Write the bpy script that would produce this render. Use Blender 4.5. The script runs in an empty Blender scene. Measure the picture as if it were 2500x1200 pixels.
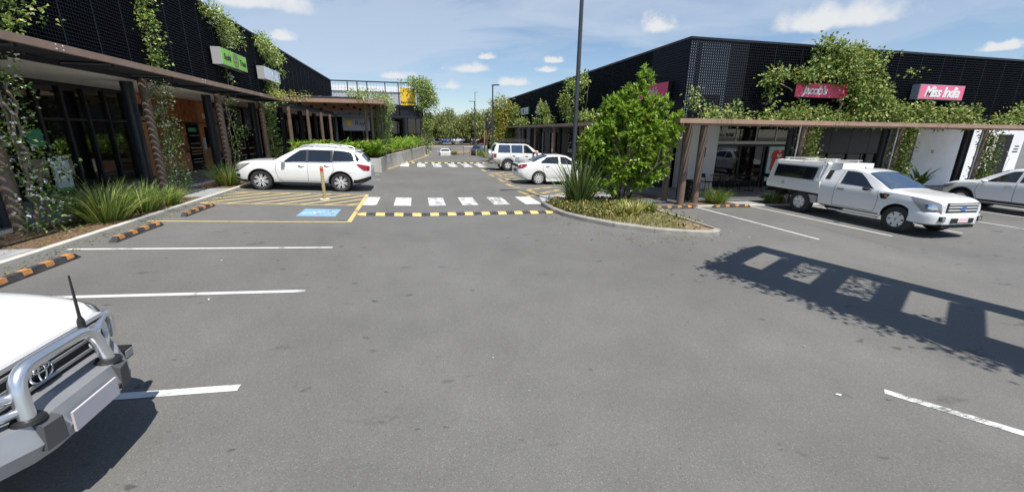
import bpy, bmesh, math, random
import numpy as np
from mathutils import Vector, Matrix
R = math.radians
scene = bpy.context.scene
col = scene.collection
random.seed(7)

# ------------------------------------------------------------------ camera
CAM_F, CAM_PITCH, CAM_ROLL, CAM_YAW, CAM_H = 991.0, R(15.72), R(0.65), R(13.1), 2.5
cd = bpy.data.cameras.new('camera'); cam = bpy.data.objects.new('camera', cd); col.objects.link(cam)
cd.sensor_fit = 'HORIZONTAL'; cd.sensor_width = 36.0; cd.lens = 36.0 * CAM_F / 2500.0
cd.clip_start = 0.05; cd.clip_end = 6000
_f = Vector((math.sin(CAM_YAW)*math.cos(CAM_PITCH), math.cos(CAM_YAW)*math.cos(CAM_PITCH), -math.sin(CAM_PITCH)))
_r0 = Vector((math.cos(CAM_YAW), -math.sin(CAM_YAW), 0)); _u0 = _r0.cross(_f)
_r = _r0*math.cos(CAM_ROLL) + _u0*math.sin(CAM_ROLL); _u = _u0*math.cos(CAM_ROLL) - _r0*math.sin(CAM_ROLL)
cam.matrix_world = Matrix(((_r.x, _u.x, -_f.x, 0), (_r.y, _u.y, -_f.y, 0), (_r.z, _u.z, -_f.z, CAM_H), (0, 0, 0, 1)))
scene.camera = cam

# ------------------------------------------------------------------ sky, sun, exposure
SUN_EL, SUN_AZ = R(64.0), R(165.0)            # azimuth clockwise from +Y
world = bpy.data.worlds.new('World'); scene.world = world; world.use_nodes = True; world.cycles.sampling_method = 'MANUAL'; world.cycles.sample_map_resolution = 256
nt = world.node_tree; N = nt.nodes; L = nt.links; N.clear()
def wn(t, **k):
    n = N.new(t)
    for a, b in k.items(): setattr(n, a, b)
    return n
out = wn('ShaderNodeOutputWorld'); bg = wn('ShaderNodeBackground'); bg.inputs['Strength'].default_value = 0.060
sky = wn('ShaderNodeTexSky', sky_type='NISHITA', sun_disc=False, sun_elevation=SUN_EL, sun_rotation=SUN_AZ,
         altitude=30.0, air_density=1.0, dust_density=0.05, ozone_density=4.5)
tc = wn('ShaderNodeTexCoord')
sep = wn('ShaderNodeSeparateXYZ'); L.new(tc.outputs['Generated'], sep.inputs[0])
def mth(op, a, b=None, c=None, clamp=False):
    n = wn('ShaderNodeMath', operation=op, use_clamp=clamp)
    for i, v in enumerate((a, b, c)):
        if v is None: continue
        if isinstance(v, (int, float)): n.inputs[i].default_value = v
        else: L.new(v, n.inputs[i])
    return n.outputs[0]
zc = mth('MAXIMUM', sep.outputs['Z'], 0.0)
den = mth('ADD', zc, 0.10)
px = mth('DIVIDE', sep.outputs['X'], den); py = mth('DIVIDE', sep.outputs['Y'], den)
cmb = wn('ShaderNodeCombineXYZ'); L.new(px, cmb.inputs[0]); L.new(py, cmb.inputs[1])
def wnoise(scale, detail, rough, dist, sx=1, sy=1, rot=0, off=0):
    mp = wn('ShaderNodeMapping'); mp.inputs['Scale'].default_value = (sx, sy, 1); mp.inputs['Rotation'].default_value = (0, 0, rot)
    mp.inputs['Location'].default_value = (off, off*.7, 0)
    L.new(cmb.outputs[0], mp.inputs['Vector'])
    n = wn('ShaderNodeTexNoise'); n.inputs['Scale'].default_value = scale; n.inputs['Detail'].default_value = detail
    n.inputs['Roughness'].default_value = rough; n.inputs['Distortion'].default_value = dist
    L.new(mp.outputs[0], n.inputs['Vector']); return n.outputs['Fac']
def ramp(v, a, b, hi=1.0):
    n = wn('ShaderNodeMapRange', interpolation_type='SMOOTHSTEP'); n.inputs['From Min'].default_value = a
    n.inputs['From Max'].default_value = b; n.inputs['To Max'].default_value = hi; L.new(v, n.inputs['Value']); return n.outputs[0]
# high veil (cirrus) streaks over the whole sky
veil = ramp(wnoise(0.42, 8, .55, .9, 1.0, 1.8, R(28), 4.2), .40, .80, .85)
# cumulus: a soft threshold on a billowy noise, with a second one lifting single puffs
cum = ramp(wnoise(1.15, 7, .55, .15, 1, 1, 0, 8.1), .66, .76, .7)
hz = wn('ShaderNodeMapRange', interpolation_type='SMOOTHERSTEP'); hz.inputs['From Min'].default_value = .30; hz.inputs['From Max'].default_value = -.02; hz.inputs['To Max'].default_value = .22; L.new(sep.outputs['Z'], hz.inputs['Value'])
veil = mth('MAXIMUM', veil, hz.outputs[0])          # moist air thickens the veil towards the horizon
mask = cum
# single fair-weather puffs, each at its own bearing in the sky
def puff(v, el_w, az_w, seed):
    d = Vector(v).normalized(); e = Vector((d.y, -d.x, 0)).normalized(); u = e.cross(d)
    dots = []
    for w in (e, u, d):
        n = wn('ShaderNodeVectorMath', operation='DOT_PRODUCT'); L.new(tc.outputs['Generated'], n.inputs[0]); n.inputs[1].default_value = w
        dots.append(n.outputs['Value'])
    a = mth('DIVIDE', dots[0], az_w); b = mth('DIVIDE', dots[1], el_w)
    b = mth('MULTIPLY', b, mth('ADD', 1.25, mth('MULTIPLY', mth('SIGN', b), -.55)))   # flat base, domed top
    rr = mth('SQRT', mth('ADD', mth('MULTIPLY', a, a), mth('MULTIPLY', b, b)))
    n = wn('ShaderNodeTexNoise'); n.inputs['Scale'].default_value = 1.0/az_w*1.2; n.inputs['Detail'].default_value = 6; n.inputs['Roughness'].default_value = .6
    mp = wn('ShaderNodeMapping'); mp.inputs['Location'].default_value = (seed, seed*2.1, 0); L.new(tc.outputs['Generated'], mp.inputs[0]); L.new(mp.outputs[0], n.inputs['Vector'])
    k = mth('SUBTRACT', mth('ADD', rr, mth('MULTIPLY', n.outputs['Fac'], 2.2)), 1.0)
    front = ramp(dots[2], .3, .5)
    m = wn('ShaderNodeMapRange', interpolation_type='SMOOTHSTEP'); m.inputs['From Min'].default_value = 1.0; m.inputs['From Max'].default_value = .35
    L.new(k, m.inputs['Value'])
    return mth('MULTIPLY', m.outputs[0], front), b
PUFFS = [  # bearing, half height and half width (radians), noise seed
    ((.129,.983,.133),.0150,.0634,1.0), ((.500,.840,.212),.0265,.0624,2.3), ((.727,.659,.193),.0320,.1233,3.1), ((.232,.967,.106),.0129,.0527,4.4),
    ((.079,.992,.096),.0116,.0436,5.2), ((.170,.973,.159),.0091,.0343,6.7), ((-.244,.954,.172),.0140,.0426,7.5), ((.312,.938,.153),.0091,.0343,8.9),
    ((-.037,.993,.113),.0113,.0619,9.4), ((-.292,.930,.224),.0283,.1225,10.2), ((.863,.488,.129),.0100,.0347,11.8), ((.292,.947,.133),.0081,.0346,12.9),
    ((-.9,.3,.25),.04,.12,12.6), ((.8,-.5,.4),.05,.14,13.1), ((-.5,-.8,.35),.05,.14,14.3)]
def wisp(v, el_w, az_w, tilt_, k_):
    d = Vector(v).normalized(); e = Vector((d.y, -d.x, 0)).normalized(); u = e.cross(d); e, u = e*math.cos(tilt_)+u*math.sin(tilt_), u*math.cos(tilt_)-e*math.sin(tilt_)
    dots = []
    for w in (e, u, d):
        n = wn('ShaderNodeVectorMath', operation='DOT_PRODUCT'); L.new(tc.outputs['Generated'], n.inputs[0]); n.inputs[1].default_value = w; dots.append(n.outputs['Value'])
    a = mth('DIVIDE', dots[0], az_w); b = mth('DIVIDE', dots[1], el_w); rr = mth('SQRT', mth('ADD', mth('MULTIPLY', a, a), mth('MULTIPLY', b, b)))
    cm = wn('ShaderNodeCombineXYZ'); L.new(mth('MULTIPLY', dots[0], 5.0), cm.inputs[0]); L.new(mth('MULTIPLY', dots[1], 22.0), cm.inputs[1]); cm.inputs[2].default_value = v[0]*9
    n = wn('ShaderNodeTexNoise'); n.inputs['Scale'].default_value = 1.0; n.inputs['Detail'].default_value = 8; n.inputs['Roughness'].default_value = .6; n.inputs['Distortion'].default_value = .5; L.new(cm.outputs[0], n.inputs['Vector'])
    s = mth('SUBTRACT', mth('ADD', n.outputs['Fac'], .42), mth('MULTIPLY', rr, .62))
    return mth('MULTIPLY', mth('MULTIPLY', ramp(s, .12, .62), ramp(dots[2], .3, .5)), k_)
for v, eh, aw, tl, k_ in (((-.10,.965,.19),.11,.42,R(8),.62), ((.80,.57,.18),.035,.26,R(16),.42), ((.36,.90,.22),.03,.22,R(20),.25), ((-.7,-.5,.5),.12,.4,R(10),.8), ((.5,-.7,.5),.1,.4,R(12),.7)):
    veil = mth('MAXIMUM', veil, wisp(v, eh, aw, tl, k_))
shade = None
for v, eh, aw, sd in PUFFS:
    m, b = puff(v, eh, aw, sd)
    mask = mth('MAXIMUM', mask, m)
vl = wn('ShaderNodeMix', data_type='RGBA'); L.new(veil, vl.inputs['Factor']); L.new(sky.outputs[0], vl.inputs[6]); vl.inputs[7].default_value = (5.1, 5.85, 6.9, 1)
cl = wn('ShaderNodeMix', data_type='RGBA'); L.new(mask, cl.inputs['Factor']); L.new(vl.outputs[2], cl.inputs[6]); cl.inputs[7].default_value = (6.6, 6.8, 7.0, 1)
L.new(cl.outputs[2], bg.inputs['Color']); L.new(bg.outputs[0], out.inputs['Surface'])

sd_ = bpy.data.lights.new('sun', 'SUN'); sun = bpy.data.objects.new('sun', sd_); col.objects.link(sun)
sd_.energy = 2.6; sd_.angle = R(0.53); sd_.color = (1.0, .955, .88)
_s = Vector((math.sin(SUN_AZ)*math.cos(SUN_EL), math.cos(SUN_AZ)*math.cos(SUN_EL), math.sin(SUN_EL)))
sun.rotation_euler = _s.to_track_quat('Z', 'Y').to_euler(); sun.location = (0, 0, 60)
vs = scene.view_settings; vs.view_transform = 'Standard'; vs.look = 'None'; vs.gamma = 1.0; vs.use_curve_mapping = False
vs.exposure = 1.0
scene.cycles.max_bounces = 8; scene.cycles.diffuse_bounces = 6; scene.cycles.transparent_max_bounces = 12
scene.cycles.use_denoising = True
scene.cycles.caustics_reflective = False; scene.cycles.caustics_refractive = False

# ------------------------------------------------------------------ helpers
def gz(x, y):
    z = -.045*max(x, -6.7) if x < 0 else -.0125*min(x, 45.0)
    if y > 44:
        t = min((y-44)/13, 1.0); z = z*(1-t) - 1.4*(t*t*(3-2*t))
        if y > 66: t = min((y-66)/10, 1.0); z += .5*(t*t*(3-2*t))
    return z

class MB:
    """collects faces, builds ONE mesh object"""
    def __init__(s): s.v = []; s.f = []; s.m = []; s.mi = 0
    def add(s, vs, fs):
        o = len(s.v); s.v += [tuple(p) for p in vs]
        for f in fs: s.f.append(tuple(i+o for i in f)); s.m.append(s.mi)
        return s
    def box(s, x0, x1, y0, y1, z0, z1):
        if x0 > x1: x0, x1 = x1, x0
        if y0 > y1: y0, y1 = y1, y0
        if z0 > z1: z0, z1 = z1, z0
        return s.add([(x0,y0,z0),(x1,y0,z0),(x1,y1,z0),(x0,y1,z0),(x0,y0,z1),(x1,y0,z1),(x1,y1,z1),(x0,y1,z1)],
                     [(0,3,2,1),(4,5,6,7),(0,1,5,4),(1,2,6,5),(2,3,7,6),(3,0,4,7)])
    def quad(s, a, b, c, d): return s.add([a,b,c,d], [(0,1,2,3)])
    def prism(s, poly, z0, z1):
        """poly: list of (x,y) ccw; z0/z1 number or function"""
        n = len(poly); f0 = z0 if callable(z0) else (lambda x,y: z0); f1 = z1 if callable(z1) else (lambda x,y: z1)
        vs = [(x,y,f0(x,y)) for x,y in poly] + [(x,y,f1(x,y)) for x,y in poly]
        fs = [tuple(range(n-1,-1,-1)), tuple(range(n,2*n))] + [(i,(i+1)%n,n+(i+1)%n,n+i) for i in range(n)]
        return s.add(vs, fs)
    def tube(s, pts, r, n=10, closed=False, cap=True):
        pts = [Vector(p) for p in pts]; rs = r if isinstance(r, (list, tuple)) else [r]*len(pts)
        rings = []; prev = None; m = len(pts)
        for i, p in enumerate(pts):
            if closed: t = (pts[(i+1)%m]-pts[i-1]).normalized()
            else: t = (pts[min(i+1,m-1)]-pts[max(i-1,0)]).normalized()
            if prev is None:
                a = Vector((0,0,1)) if abs(t.z) < .9 else Vector((1,0,0)); u = t.cross(a).normalized()
            else: u = (prev - t*prev.dot(t)).normalized()
            prev = u; w = t.cross(u)
            rings.append([p + (u*math.cos(2*math.pi*k/n) + w*math.sin(2*math.pi*k/n))*rs[i] for k in range(n)])
        vs = [q for rg in rings for q in rg]; fs = []
        for i in range(m if closed else m-1):
            a, b = i*n, ((i+1)%m)*n
            fs += [(a+k, a+(k+1)%n, b+(k+1)%n, b+k) for k in range(n)]
        if cap and not closed: fs += [tuple(range(n-1,-1,-1)), tuple(range((m-1)*n, m*n))]
        return s.add(vs, fs)
    def lathe(s, prof, n=24, axis='Z', at=(0,0,0), caps=True):
        """prof: (radius, height) list"""
        vs = []; m = len(prof)
        for r, h in prof:
            for k in range(n):
                a = 2*math.pi*k/n; c, q = r*math.cos(a), r*math.sin(a)
                p = (c,q,h) if axis=='Z' else ((h,c,q) if axis=='X' else (q,h,c))
                vs.append((p[0]+at[0], p[1]+at[1], p[2]+at[2]))
        fs = [(i*n+k, i*n+(k+1)%n, (i+1)*n+(k+1)%n, (i+1)*n+k) for i in range(m-1) for k in range(n)]
        if caps: fs += [tuple(range(n-1,-1,-1)), tuple(range((m-1)*n, m*n))]
        return s.add(vs, fs)
    def grid(s, P, close=False):
        """P[i][j] points"""
        nr, nc = len(P), len(P[0])
        return s.add([p for r in P for p in r], [(i*nc+j, i*nc+j+1, (i+1)*nc+j+1, (i+1)*nc+j) for i in range(nr-1) for j in range(nc-1)])
    def mesh(s, name, mats, smooth=None):
        me = bpy.data.meshes.new(name); me.from_pydata(s.v, [], s.f)
        for m in (mats if isinstance(mats, (list, tuple)) else [mats]): me.materials.append(m)
        if any(s.m): me.polygons.foreach_set('material_index', s.m)
        fix_normals(me)
        if smooth is not None: smooth_mesh(me, smooth)
        me.update(); return me
    def build(s, name, mats, parent=None, smooth=None, loc=None):
        return link(name, s.mesh(name, mats, smooth), parent, loc)
def fix_normals(me):
    bm = bmesh.new(); bm.from_mesh(me); bmesh.ops.recalc_face_normals(bm, faces=bm.faces); bm.to_mesh(me); bm.free()
def smooth_mesh(me, ang=35):
    me.polygons.foreach_set('use_smooth', [True]*len(me.polygons))
    me.set_sharp_from_angle(angle=R(ang))
def link(name, me, parent=None, loc=None):
    o = bpy.data.objects.new(name, me); col.objects.link(o)
    if parent is not None: o.parent = parent
    if loc is not None: o.location = loc
    return o
def empty(name, loc=(0,0,0), rz=0.0, label=None, cat=None, group=None):
    o = bpy.data.objects.new(name, None); col.objects.link(o); o.location = loc; o.rotation_euler = (0,0,rz); o.empty_display_size = .3
    if label: tag(o, label, cat, group)
    return o
def tag(o, label=None, cat=None, group=None, kind=None):
    if label: o['label'] = label
    if cat: o['category'] = cat
    if group: o['group'] = group
    if kind: o['kind'] = kind
    return o
def copy_tree(o, parent=None):
    c = o.copy(); col.objects.link(c); c.parent = parent
    if parent is not None: c.matrix_parent_inverse = o.matrix_parent_inverse
    for ch in o.children: copy_tree(ch, c)
    return c
def text_mesh(body, size, depth=.01, shear=0.0, spacing=1.0, offset=0.0):
    cu = bpy.data.curves.new('lettering', 'FONT'); cu.body = body; cu.size = size; cu.extrude = depth/2; cu.shear = shear
    cu.align_x = 'CENTER'; cu.align_y = 'CENTER'; cu.space_character = spacing; cu.offset = offset; cu.resolution_u = 3
    o = bpy.data.objects.new('lettering', cu); col.objects.link(o)
    me = bpy.data.meshes.new_from_object(o.evaluated_get(bpy.context.evaluated_depsgraph_get()))
    bpy.data.objects.remove(o); bpy.data.curves.remove(cu); return me
def text_part(body, size, mat, parent, loc, facing, depth=.01, shear=0., spacing=1., name='lettering', offset=0., roll=0.):
    """facing '-Y' (read from -Y side), '+X', '-X', or 'UP'"""
    me = text_mesh(body, size, depth, shear, spacing, offset); me.materials.clear(); me.materials.append(mat)
    o = link(name, me, parent, loc)
    o.rotation_euler = {'-Y': (R(90), roll, 0), '+X': (R(90), 0, R(90)), '-X': (R(90), 0, R(-90))}[facing]
    return o

# ------------------------------------------------------------------ materials
MATS = {}
def pm(name, c, rough=.6, metal=0., spec=.5, var=0., vs=4., c2=None, bump=0., bs=60., coat=0., island=0., fine=0., fs=200., vdetail=4.):
    g = min(1.28, max(1.0, .86/max(c))); c = tuple(v*g for v in c); c2 = tuple(v*g for v in c2) if c2 else None
    m = bpy.data.materials.new(name); m.use_nodes = True; t = m.node_tree; n = t.nodes; l = t.links
    b = n['Principled BSDF']; b.inputs['Base Color'].default_value = (*c, 1); b.inputs['Roughness'].default_value = rough
    b.inputs['Metallic'].default_value = metal; b.inputs['Specular IOR Level'].default_value = spec; b.inputs['Coat Weight'].default_value = coat
    b.inputs['Coat Roughness'].default_value = .04
    co = n.new('ShaderNodeTexCoord'); cur = None
    def noise(scale, det=4., rg=.6):
        q = n.new('ShaderNodeTexNoise'); q.inputs['Scale'].default_value = scale; q.inputs['Detail'].default_value = det; q.inputs['Roughness'].default_value = rg
        l.new(co.outputs['Object'], q.inputs['Vector']); return q.outputs['Fac']
    def mix(f, A, B, mode='MIX'):
        q = n.new('ShaderNodeMix'); q.data_type = 'RGBA'; q.blend_type = mode
        if isinstance(f, float): q.inputs[0].default_value = f
        else: l.new(f, q.inputs[0])
        for i, v in ((6, A), (7, B)):
            if isinstance(v, tuple): q.inputs[i].default_value = (*v, 1)
            else: l.new(v, q.inputs[i])
        return q.outputs[2]
    def rng(v, a, b2, lo=0., hi=1.):
        q = n.new('ShaderNodeMapRange'); q.inputs[1].default_value = a; q.inputs[2].default_value = b2; q.inputs[3].default_value = lo; q.inputs[4].default_value = hi
        l.new(v, q.inputs[0]); return q.outputs[0]
    if var or c2:
        B = c2 or tuple(min(1, v*(1+var)) for v in c); A = c if c2 else tuple(v*(1-var) for v in c)
        cur = mix(rng(noise(vs, vdetail), .32, .68), A, B)
    if fine:
        k = rng(noise(fs, 2.), .3, .7, 1-fine, 1+fine)
        q = n.new('ShaderNodeVectorMath'); q.operation = 'SCALE'
        if cur is None: q.inputs[0].default_value = c
        else: l.new(cur, q.inputs[0])
        l.new(k, q.inputs['Scale']); cur = q.outputs[0]
    if island:
        g = n.new('ShaderNodeNewGeometry'); k = rng(g.outputs['Random Per Island'], 0, 1, 1-island, 1+island)
        q = n.new('ShaderNodeVectorMath'); q.operation = 'SCALE'
        if cur is None: q.inputs[0].default_value = c
        else: l.new(cur, q.inputs[0])
        l.new(k, q.inputs['Scale']); cur = q.outputs[0]
    if cur is not None: l.new(cur, b.inputs['Base Color'])
    if bump:
        q = n.new('ShaderNodeBump'); q.inputs['Strength'].default_value = bump; q.inputs['Distance'].default_value = .02
        l.new(noise(bs, 5.), q.inputs['Height']); l.new(q.outputs[0], b.inputs['Normal'])
    MATS[name] = m; return m
def leaf_mat(name, stops, rough=.45, trans=.25, spec=.5):
    m = bpy.data.materials.new(name); m.use_nodes = True; t = m.node_tree; n = t.nodes; l = t.links
    b = n['Principled BSDF']; g = n.new('ShaderNodeNewGeometry'); r = n.new('ShaderNodeValToRGB'); e = r.color_ramp.elements
    while len(e) < len(stops): e.new(.5)
    for i, (p, c) in enumerate(stops): e[i].position = p; e[i].color = (*[min(.8, v*1.22) for v in c], 1)
    l.new(g.outputs['Random Per Island'], r.inputs[0]); l.new(r.outputs[0], b.inputs['Base Color'])
    b.inputs['Roughness'].default_value = rough; b.inputs['Specular IOR Level'].default_value = spec
    tr = n.new('ShaderNodeBsdfTranslucent'); hs = n.new('ShaderNodeHueSaturation'); hs.inputs['Value'].default_value = 1.5; hs.inputs['Hue'].default_value = .48
    l.new(r.outputs[0], hs.inputs['Color']); l.new(hs.outputs[0], tr.inputs['Color'])
    mx = n.new('ShaderNodeMixShader'); mx.inputs[0].default_value = trans; l.new(b.outputs[0], mx.inputs[1]); l.new(tr.outputs[0], mx.inputs[2])
    l.new(mx.outputs[0], n['Material Output'].inputs['Surface']); MATS[name] = m; return m
def worn_paint(name, c, wear=.45, under=(.165,.16,.15)):
    """road paint: scuffed in streaks so that the asphalt grain shows through"""
    m = bpy.data.materials.new(name); m.use_nodes = True; t = m.node_tree; n = t.nodes; l = t.links; b = n['Principled BSDF']
    co = n.new('ShaderNodeTexCoord')
    def noise(s, d, vec=(1,1,1)):
        mp = n.new('ShaderNodeMapping'); mp.inputs['Scale'].default_value = vec; l.new(co.outputs['Object'], mp.inputs[0])
        q = n.new('ShaderNodeTexNoise'); q.inputs['Scale'].default_value = s; q.inputs['Detail'].default_value = d; q.inputs['Roughness'].default_value = .65
        l.new(mp.outputs[0], q.inputs['Vector']); return q.outputs['Fac']
    def add(a, k, b2):
        q = n.new('ShaderNodeMath'); q.operation = 'MULTIPLY_ADD'; l.new(a, q.inputs[0]); q.inputs[1].default_value = k
        if isinstance(b2, float): q.inputs[2].default_value = b2
        else: l.new(b2, q.inputs[2])
        return q.outputs[0]
    s = add(noise(2.2, 2., (1.6,.5,1)), 1.0, add(noise(26., 3., (.25,1.4,1)), .8, add(noise(95., 3.), .6, 0.0)))
    q = n.new('ShaderNodeMapRange'); q.inputs[1].default_value = 1.62-wear*.55; q.inputs[2].default_value = 1.86-wear*.55; l.new(s, q.inputs[0])
    mx = n.new('ShaderNodeMix'); mx.data_type = 'RGBA'; l.new(q.outputs[0], mx.inputs[0]); mx.inputs[6].default_value = (*c, 1); mx.inputs[7].default_value = (*under, 1)
    l.new(mx.outputs[2], b.inputs['Base Color']); b.inputs['Roughness'].default_value = .7; MATS[name] = m; return m
def glass_mat(name, tint=(.02,.025,.03), rough=.03, mixv=.55):
    """dark tinted pane: clear enough to see the room behind it, with the sky and street reflected in it"""
    m = bpy.data.materials.new(name); m.use_nodes = True; t = m.node_tree; n = t.nodes; l = t.links; n.remove(n['Principled BSDF'])
    tr = n.new('ShaderNodeBsdfTransparent'); tr.inputs[0].default_value = (*[min(1, .25+v*4) for v in tint], 1)
    df = n.new('ShaderNodeBsdfDiffuse'); df.inputs[0].default_value = (*tint, 1)
    gl = n.new('ShaderNodeBsdfGlossy'); gl.inputs['Roughness'].default_value = rough; gl.inputs[0].default_value = (1,1,1,1)
    fr = n.new('ShaderNodeFresnel'); fr.inputs[0].default_value = 1.55
    a = n.new('ShaderNodeMixShader'); a.inputs[0].default_value = mixv; l.new(tr.outputs[0], a.inputs[1]); l.new(df.outputs[0], a.inputs[2])
    mm = n.new('ShaderNodeMath'); mm.operation = 'MULTIPLY_ADD'; l.new(fr.outputs[0], mm.inputs[0]); mm.inputs[1].default_value = .85; mm.inputs[2].default_value = .03; mm.use_clamp = True
    b = n.new('ShaderNodeMixShader'); l.new(mm.outputs[0], b.inputs[0]); l.new(a.outputs[0], b.inputs[1]); l.new(gl.outputs[0], b.inputs[2])
    l.new(b.outputs[0], n['Material Output'].inputs['Surface']); MATS[name] = m; return m

def asphalt_mat():
    m = bpy.data.materials.new('asphalt'); m.use_nodes = True; t = m.node_tree; n = t.nodes; l = t.links; b = n['Principled BSDF']
    co = n.new('ShaderNodeTexCoord')
    def noise(s, d, rg=.6, vec=(1,1,1), dist=0.):
        mp = n.new('ShaderNodeMapping'); mp.inputs['Scale'].default_value = vec; l.new(co.outputs['Object'], mp.inputs[0])
        q = n.new('ShaderNodeTexNoise'); q.inputs['Scale'].default_value = s; q.inputs['Detail'].default_value = d; q.inputs['Roughness'].default_value = rg
        q.inputs['Distortion'].default_value = dist; l.new(mp.outputs[0], q.inputs['Vector']); return q.outputs['Fac']
    def rng(v, a, b2, lo, hi, sm=False):
        q = n.new('ShaderNodeMapRange'); q.inputs[1].default_value = a; q.inputs[2].default_value = b2; q.inputs[3].default_value = lo; q.inputs[4].default_value = hi
        if sm: q.interpolation_type = 'SMOOTHSTEP'
        l.new(v, q.inputs[0]); return q.outputs[0]
    def mul(a, b2):
        q = n.new('ShaderNodeMath'); q.operation = 'MULTIPLY'; l.new(a, q.inputs[0]); l.new(b2, q.inputs[1]); return q.outputs[0]
    v = rng(noise(.22, 5.), .3, .7, .83, 1.13)
    v = mul(v, rng(noise(1.7, 4.), .3, .7, .95, 1.05))
    v = mul(v, rng(noise(110., 3., .75), .25, .75, .86, 1.14))       # aggregate
    vo = n.new('ShaderNodeTexVoronoi'); vo.inputs['Scale'].default_value = 120.; l.new(co.outputs['Object'], vo.inputs['Vector'])
    spk = n.new('ShaderNodeSeparateColor'); l.new(vo.outputs['Color'], spk.inputs[0])
    v = mul(v, rng(spk.outputs[0], .84, 1.0, 1.0, 1.45))            # pale stone chips
    v = mul(v, rng(spk.outputs[1], .86, 1.0, 1.0, .70))             # dark ones
    # oil drips where cars stand
    v = mul(v, rng(noise(1.1, 5., .62, (1, 1.9, 1)), .63, .72, 1.0, .62, True))
    v = mul(v, rng(noise(3.2, 3., .5, (1, 1.6, 1)), .69, .74, 1.0, .58, True))
    v = mul(v, rng(noise(.5, 6., .65, (2.2, .35, 1), .5), .60, .78, 1.0, .86, True))   # tyre-dark lanes
    q = n.new('ShaderNodeVectorMath'); q.operation = 'SCALE'; q.inputs[0].default_value = (.173, .169, .158); l.new(v, q.inputs['Scale'])
    l.new(q.outputs[0], b.inputs['Base Color']); b.inputs['Roughness'].default_value = .82; b.inputs['Specular IOR Level'].default_value = .3
    bp = n.new('ShaderNodeBump'); bp.inputs['Strength'].default_value = .35; bp.inputs['Distance'].default_value = .006
    l.new(noise(90., 4., .7), bp.inputs['Height']); l.new(bp.outputs[0], b.inputs['Normal'])
    MATS['asphalt'] = m; return m
asphalt_mat()
worn_paint('line_white', (.72,.72,.69), .62); worn_paint('line_white_worn', (.72,.72,.70), .84); worn_paint('line_yellow', (.72,.55,.22), .55)
worn_paint('line_yellow_worn', (.66,.47,.15), .8); worn_paint('bay_blue', (.24,.47,.78), .3)
pm('black_paint', (.012,.013,.016), .45, var=.25, vs=3.); pm('screen_black', (.008,.0095,.014), .6, spec=.3); pm('backing_black', (.006,.007,.010), .8)
pm('brown_steel', (.30,.195,.14), .5, var=.12, vs=2., fine=.06); pm('brown_post', (.15,.105,.082), .5, var=.15, vs=3.)
pm('joint_dark', (.098,.096,.092), .85); pm('charcoal', (.022,.026,.034), .35, var=.15); pm('soffit', (.90,.88,.80), .7, var=.05, vs=1.5); pm('white_wall', (.90,.905,.91), .6, var=.05, vs=1.2)
pm('pale_trim', (.55,.54,.51), .5); pm('timber_red', (.34,.115,.045), .5, var=.35, vs=3., fine=.12, fs=40.); pm('timber_plain', (.46,.19,.08), .5, var=.15, vs=2., fine=.05)
pm('timber_soffit', (.30,.14,.07), .55, var=.3, vs=2.5); pm('concrete', (.40,.385,.35), .75, var=.14, vs=2.2, fine=.06, bump=.15, bs=40., vdetail=7.)
pm('kerb_concrete', (.30,.285,.25), .8, var=.18, vs=4., fine=.08, bump=.2); pm('kerb_pale', (.50,.48,.43), .75, var=.12, vs=3., fine=.05)
pm('paver_grey', (.30,.31,.31), .75, var=.12, vs=2., fine=.08); pm('paver_dark', (.10,.10,.105), .7, var=.2, vs=1.5, fine=.1)
pm('footpath', (.22,.22,.225), .7, var=.12, vs=1.1, fine=.06); pm('path_pale', (.34,.345,.35), .75, var=.12, vs=1.2, fine=.07)
pm('mulch', (.085,.050,.030), .9, c2=(.20,.13,.08), vs=30., bump=.8, bs=70.); pm('soil_grass', (.13,.095,.05), .9, c2=(.30,.21,.14), vs=3., bump=.5, bs=50.)
pm('rubber_black', (.020,.020,.022), .75, c2=(.065,.062,.058), vs=7., vdetail=8.); pm('stop_orange', (.62,.27,.07), .6, c2=(.30,.15,.06), vs=9., vdetail=8.); pm('hump_yellow', (.72,.48,.17), .65, var=.2, vs=8., fine=.1)
pm('car_white', (.80,.81,.80), .22, spec=.5, coat=.6); pm('car_white_b', (.78,.79,.80), .25, coat=.5); pm('car_silver', (.45,.46,.46), .3, metal=.5, coat=.4)
pm('car_red', (.45,.02,.02), .25, coat=.6); pm('car_dark', (.02,.025,.035), .25, coat=.6); pm('car_plum', (.05,.02,.05), .25, coat=.6); pm('car_blue', (.03,.06,.22), .25, coat=.6)
pm('trim_black', (.014,.014,.015), .55); pm('seam_dark', (.10,.10,.10), .7); pm('tyre', (.030,.030,.030), .8, var=.2, vs=12.)
pm('alloy', (.62,.62,.63), .35, metal=.35); pm('alloy_dark', (.05,.05,.055), .4, metal=.6); pm('chrome', (.75,.76,.78), .12, metal=1.); pm('steel_bar', (.66,.67,.69), .28, metal=.9, var=.08, vs=3.); pm('alloy_channel', (.34,.35,.37), .38, metal=.5, var=.1, vs=3.); pm('buffer_grey', (.07,.07,.075), .6)
pm('lamp_red', (.25,.008,.012), .15, coat=.8); pm('lamp_clear', (.24,.25,.26), .10, coat=.9); pm('lamp_amber', (.6,.2,.03), .2, coat=.5); pm('plate', (.50,.47,.50), .5); pm('plate_pink', (.68,.50,.50), .55)
pm('car_glass', (.012,.015,.018), .04, spec=.9, coat=.5); pm('car_glass_blue', (.03,.05,.085), .05, spec=.9, coat=.5)
pm('sign_green', (.33,.72,.07), .4); pm('sign_white', (.74,.78,.84), .4, var=.06, vs=2.); pm('sign_pink', (.66,.055,.13), .4); pm('sign_pink_b', (.66,.14,.24), .4); pm('sign_yellow', (.92,.60,.045), .4)
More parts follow.
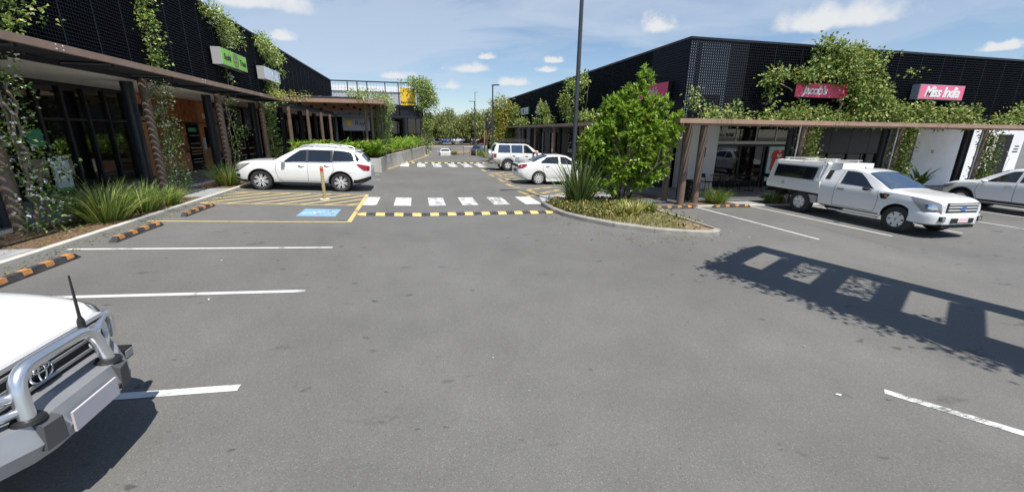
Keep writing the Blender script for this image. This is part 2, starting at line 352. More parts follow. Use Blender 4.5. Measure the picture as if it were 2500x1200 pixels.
pm('sign_grey', (.34,.34,.34), .5); pm('sign_red', (.62,.035,.025), .5); pm('sign_blue', (.06,.13,.36), .4); pm('letter_white', (.85,.85,.84), .4); pm('letter_dark', (.03,.035,.02), .5); pm('letter_grey', (.28,.31,.38), .5)
pm('poster_mint', (.44,.62,.60), .5); pm('poster_white', (.70,.73,.74), .5); pm('poster_green', (.05,.28,.14), .5); pm('ink_dark', (.03,.03,.045), .6)
pm('bollard_tan', (.33,.27,.13), .55, var=.12); pm('lamp_post', (.045,.05,.06), .4); pm('timber_post', (.34,.20,.12), .7, var=.2); pm('galv', (.42,.44,.46), .4, metal=.5)
pm('bark', (.16,.12,.085), .9, c2=(.28,.23,.18), vs=14., bump=.6, bs=30.); pm('bark_grey', (.22,.20,.17), .9, c2=(.36,.33,.28), vs=9., bump=.5, bs=30.); pm('stem_green', (.10,.12,.04), .6)
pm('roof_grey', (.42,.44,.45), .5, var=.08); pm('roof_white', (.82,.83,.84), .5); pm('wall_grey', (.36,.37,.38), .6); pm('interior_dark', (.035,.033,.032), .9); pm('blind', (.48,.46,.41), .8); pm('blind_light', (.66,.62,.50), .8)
pm('skin', (.58,.33,.24), .55); pm('hair_grey', (.55,.52,.48), .8); pm('shirt', (.30,.34,.40), .8); pm('trousers', (.05,.055,.08), .85); pm('shoe', (.03,.03,.03), .6)
pm('flower_white', (.85,.85,.80), .6)
glass_mat('shop_glass', (.012,.013,.013), .02, .55); glass_mat('shop_glass_clear', (.02,.022,.022), .02, .35)
_lm = bpy.data.materials.new('lit_lamp'); _lm.use_nodes = True; _b = _lm.node_tree.nodes['Principled BSDF']; _b.inputs['Emission Color'].default_value = (1,.86,.62,1); _b.inputs['Emission Strength'].default_value = 25; MATS['lit_lamp'] = _lm
leaf_mat('leaf_vine', [(0,(.055,.105,.022)),(.4,(.14,.21,.045)),(.75,(.26,.33,.08)),(.97,(.42,.44,.15)),(1,(.40,.28,.10))])
leaf_mat('leaf_vine_pale', [(0,(0.064,0.128,0.024)),(.4,(0.144,0.240,0.048)),(.8,(0.352,0.416,0.112)),(1,(0.672,0.640,0.256))])
leaf_mat('leaf_jasmine', [(0,(.05,.10,.02)),(.45,(.11,.20,.045)),(.8,(.22,.32,.08)),(1,(.42,.46,.22))])
leaf_mat('leaf_shrub', [(0,(.045,.10,.014)),(.3,(.11,.21,.02)),(.7,(.22,.37,.04)),(.96,(.40,.51,.10)),(1,(.42,.30,.09))], .3, .3)
leaf_mat('leaf_rust', [(0,(0.090,0.150,0.030)),(.5,(0.195,0.270,0.045)),(.8,(0.390,0.360,0.060)),(1,(0.570,0.255,0.075))])
leaf_mat('leaf_grass', [(0,(0.054,0.101,0.016)),(.5,(0.121,0.203,0.034)),(.85,(0.230,0.311,0.068)),(1,(0.459,0.405,0.162))], .5, .2)
leaf_mat('leaf_ginger', [(0,(0.054,0.135,0.016)),(.5,(0.121,0.270,0.027)),(.8,(0.257,0.392,0.041)),(1,(0.567,0.540,0.095))], .4, .3)
leaf_mat('leaf_sword', [(0,(0.042,0.072,0.022)),(.5,(0.072,0.120,0.036)),(1,(0.192,0.228,0.060))], .4, .12)
leaf_mat('leaf_brom', [(0,(0.182,0.260,0.065)),(.5,(0.364,0.390,0.130)),(1,(0.650,0.546,0.234))], .4, .25)
leaf_mat('leaf_cover', [(0,(0.052,0.078,0.016)),(.5,(0.117,0.143,0.033)),(.8,(0.286,0.247,0.065)),(1,(0.468,0.351,0.117))], .6, .15)
leaf_mat('leaf_willow', [(0,(0.074,0.108,0.027)),(.5,(0.149,0.189,0.047)),(.85,(0.257,0.270,0.081)),(1,(0.405,0.365,0.149))], .6, .25)
leaf_mat('leaf_palm', [(0,(0.050,0.080,0.030)),(1,(0.120,0.160,0.060))], .5, .2)
M = MATS

# ------------------------------------------------------------------ foliage helpers
rng_ = np.random.default_rng(11)
def leaves_mesh(name, P, D, size, width, mat, fold=.25, droop=0., nrm=None, face=(0,0,1.0), loose=.6):
    """one kite-shaped folded leaf at each P pointing along D (numpy Nx3)"""
    n = len(P); D = D/np.linalg.norm(D, axis=1, keepdims=True)
    up = nrm if nrm is not None else rng_.normal(size=(n,3))*loose + np.array(face)
    S = np.cross(D, up); S /= np.linalg.norm(S, axis=1, keepdims=True)+1e-9; U = np.cross(S, D)
    sz = (size*rng_.uniform(.7, 1.25, n))[:,None] if np.isscalar(size) else np.asarray(size)[:,None]
    w = sz*width
    a = P; tip = P + D*sz - np.array([0,0,1.])*sz*droop
    mid = P + D*sz*.45
    l_ = mid + S*w*.5 + U*w*fold; r_ = mid - S*w*.5 + U*w*fold
    V = np.stack([a, l_, tip, r_], 1).reshape(-1,3)
    me = bpy.data.meshes.new(name); me.vertices.add(4*n); me.vertices.foreach_set('co', V.astype(np.float32).ravel())
    base = (np.arange(n)*4)[:,None]
    tri = np.concatenate([base+[0,2,1], base+[0,3,2]], 1).reshape(-1)
    me.loops.add(6*n); me.loops.foreach_set('vertex_index', tri.astype(np.int32))
    me.polygons.add(2*n); me.polygons.foreach_set('loop_start', (np.arange(2*n)*3).astype(np.int32))
    try: me.polygons.foreach_set('loop_total', np.full(2*n, 3, np.int32))
    except Exception: pass
    me.materials.append(mat); me.update(calc_edges=True); me.validate(); return me
def blades(name, roots, dirs, length, width, mat, bend=.6, segs=4, taper=1.0, flat=None, yawspread=None):
    """strap leaves: each a bent, tapering ribbon; roots, dirs Nx3 numpy; length, width per-blade arrays"""
    n = len(roots); D = dirs/np.linalg.norm(dirs, axis=1, keepdims=True)
    H = D.copy(); H[:,2] = 0; hn = np.linalg.norm(H, axis=1, keepdims=True); H = np.where(hn > 1e-3, H/np.maximum(hn,1e-3), np.array([1.,0,0]))
    S = np.stack([-H[:,1], H[:,0], np.zeros(n)], 1)
    Ls = np.asarray(length)*np.ones(n); Ws = np.asarray(width)*np.ones(n); B = np.asarray(bend)*np.ones(n)
    rows = []
    pos = roots.copy(); d = D.copy()
    for k in range(segs+1):
        t = k/segs; w = Ws*(np.sin(math.pi*min(.5+.5*t, .985)) if taper else 1)*(.55+.45*min(1, t*4)) if taper else Ws
        w = w[:,None]
        up = np.cross(S, d)
        rows.append((pos - S*w*.5 + up*w*.18, pos - up*w*.12, pos + S*w*.5 + up*w*.18))
        pos = pos + d*(Ls/segs)[:,None]
        d = d + (H*.6 - np.array([0,0,1.]))*(B*(t+.35)/segs)[:,None]; d /= np.linalg.norm(d, axis=1, keepdims=True)
    V = np.stack([np.stack(r, 1) for r in rows], 1)      # n, segs+1, 3, 3
    V = V.reshape(-1, 3); st = (segs+1)*3
    f = []
    for k in range(segs):
        for j in range(2):
            a = k*3+j; f.append([a, a+1, a+4, a+3])
    f = np.array(f)[None] + (np.arange(n)*st)[:,None,None]
    me = bpy.data.meshes.new(name); me.vertices.add(len(V)); me.vertices.foreach_set('co', V.astype(np.float32).ravel())
    q = f.reshape(-1); nf = len(q)//4
    me.loops.add(len(q)); me.loops.foreach_set('vertex_index', q.astype(np.int32))
    me.polygons.add(nf); me.polygons.foreach_set('loop_start', (np.arange(nf)*4).astype(np.int32))
    try: me.polygons.foreach_set('loop_total', np.full(nf, 4, np.int32))
    except Exception: pass
    me.polygons.foreach_set('use_smooth', [True]*nf)
    me.materials.append(mat); me.update(calc_edges=True); me.validate(); return me
def rand_dirs(n, up=.3):
    d = rng_.normal(size=(n,3)); d /= np.linalg.norm(d, axis=1, keepdims=True); d[:,2] += up; return d
def stuff(name, me, parent=None, loc=None):
    o = link(name, me, parent, loc); o['kind'] = 'stuff'; return o
# ================================================================== the ground
xs = [-900,-300,-100,-40,-20,-12,-6.7,-5,-3.5,-2,-1,0,1,2,3.5,5,7,9,12,16,20,30,45,80,150,400,900]
ys = [-300,-60,-20,-8,0,4,8,12,16,20,26,34,40,44] + [44+i*1.0 for i in range(1,14)] + [60,63,66,68,70,72,74,76,80,90,120,200,400,900,2500]
g = MB(); g.grid([[(x, y, gz(x, y)) for x in xs] for y in ys])
ground = g.build('ground', M['asphalt']); tag(ground, kind='structure'); smooth_mesh(ground.data, 60)
def strip(pts, w, mat, name, parent=None, dz=.005, step=.5):
    """painted line along (x,y) points"""
    m = MB()
    for (ax, ay), (bx, by) in zip(pts[:-1], pts[1:]):
        d = Vector((bx-ax, by-ay)); Ln = d.length; d.normalize(); n = Vector((-d.y, d.x))*w/2
        k = max(1, int(Ln/step)); rows = []
        for i in range(k+1):
            p = Vector((ax, ay)) + d*Ln*i/k
            rows.append([(p.x+n.x, p.y+n.y, gz(p.x+n.x, p.y+n.y)+dz), (p.x-n.x, p.y-n.y, gz(p.x-n.x, p.y-n.y)+dz)])
        m.grid(rows)
    return m.build(name, M[mat], parent or ground)
def sheet(poly, mat, name, parent=None, dz=.005):
    m = MB(); m.add([(x, y, gz(x, y)+dz) for x, y in poly], [tuple(range(len(poly)))])
    return m.build(name, M[mat], parent or ground)
# bay lines on the left
strip([(-6.45,8.96),(-1.84,8.95)], .09, 'line_white', 'parking_line')
strip([(-6.5,6.5),(-1.79,6.45)], .10, 'line_white', 'parking_line')
strip([(-6.5,3.95),(-1.79,3.92)], .105, 'line_white', 'parking_line')
for y in (19.0, 21.5, 24.0): strip([(-6.4,y),(-1.85 if y < 24 else -2.1,y)], .09, 'line_white', 'parking_line')
# accessible bay
strip([(-6.5,11.48),(-1.86,11.5)], .085, 'line_yellow', 'bay_outline'); strip([(-6.5,14.09),(-1.93,14.12)], .085, 'line_yellow', 'bay_outline')
strip([(-6.6,16.5),(-1.9,16.52)], .085, 'line_yellow', 'bay_outline'); strip([(-1.87,11.46),(-1.93,16.56)], .12, 'line_yellow', 'bay_outline', dz=.009)
k = -6.55
x = -7.9
while x < -2.0:
    a = [x, 14.13]; b = [x+1.86, 16.46]
    if a[0] < -6.55: t = (-6.55-a[0])/1.86; a = [-6.55, 14.13+t*2.33]
    if b[0] > -1.98: t = (b[0]+1.98)/1.86; b = [-1.98, 16.46-t*2.33]
    strip([tuple(a), tuple(b)], .12, 'line_yellow', 'hatch_line', dz=.0045); x += .70
bl = sheet([(-3.38,12.24),(-2.35,12.23),(-2.37,13.36),(-3.39,13.35)], 'bay_blue', 'accessible_symbol', dz=.0055)
m = MB()
def sym(pts):  # symbol plane: u to the right, v up, metres about the square's centre
    return [(-2.87 - v, 12.79 + u, gz(-2.87-v, 12.79+u)+.0085) for u, v in pts]
def stroke(pts, w):
    for a, b in zip(pts[:-1], pts[1:]):
        a = Vector(a); b = Vector(b); d = (b-a).normalized()*w*.35; n = Vector((-d.y, d.x)).normalized()*w/2
        m.add(sym([a-d+n, b+d+n, b+d-n, a-d-n]), [(0,1,2,3)])
arc = [(-.05+.27*math.cos(t), -.13+.27*math.sin(t)) for t in [R(115+ i*15) for i in range(16)]]
for a, b in zip(arc[:-1], arc[1:]): stroke([a, b], .085)
stroke([(-.10,.30),(-.06,.02),(.14,.02),(.24,-.26),(.33,-.22)], .075); stroke([(-.08,.16),(.10,.16)], .06)
m.add(sym([(-.12+.07*math.cos(t), .385+.07*math.sin(t)) for t in [R(i*30) for i in range(12)]]), [tuple(range(12))])
m.build('wheelchair_symbol', M['line_white'], bl)
# zebra crossings
for i, x in enumerate((-1.92,-.84,.34,1.50,2.63,3.80)):
    w = (.52,.57,.58,.57,.6,.62)[i]
    sheet([(x,14.17),(x+w,14.17),(x+w,15.93),(x,15.93)], 'line_white' if i < 2 or i == 5 else 'line_white_worn', 'zebra_stripe')
for x in (-2.17,-1.18,.01,1.17,2.33,3.40,4.47):
    sheet([(x,30.1),(x+.6,30.1),(x+.6,33.4),(x,33.4)], 'line_white' if x < -.5 else 'line_white_worn', 'zebra_stripe')
# loading-zone strokes on the right
for a in [(4.88,17.93,6.37,18.94),(5.2,16.85,6.39,17.86),(4.38,17.66,4.52,16.62),(4.91,17.93,4.97,16.35),(4.35,16.06,5.0,16.47),(4.35,20.15,4.48,19.18),(4.35,18.73,4.75,18.91),
          (4.35,22.61,4.43,21.44),(4.28,21.2,4.66,21.43),(4.59,23.09,5.73,23.75),(4.85,22.6,4.96,21.56),(5.1,21.85,5.64,22.34),(4.28,24.82,4.39,23.76),(4.46,25.2,5.54,26.22),
          (4.75,25.08,4.93,24.1),(5.09,24.46,6.13,25.42),(4.34,28.16,4.4,26.67),(5.06,29.3,5.82,29.7),(4.95,28.18,5.71,28.95),(5.64,16.3,6.46,16.9),(6.72,16.3,7.95,16.9),(6.9,17.4,8.1,18.2)]:
    strip([(a[0],a[1]),(a[2],a[3])], .2, 'line_yellow_worn', 'loading_stroke', dz=.0048)
for a in [(4.32,20.89,8.8,20.88),(4.42,18.44,8.8,18.45),(4.28,23.31,8.8,23.4),(4.3,25.9,8.8,25.9)]:
    strip([(a[0],a[1]),(a[2],a[3])], .08, 'path_pale', 'parking_line', dz=.0042)
# bays on the right
for x0, x1 in ((10.02,10.15),(12.39,12.65),(15.1,15.3),(18.15,18.2),(21.15,21.1),(23.9,23.8)):
    strip([(x0,12.95),(x1,8.2)], .085, 'line_white', 'parking_line')
strip([(4.62,2.69),(5.9,1.05)], .10, 'line_white_worn', 'parking_line')
# fine old joint in the asphalt, and a few scraps
for i, (x, y, w) in enumerate([(-3.6,8.1,.03),(-3.0,6.2,.03),(-2.1,5.85,.03),(.75,4.1,.03),(4.05,2.75,.045),(4.6,3.6,.04),(8.4,8.6,.05),(1.0,3.4,.02),(9.5,6.1,.05)]):
    m = MB(); a = i*1.3; z = gz(x, y)+.012
    m.add([(x,y,z-.006),(x+w*math.cos(a),y+w*math.sin(a),z),(x+w*1.3*math.cos(a+.5),y+w*1.3*math.sin(a+.5),z+.004),(x+w*.6*math.cos(a+1.1),y+w*.6*math.sin(a+1.1),z)],[(0,1,2,3)])
    o = m.build('litter_scrap', M[['poster_white','poster_white','bark'][i%3]], ground)
# tree litter and asphalt patch by the left wheel stops is in the asphalt material; the pale paved crossing path
sheet([(4.45,14.1),(9.3,14.1),(9.3,16.25),(4.9,16.25)], 'path_pale', 'crossing_path', dz=.0035)

# ------------------------------------------------------------------ left footpath, bed, kerb
def struct(o): o['kind'] = 'structure'; return o
m = MB(); m.box(-30,-8.36,-14,51,-.2,.345); struct(m.build('footpath', M['footpath']))
m = MB(); m.box(-8.36,-6.82,-14,25.4,-.2,.328); struct(m.build('garden_bed', M['mulch']))
kerb = MB(); kerb.box(-6.82,-6.66,-14,-12.5,-.2,.352); kerb = struct(kerb.build('kerb', M['kerb_pale']))
y = -12.5
while y < 25.3:
    m = MB(); m.box(-6.82,-6.66,y+.006,y+1.5,-.2,.350+random.uniform(-.002,.002)); m.build('kerb_block', M['kerb_pale'], kerb); y += 1.5
def pad(x0, x1, y0, y1, z, n, along='Y'):
    root = None
    m = MB(); m.box(x0,x1,y0,y1,z-.2,z-.012); root = struct(m.build('paved_ramp', M['paver_dark']))
    for i in range(n):
        m = MB()
        if along == 'Y': a = y0+(y1-y0)*i/n; m.box(x0+.003,x1-.003,a+.006,a+(y1-y0)/n-.006,z-.05,z+random.uniform(-.003,.003))
        else: a = x0+(x1-x0)*i/n; m.box(a+.006,a+(x1-x0)/n-.006,y0+.003,y1-.003,z-.05,z+random.uniform(-.003,.003))
        m.build('plank', M['paver_grey'], root)
pad(-8.30,-6.84,15.1,17.2,.35,6,'X'); pad(-8.30,-6.84,7.2,8.9,.35,6,'X')

# ------------------------------------------------------------------ grating screens, shared
def screen_mesh(w, h, pitch=.095, name='screen_panel', th=.014, tv=.004):
    """bar grating in the x-z plane, bars 45 mm deep"""
    m = MB(); n = int(h/pitch)
    for i in range(n+1):
        z = min(i*pitch, h-th); m.box(0, w, -.03, .03, z, z+th)
    k = int(w/pitch)
    for i in range(k+1):
        x = i*w/k; m.box(x-tv, x+tv, -.026, .026, 0, h)
    for x in (0, w): m.box(x-.014 if x else x, x if x else x+.014, -.03, .03, 0, h)
    return m.mesh(name, M['screen_black'])
def screens(root, p0, direction, n, w, z0, h, me, rot):
    for i in range(n):
        o = link('screen_panel', me, root, (p0[0]+direction[0]*w*i, p0[1]+direction[1]*w*i, z0)); o.rotation_euler = (0,0,rot); o['kind'] = 'stuff'
def posts(root, pts, z0, z1, s=.05, mat='black_paint', name='screen_post'):
    for x, y in pts:
        m = MB(); m.box(x-s,x+s,y-s,y+s,z0,z1); m.build(name, M[mat], root)
def slats_mesh(n, pitch, length, t=.046, d=.05, axis='X'):
    m = MB()
    for i in range(n):
        if axis == 'X': m.box(0, length, i*pitch, i*pitch+t, 0, d)
        else: m.box(i*pitch, i*pitch+t, 0, length, 0, d)
    return m.mesh('canopy_slats', M['black_paint'])
def column(root, x, y, z0, z1, r, mat, name):
    m = MB(); m.lathe([(r,z0),(r,z1)], 18, at=(x,y,0)); return m.build(name, M[mat], root, 40)

# ================================================================== LEFT BUILDING
LB = empty('shop_building', (-11.4,20,.34), 0, 'long black screened shop building with brown canopy beside the accessible bay', 'building')
class Off:  # parts are written in world coordinates; the parent sits at the building's base
    pass
def under(root):
    root_inv = Matrix.Translation(-Vector(root.location)); return root_inv
def world_parts(root):
    """shift direct children written in world coordinates so that they hang from the root"""
    for ch in root.children: ch.location = Vector(ch.location) - Vector(root.location)
XS, XC, XF, XW = -8.62, -8.2, -7.10, -11.40          # screen, columns, fascia, shop wall
sm = screen_mesh(1.25, 3.45)
screens(LB, (XS, 6.2), (0,1), 35, 1.25, 4.10, 3.45, sm, R(90))
posts(LB, [(XS+.02, y) for y in [6.2+1.25*i for i in range(0,36)]], 4.08, 7.58, .018, 'screen_black')
m = MB(); m.box(XS-.06,XS+.07,6.1,49.9,7.56,7.64); m.build('parapet_rail', M['black_paint'], LB)
m = MB(); m.box(XS-.20,XS-.12,6.1,49.9,4.0,7.56); m.build('backing_wall', M['backing_black'], LB)
m = MB(); m.box(-24,XS-.2,6.1,49.9,7.1,7.2); m.build('roof', M['roof_grey'], LB)
# soffit and its beam
m = MB(); m.box(XW-.1,XC-.16,5.0,49.9,3.90,4.00); m.build('soffit', M['soffit'], LB)
m = MB(); m.box(XC-.16,XC-.06,5.0,49.9,3.905,4.08); m.build('edge_beam', M['black_paint'], LB)
# canopy: fascia in bolted lengths, slats
y = 5.0; first = True
for y0, y1 in ((5.0,11.2),(11.2,17.3),(17.3,22.9),(22.9,26.24)):
    m = MB(); m.box(XF-.05,XF+.05,y0+.004,y1-.004,3.985,4.135); m.box(XF-.10,XF-.05,y0+.004,y1-.004,4.11,4.135); fa = m.build('fascia', M['brown_steel'], LB)
    m = MB()
    for dy in (-.28,-.10):
        for dz in (4.02,4.10): m.lathe([(.018,0),(.016,.012)], 8, 'X', (XF+.05, y1+dy, dz))
    m.build('bolt', M['pale_trim'], fa)['kind'] = 'stuff'
o = link('canopy_slats', slats_mesh(236, .09, 1.02), LB, (XC-.06, 5.0, 4.03)); o['kind'] = 'stuff'
for y in [5.0+2.6*i for i in range(9)]:
    m = MB(); m.box(XC-.05,XF-.05,y-.04,y+.04,3.93,4.028); m.build('outrigger', M['black_paint'], LB)
# columns: brown by the bed, charcoal behind
for y in (10.45,15.75,20.85,26.05,31.2,36.3,41.2,45.2): column(LB, XC, y, .32, 3.95, .125, 'brown_post', 'canopy_column')
for y in (11.1,16.25,21.5,26.8,31.9,36.9,41.8): column(LB, -8.9, y, .34, 3.92, .17, 'charcoal', 'structural_column')
for y in (10.9,16.15,21.3):
    m = MB(); m.box(-8.06,-7.94,y-.06,y+.06,3.78,3.92); m.build('spot_lamp', M['black_paint'], LB)
# shop front: glass bays
def glazed(root, y0, y1, n, x=XW, z0=.345, zh=3.90, zt=2.73, skip=()):
    w = (y1-y0)/n
    for i in range(n+1):
        m = MB(); m.box(x-.05,x+.09,y0+i*w-.055,y0+i*w+.055,z0,zh); m.build('mullion', M['black_paint'], root)
    m = MB(); m.box(x-.04,x+.06,y0,y1,zt-.04,zt+.04); m.build('transom', M['black_paint'], root)
    m = MB(); m.box(x-.05,x+.08,y0,y1,z0,z0+.12); m.build('sill_rail', M['black_paint'], root)
    m = MB(); m.box(x-.05,x+.08,y0,y1,zh-.12,zh); m.build('head_rail', M['black_paint'], root)
    for i in range(n):
        for a, b in ((z0+.12, zt-.04), (zt+.04, zh-.12)):
            m = MB(); m.box(x-.008,x+.008,y0+i*w+.055,y0+(i+1)*w-.055,a,b); m.build('pane', M['shop_glass'], root)
glazed(LB, 7.0, 20.25, 13)
glazed(LB, 27.65, 49.6, 14)
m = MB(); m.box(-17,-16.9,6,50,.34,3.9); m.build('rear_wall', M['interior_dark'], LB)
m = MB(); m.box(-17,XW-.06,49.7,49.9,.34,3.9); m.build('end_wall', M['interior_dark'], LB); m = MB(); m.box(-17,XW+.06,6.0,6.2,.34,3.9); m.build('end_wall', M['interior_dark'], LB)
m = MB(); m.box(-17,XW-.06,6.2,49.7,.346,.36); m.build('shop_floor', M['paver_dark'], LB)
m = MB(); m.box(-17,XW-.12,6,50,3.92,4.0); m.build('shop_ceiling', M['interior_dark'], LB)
# things seen in the shop: a red counter, blinds further along
m = MB(); m.box(-13.6,-12.5,13.6,17.0,.36,1.25); m.build('counter', M['sign_red'], LB)
m = MB(); m.box(-13.65,-12.45,13.55,17.05,1.25,1.31); m.build('counter_top', M['pale_trim'], LB)
for i in range(13):
    y0 = 29.3+1.57*i; m = MB(); m.box(XW-.22,XW-.20,y0+.08,y0+1.45,2.75,3.78); m.build('roller_blind', M['blind_light' if i%3==1 else 'blind'], LB)
# lit down-lights and a warm bulkhead in the near shop, tables along the glass
for i in range(6):
    m = MB(); m.lathe([(.001,3.90),(.06,3.90),(.065,3.918)], 12, at=(-13.2-(i%2)*1.6,9.0+i*2.0,0)); m.build('down_light', M['lit_lamp'], LB)
m = MB(); m.box(-14.6,-14.4,6.3,20.2,2.9,3.5); m.build('bulkhead', M['timber_plain'], LB)
for i in range(4):
    y = 9.4+i*2.6; m = MB(); m.box(-12.9,-12.1,y,y+.7,1.02,1.06); t_ = m.build('table_top', M['timber_plain'], LB); m = MB(); m.box(-12.55,-12.45,y+.3,y+.4,.36,1.02); m.build('table_leg', M['black_paint'], t_)
# timber-panelled bay
def tpanel(y0, y1, z0, z1, kind):
    m = MB(); m.box(XW-.03,XW+.03,y0+.012,y1-.012,z0+.012,z1-.012); p = m.build('timber_panel', M['timber_plain' if kind == 'plain' else 'timber_red'], LB)
    if kind == 'batten':
        n = int((y1-y0)/.11)
        for i in range(n):
            a = y0+.02+(y1-y0-.04)*i/n
            q = MB(); q.box(XW+.031,XW+.031+random.choice((.025,.04,.055)),a,a+.062,z0+.014,z1-.014); q.build('batten', M['timber_red'], p)
m = MB(); m.box(XW-.12,XW-.035,20.3,27.65,.345,3.9); m.build('panel_backing', M['black_paint'], LB)
tpanel(20.35,21.6,.4,2.73,'plain'); tpanel(20.35,21.6,2.78,3.88,'plain')
for a, b in ((21.65,23.1),(23.15,24.65)): tpanel(a,b,2.78,3.88,'batten')
tpanel(24.7,26.1,2.78,3.88,'batten'); tpanel(26.15,27.6,2.78,3.88,'plain')
tpanel(21.65,23.1,1.33,2.73,'batten'); tpanel(23.15,24.62,1.33,2.73,'batten'); tpanel(21.65,23.1,.4,1.29,'plain'); tpanel(23.15,24.62,.4,1.29,'plain')
m = MB(); m.box(XW+.0,XW+.05,21.2,21.5,2.95,3.45); m.build('wall_vent', M['backing_black'], LB)
# dark glazed drink fridge doorway and the timber door with its narrow light
m = MB(); m.box(XW-.02,XW+.03,24.66,25.95,.36,2.72); d = m.build('entry_recess', M['backing_black'], LB)
m = MB(); m.box(XW+.035,XW+.05,24.75,25.85,.45,2.62); m.build('pane', M['shop_glass'], d)
for z in (.9,1.3,1.7,2.1):
    m = MB(); m.box(XW+.051,XW+.06,24.8,25.8,z,z+.03); m.build('shelf_edge', M['sign_grey'], d)
m = MB(); m.box(XW+.055,XW+.065,24.8,25.6,2.3,2.5); m.build('notice', M['poster_green'], d)
m = MB(); m.box(XW+.0,XW+.05,26.02,27.6,.36,2.73); d = m.build('door', M['timber_plain'], LB)
m = MB(); m.box(XW+.045,XW+.062,26.5,27.2,1.42,2.55); m.build('pane', M['shop_glass'], d)
m = MB(); m.box(XW+.055,XW+.075,26.2,26.42,1.35,2.0); m.build('notice', M['poster_white'], d)
m = MB(); m.box(XW+.035,XW+.06,26.6,26.85,3.0,3.25); m.build('wall_notice', M['poster_white'], LB)
m = MB(); m.box(XW+.06,XW+.10,26.1,26.14,1.1,1.5); m.build('handle', M['steel_bar'], d)
world_parts(LB)
# round poster board standing in front of the glass, and notices on it
pb = empty('poster_stand', (-10.9,15.76,.345), R(90), 'white poster stand with dark brush figures by the left shop glass', 'sign')
m = MB(); m.box(-.30,.30,-.03,.03,.30,1.12); m.build('board', M['poster_white'], pb)
m = MB(); m.box(-.30,.30,-.034,.034,.20,.298); m.build('base_band', M['poster_green'], pb)
m = MB()
for i in range(14):
    a = random.uniform(-.22,.22); z = .72+random.uniform(-.1,.12); m.add([(a,-.033,z),(a+.05,-.033,z+.02),(a+.04,-.033,z+.07),(a-.02,-.033,z+.05)],[(0,1,2,3)])
m.build('brush_figure', M['ink_dark'], pb)['kind'] = 'stuff'
for s in (-.26,.26):
    m = MB(); m.box(s-.03,s+.03,-.14,.14,0,.2); m.build('foot', M['black_paint'], pb)
m = MB(); m.box(-11.375,-11.36,15.55,16.1,1.9,2.4); o = m.build('window_notice', M['poster_green']); tag(o, 'green takeaway notice stuck on the left shop glass', 'notice')

# ------------------------------------------------------------------ signs on the left screen
def box_sign(name, x0, x1, y0, y1, z0, z1, face, side, label, facing):
    """lit sign box; face colour on the facing side"""
    cx, cy = (x0+x1)/2, (y0+y1)/2
    r = empty(name, (cx, cy, z0), 0, label, 'sign')
    m = MB(); m.box(x0-cx,x1-cx,y0-cy,y1-cy,0,z1-z0); m.build('case', M[side], r)
    m = MB()
    if facing == '+X': m.box(x1-cx,x1-cx+.012,y0-cy+.02,y1-cy-.02,.02,z1-z0-.02)
    elif facing == '-X': m.box(x0-cx-.012,x0-cx,y0-cy+.02,y1-cy-.02,.02,z1-z0-.02)
    else: m.box(x0-cx+.02,x1-cx-.02,y0-cy-.012,y0-cy,.02,z1-z0-.02)
    m.build('face', M[face], r); return r
s = box_sign('shop_sign', -8.5,-8.12,21.75,24.6,5.22,5.92,'sign_green','sign_grey','green lit box sign with dark lettering either side of a round emblem','+X')
text_part('Sushi', .36, M['letter_dark'], s, (.207,-.82,.36), '+X', shear=.1, offset=.008); text_part('Train', .36, M['letter_dark'], s, (.207,.92,.33), '+X', shear=.1, offset=.008)
m = MB(); m.tube([(.208,.08+.27*math.cos(R(a)),.35+.27*math.sin(R(a))) for a in range(0,360,20)], .008, 6, True); m.build('emblem_ring', M['letter_dark'], s)
m = MB(); m.add([(.206,.08+.17*math.cos(R(a))*.8,.35+.19*math.sin(R(a))) for a in range(0,360,30)],[tuple(range(12))]); m.build('emblem_disc', M['sign_pink_b'], s)
m = MB(); m.add([(.209,.02,.40),(.209,.12,.44),(.209,.16,.33),(.209,.06,.30)],[(0,1,2,3)]); m.build('emblem_patch', M['sign_blue'], s)
m = MB(); m.add([(.209,.02,.20),(.209,.15,.21),(.209,.17,.30),(.209,.05,.28)],[(0,1,2,3)]); m.build('emblem_patch', M['sign_red'], s)
m = MB(); m.box(.205,.212,-.18,.34,.34,.37); m.build('emblem_band', M['sign_green'], s)
s = box_sign('shop_sign', -8.5,-8.12,27.2,30.0,5.22,5.90,'sign_white','sign_grey','faded white box sign on the black screen, its lettering washed out','+X')
for i, (yy, zz) in enumerate(((1.05,.46),(1.08,.36),(1.12,.22),(1.15,.12))):
    m = MB(); m.box(.204,.21,yy,yy+.12,zz,zz+.04); m.build('faded_mark', M['letter_dark'], s)
text_part('S  B', .4, M['sign_white'], s, (.207,-.2,.36), '+X')
# ================================================================== SIDE CANOPY over the planter (reaches into the street)
SC = empty('timber_canopy', (-4.4,30,.3), 0, 'timber-lined brown canopy reaching over the concrete planter', 'canopy')
m = MB(); m.box(-7.04,-1.70,26.20,26.30,3.985,4.20); m.build('fascia', M['brown_steel'], SC)
m = MB(); m.box(-1.80,-1.70,26.302,40.0,3.95,4.20); m.build('fascia', M['brown_steel'], SC)
for i in range(17):
    m = MB(); x = -7.0+i*.305; m.box(x,x+.298,26.31,40.0,4.0,4.03); m.build('soffit_board', M['timber_soffit'], SC)
for x in (-6.6,-5.2,-3.9,-2.7):
    for y in (27.6,30.5,33.5):
        m = MB(); m.lathe([(.10,3.86),(.10,3.999)], 10, at=(x,y,0)); m.build('down_light', M['black_paint'], SC)
m = MB(); m.add([(-7.2,26.7,4.25),(-3.0,26.7,4.25),(-3.0,40,4.6),(-7.2,40,4.6),(-7.0,26.6,4.21),(-3.0,26.6,4.21),(-3.0,40,4.21),(-7.0,40,4.21)],[(0,1,2,3),(4,7,6,5),(0,4,5,1),(1,5,6,2),(2,6,7,3),(3,7,4,0)]); m.build('roof_sheet', M['roof_grey'], SC)
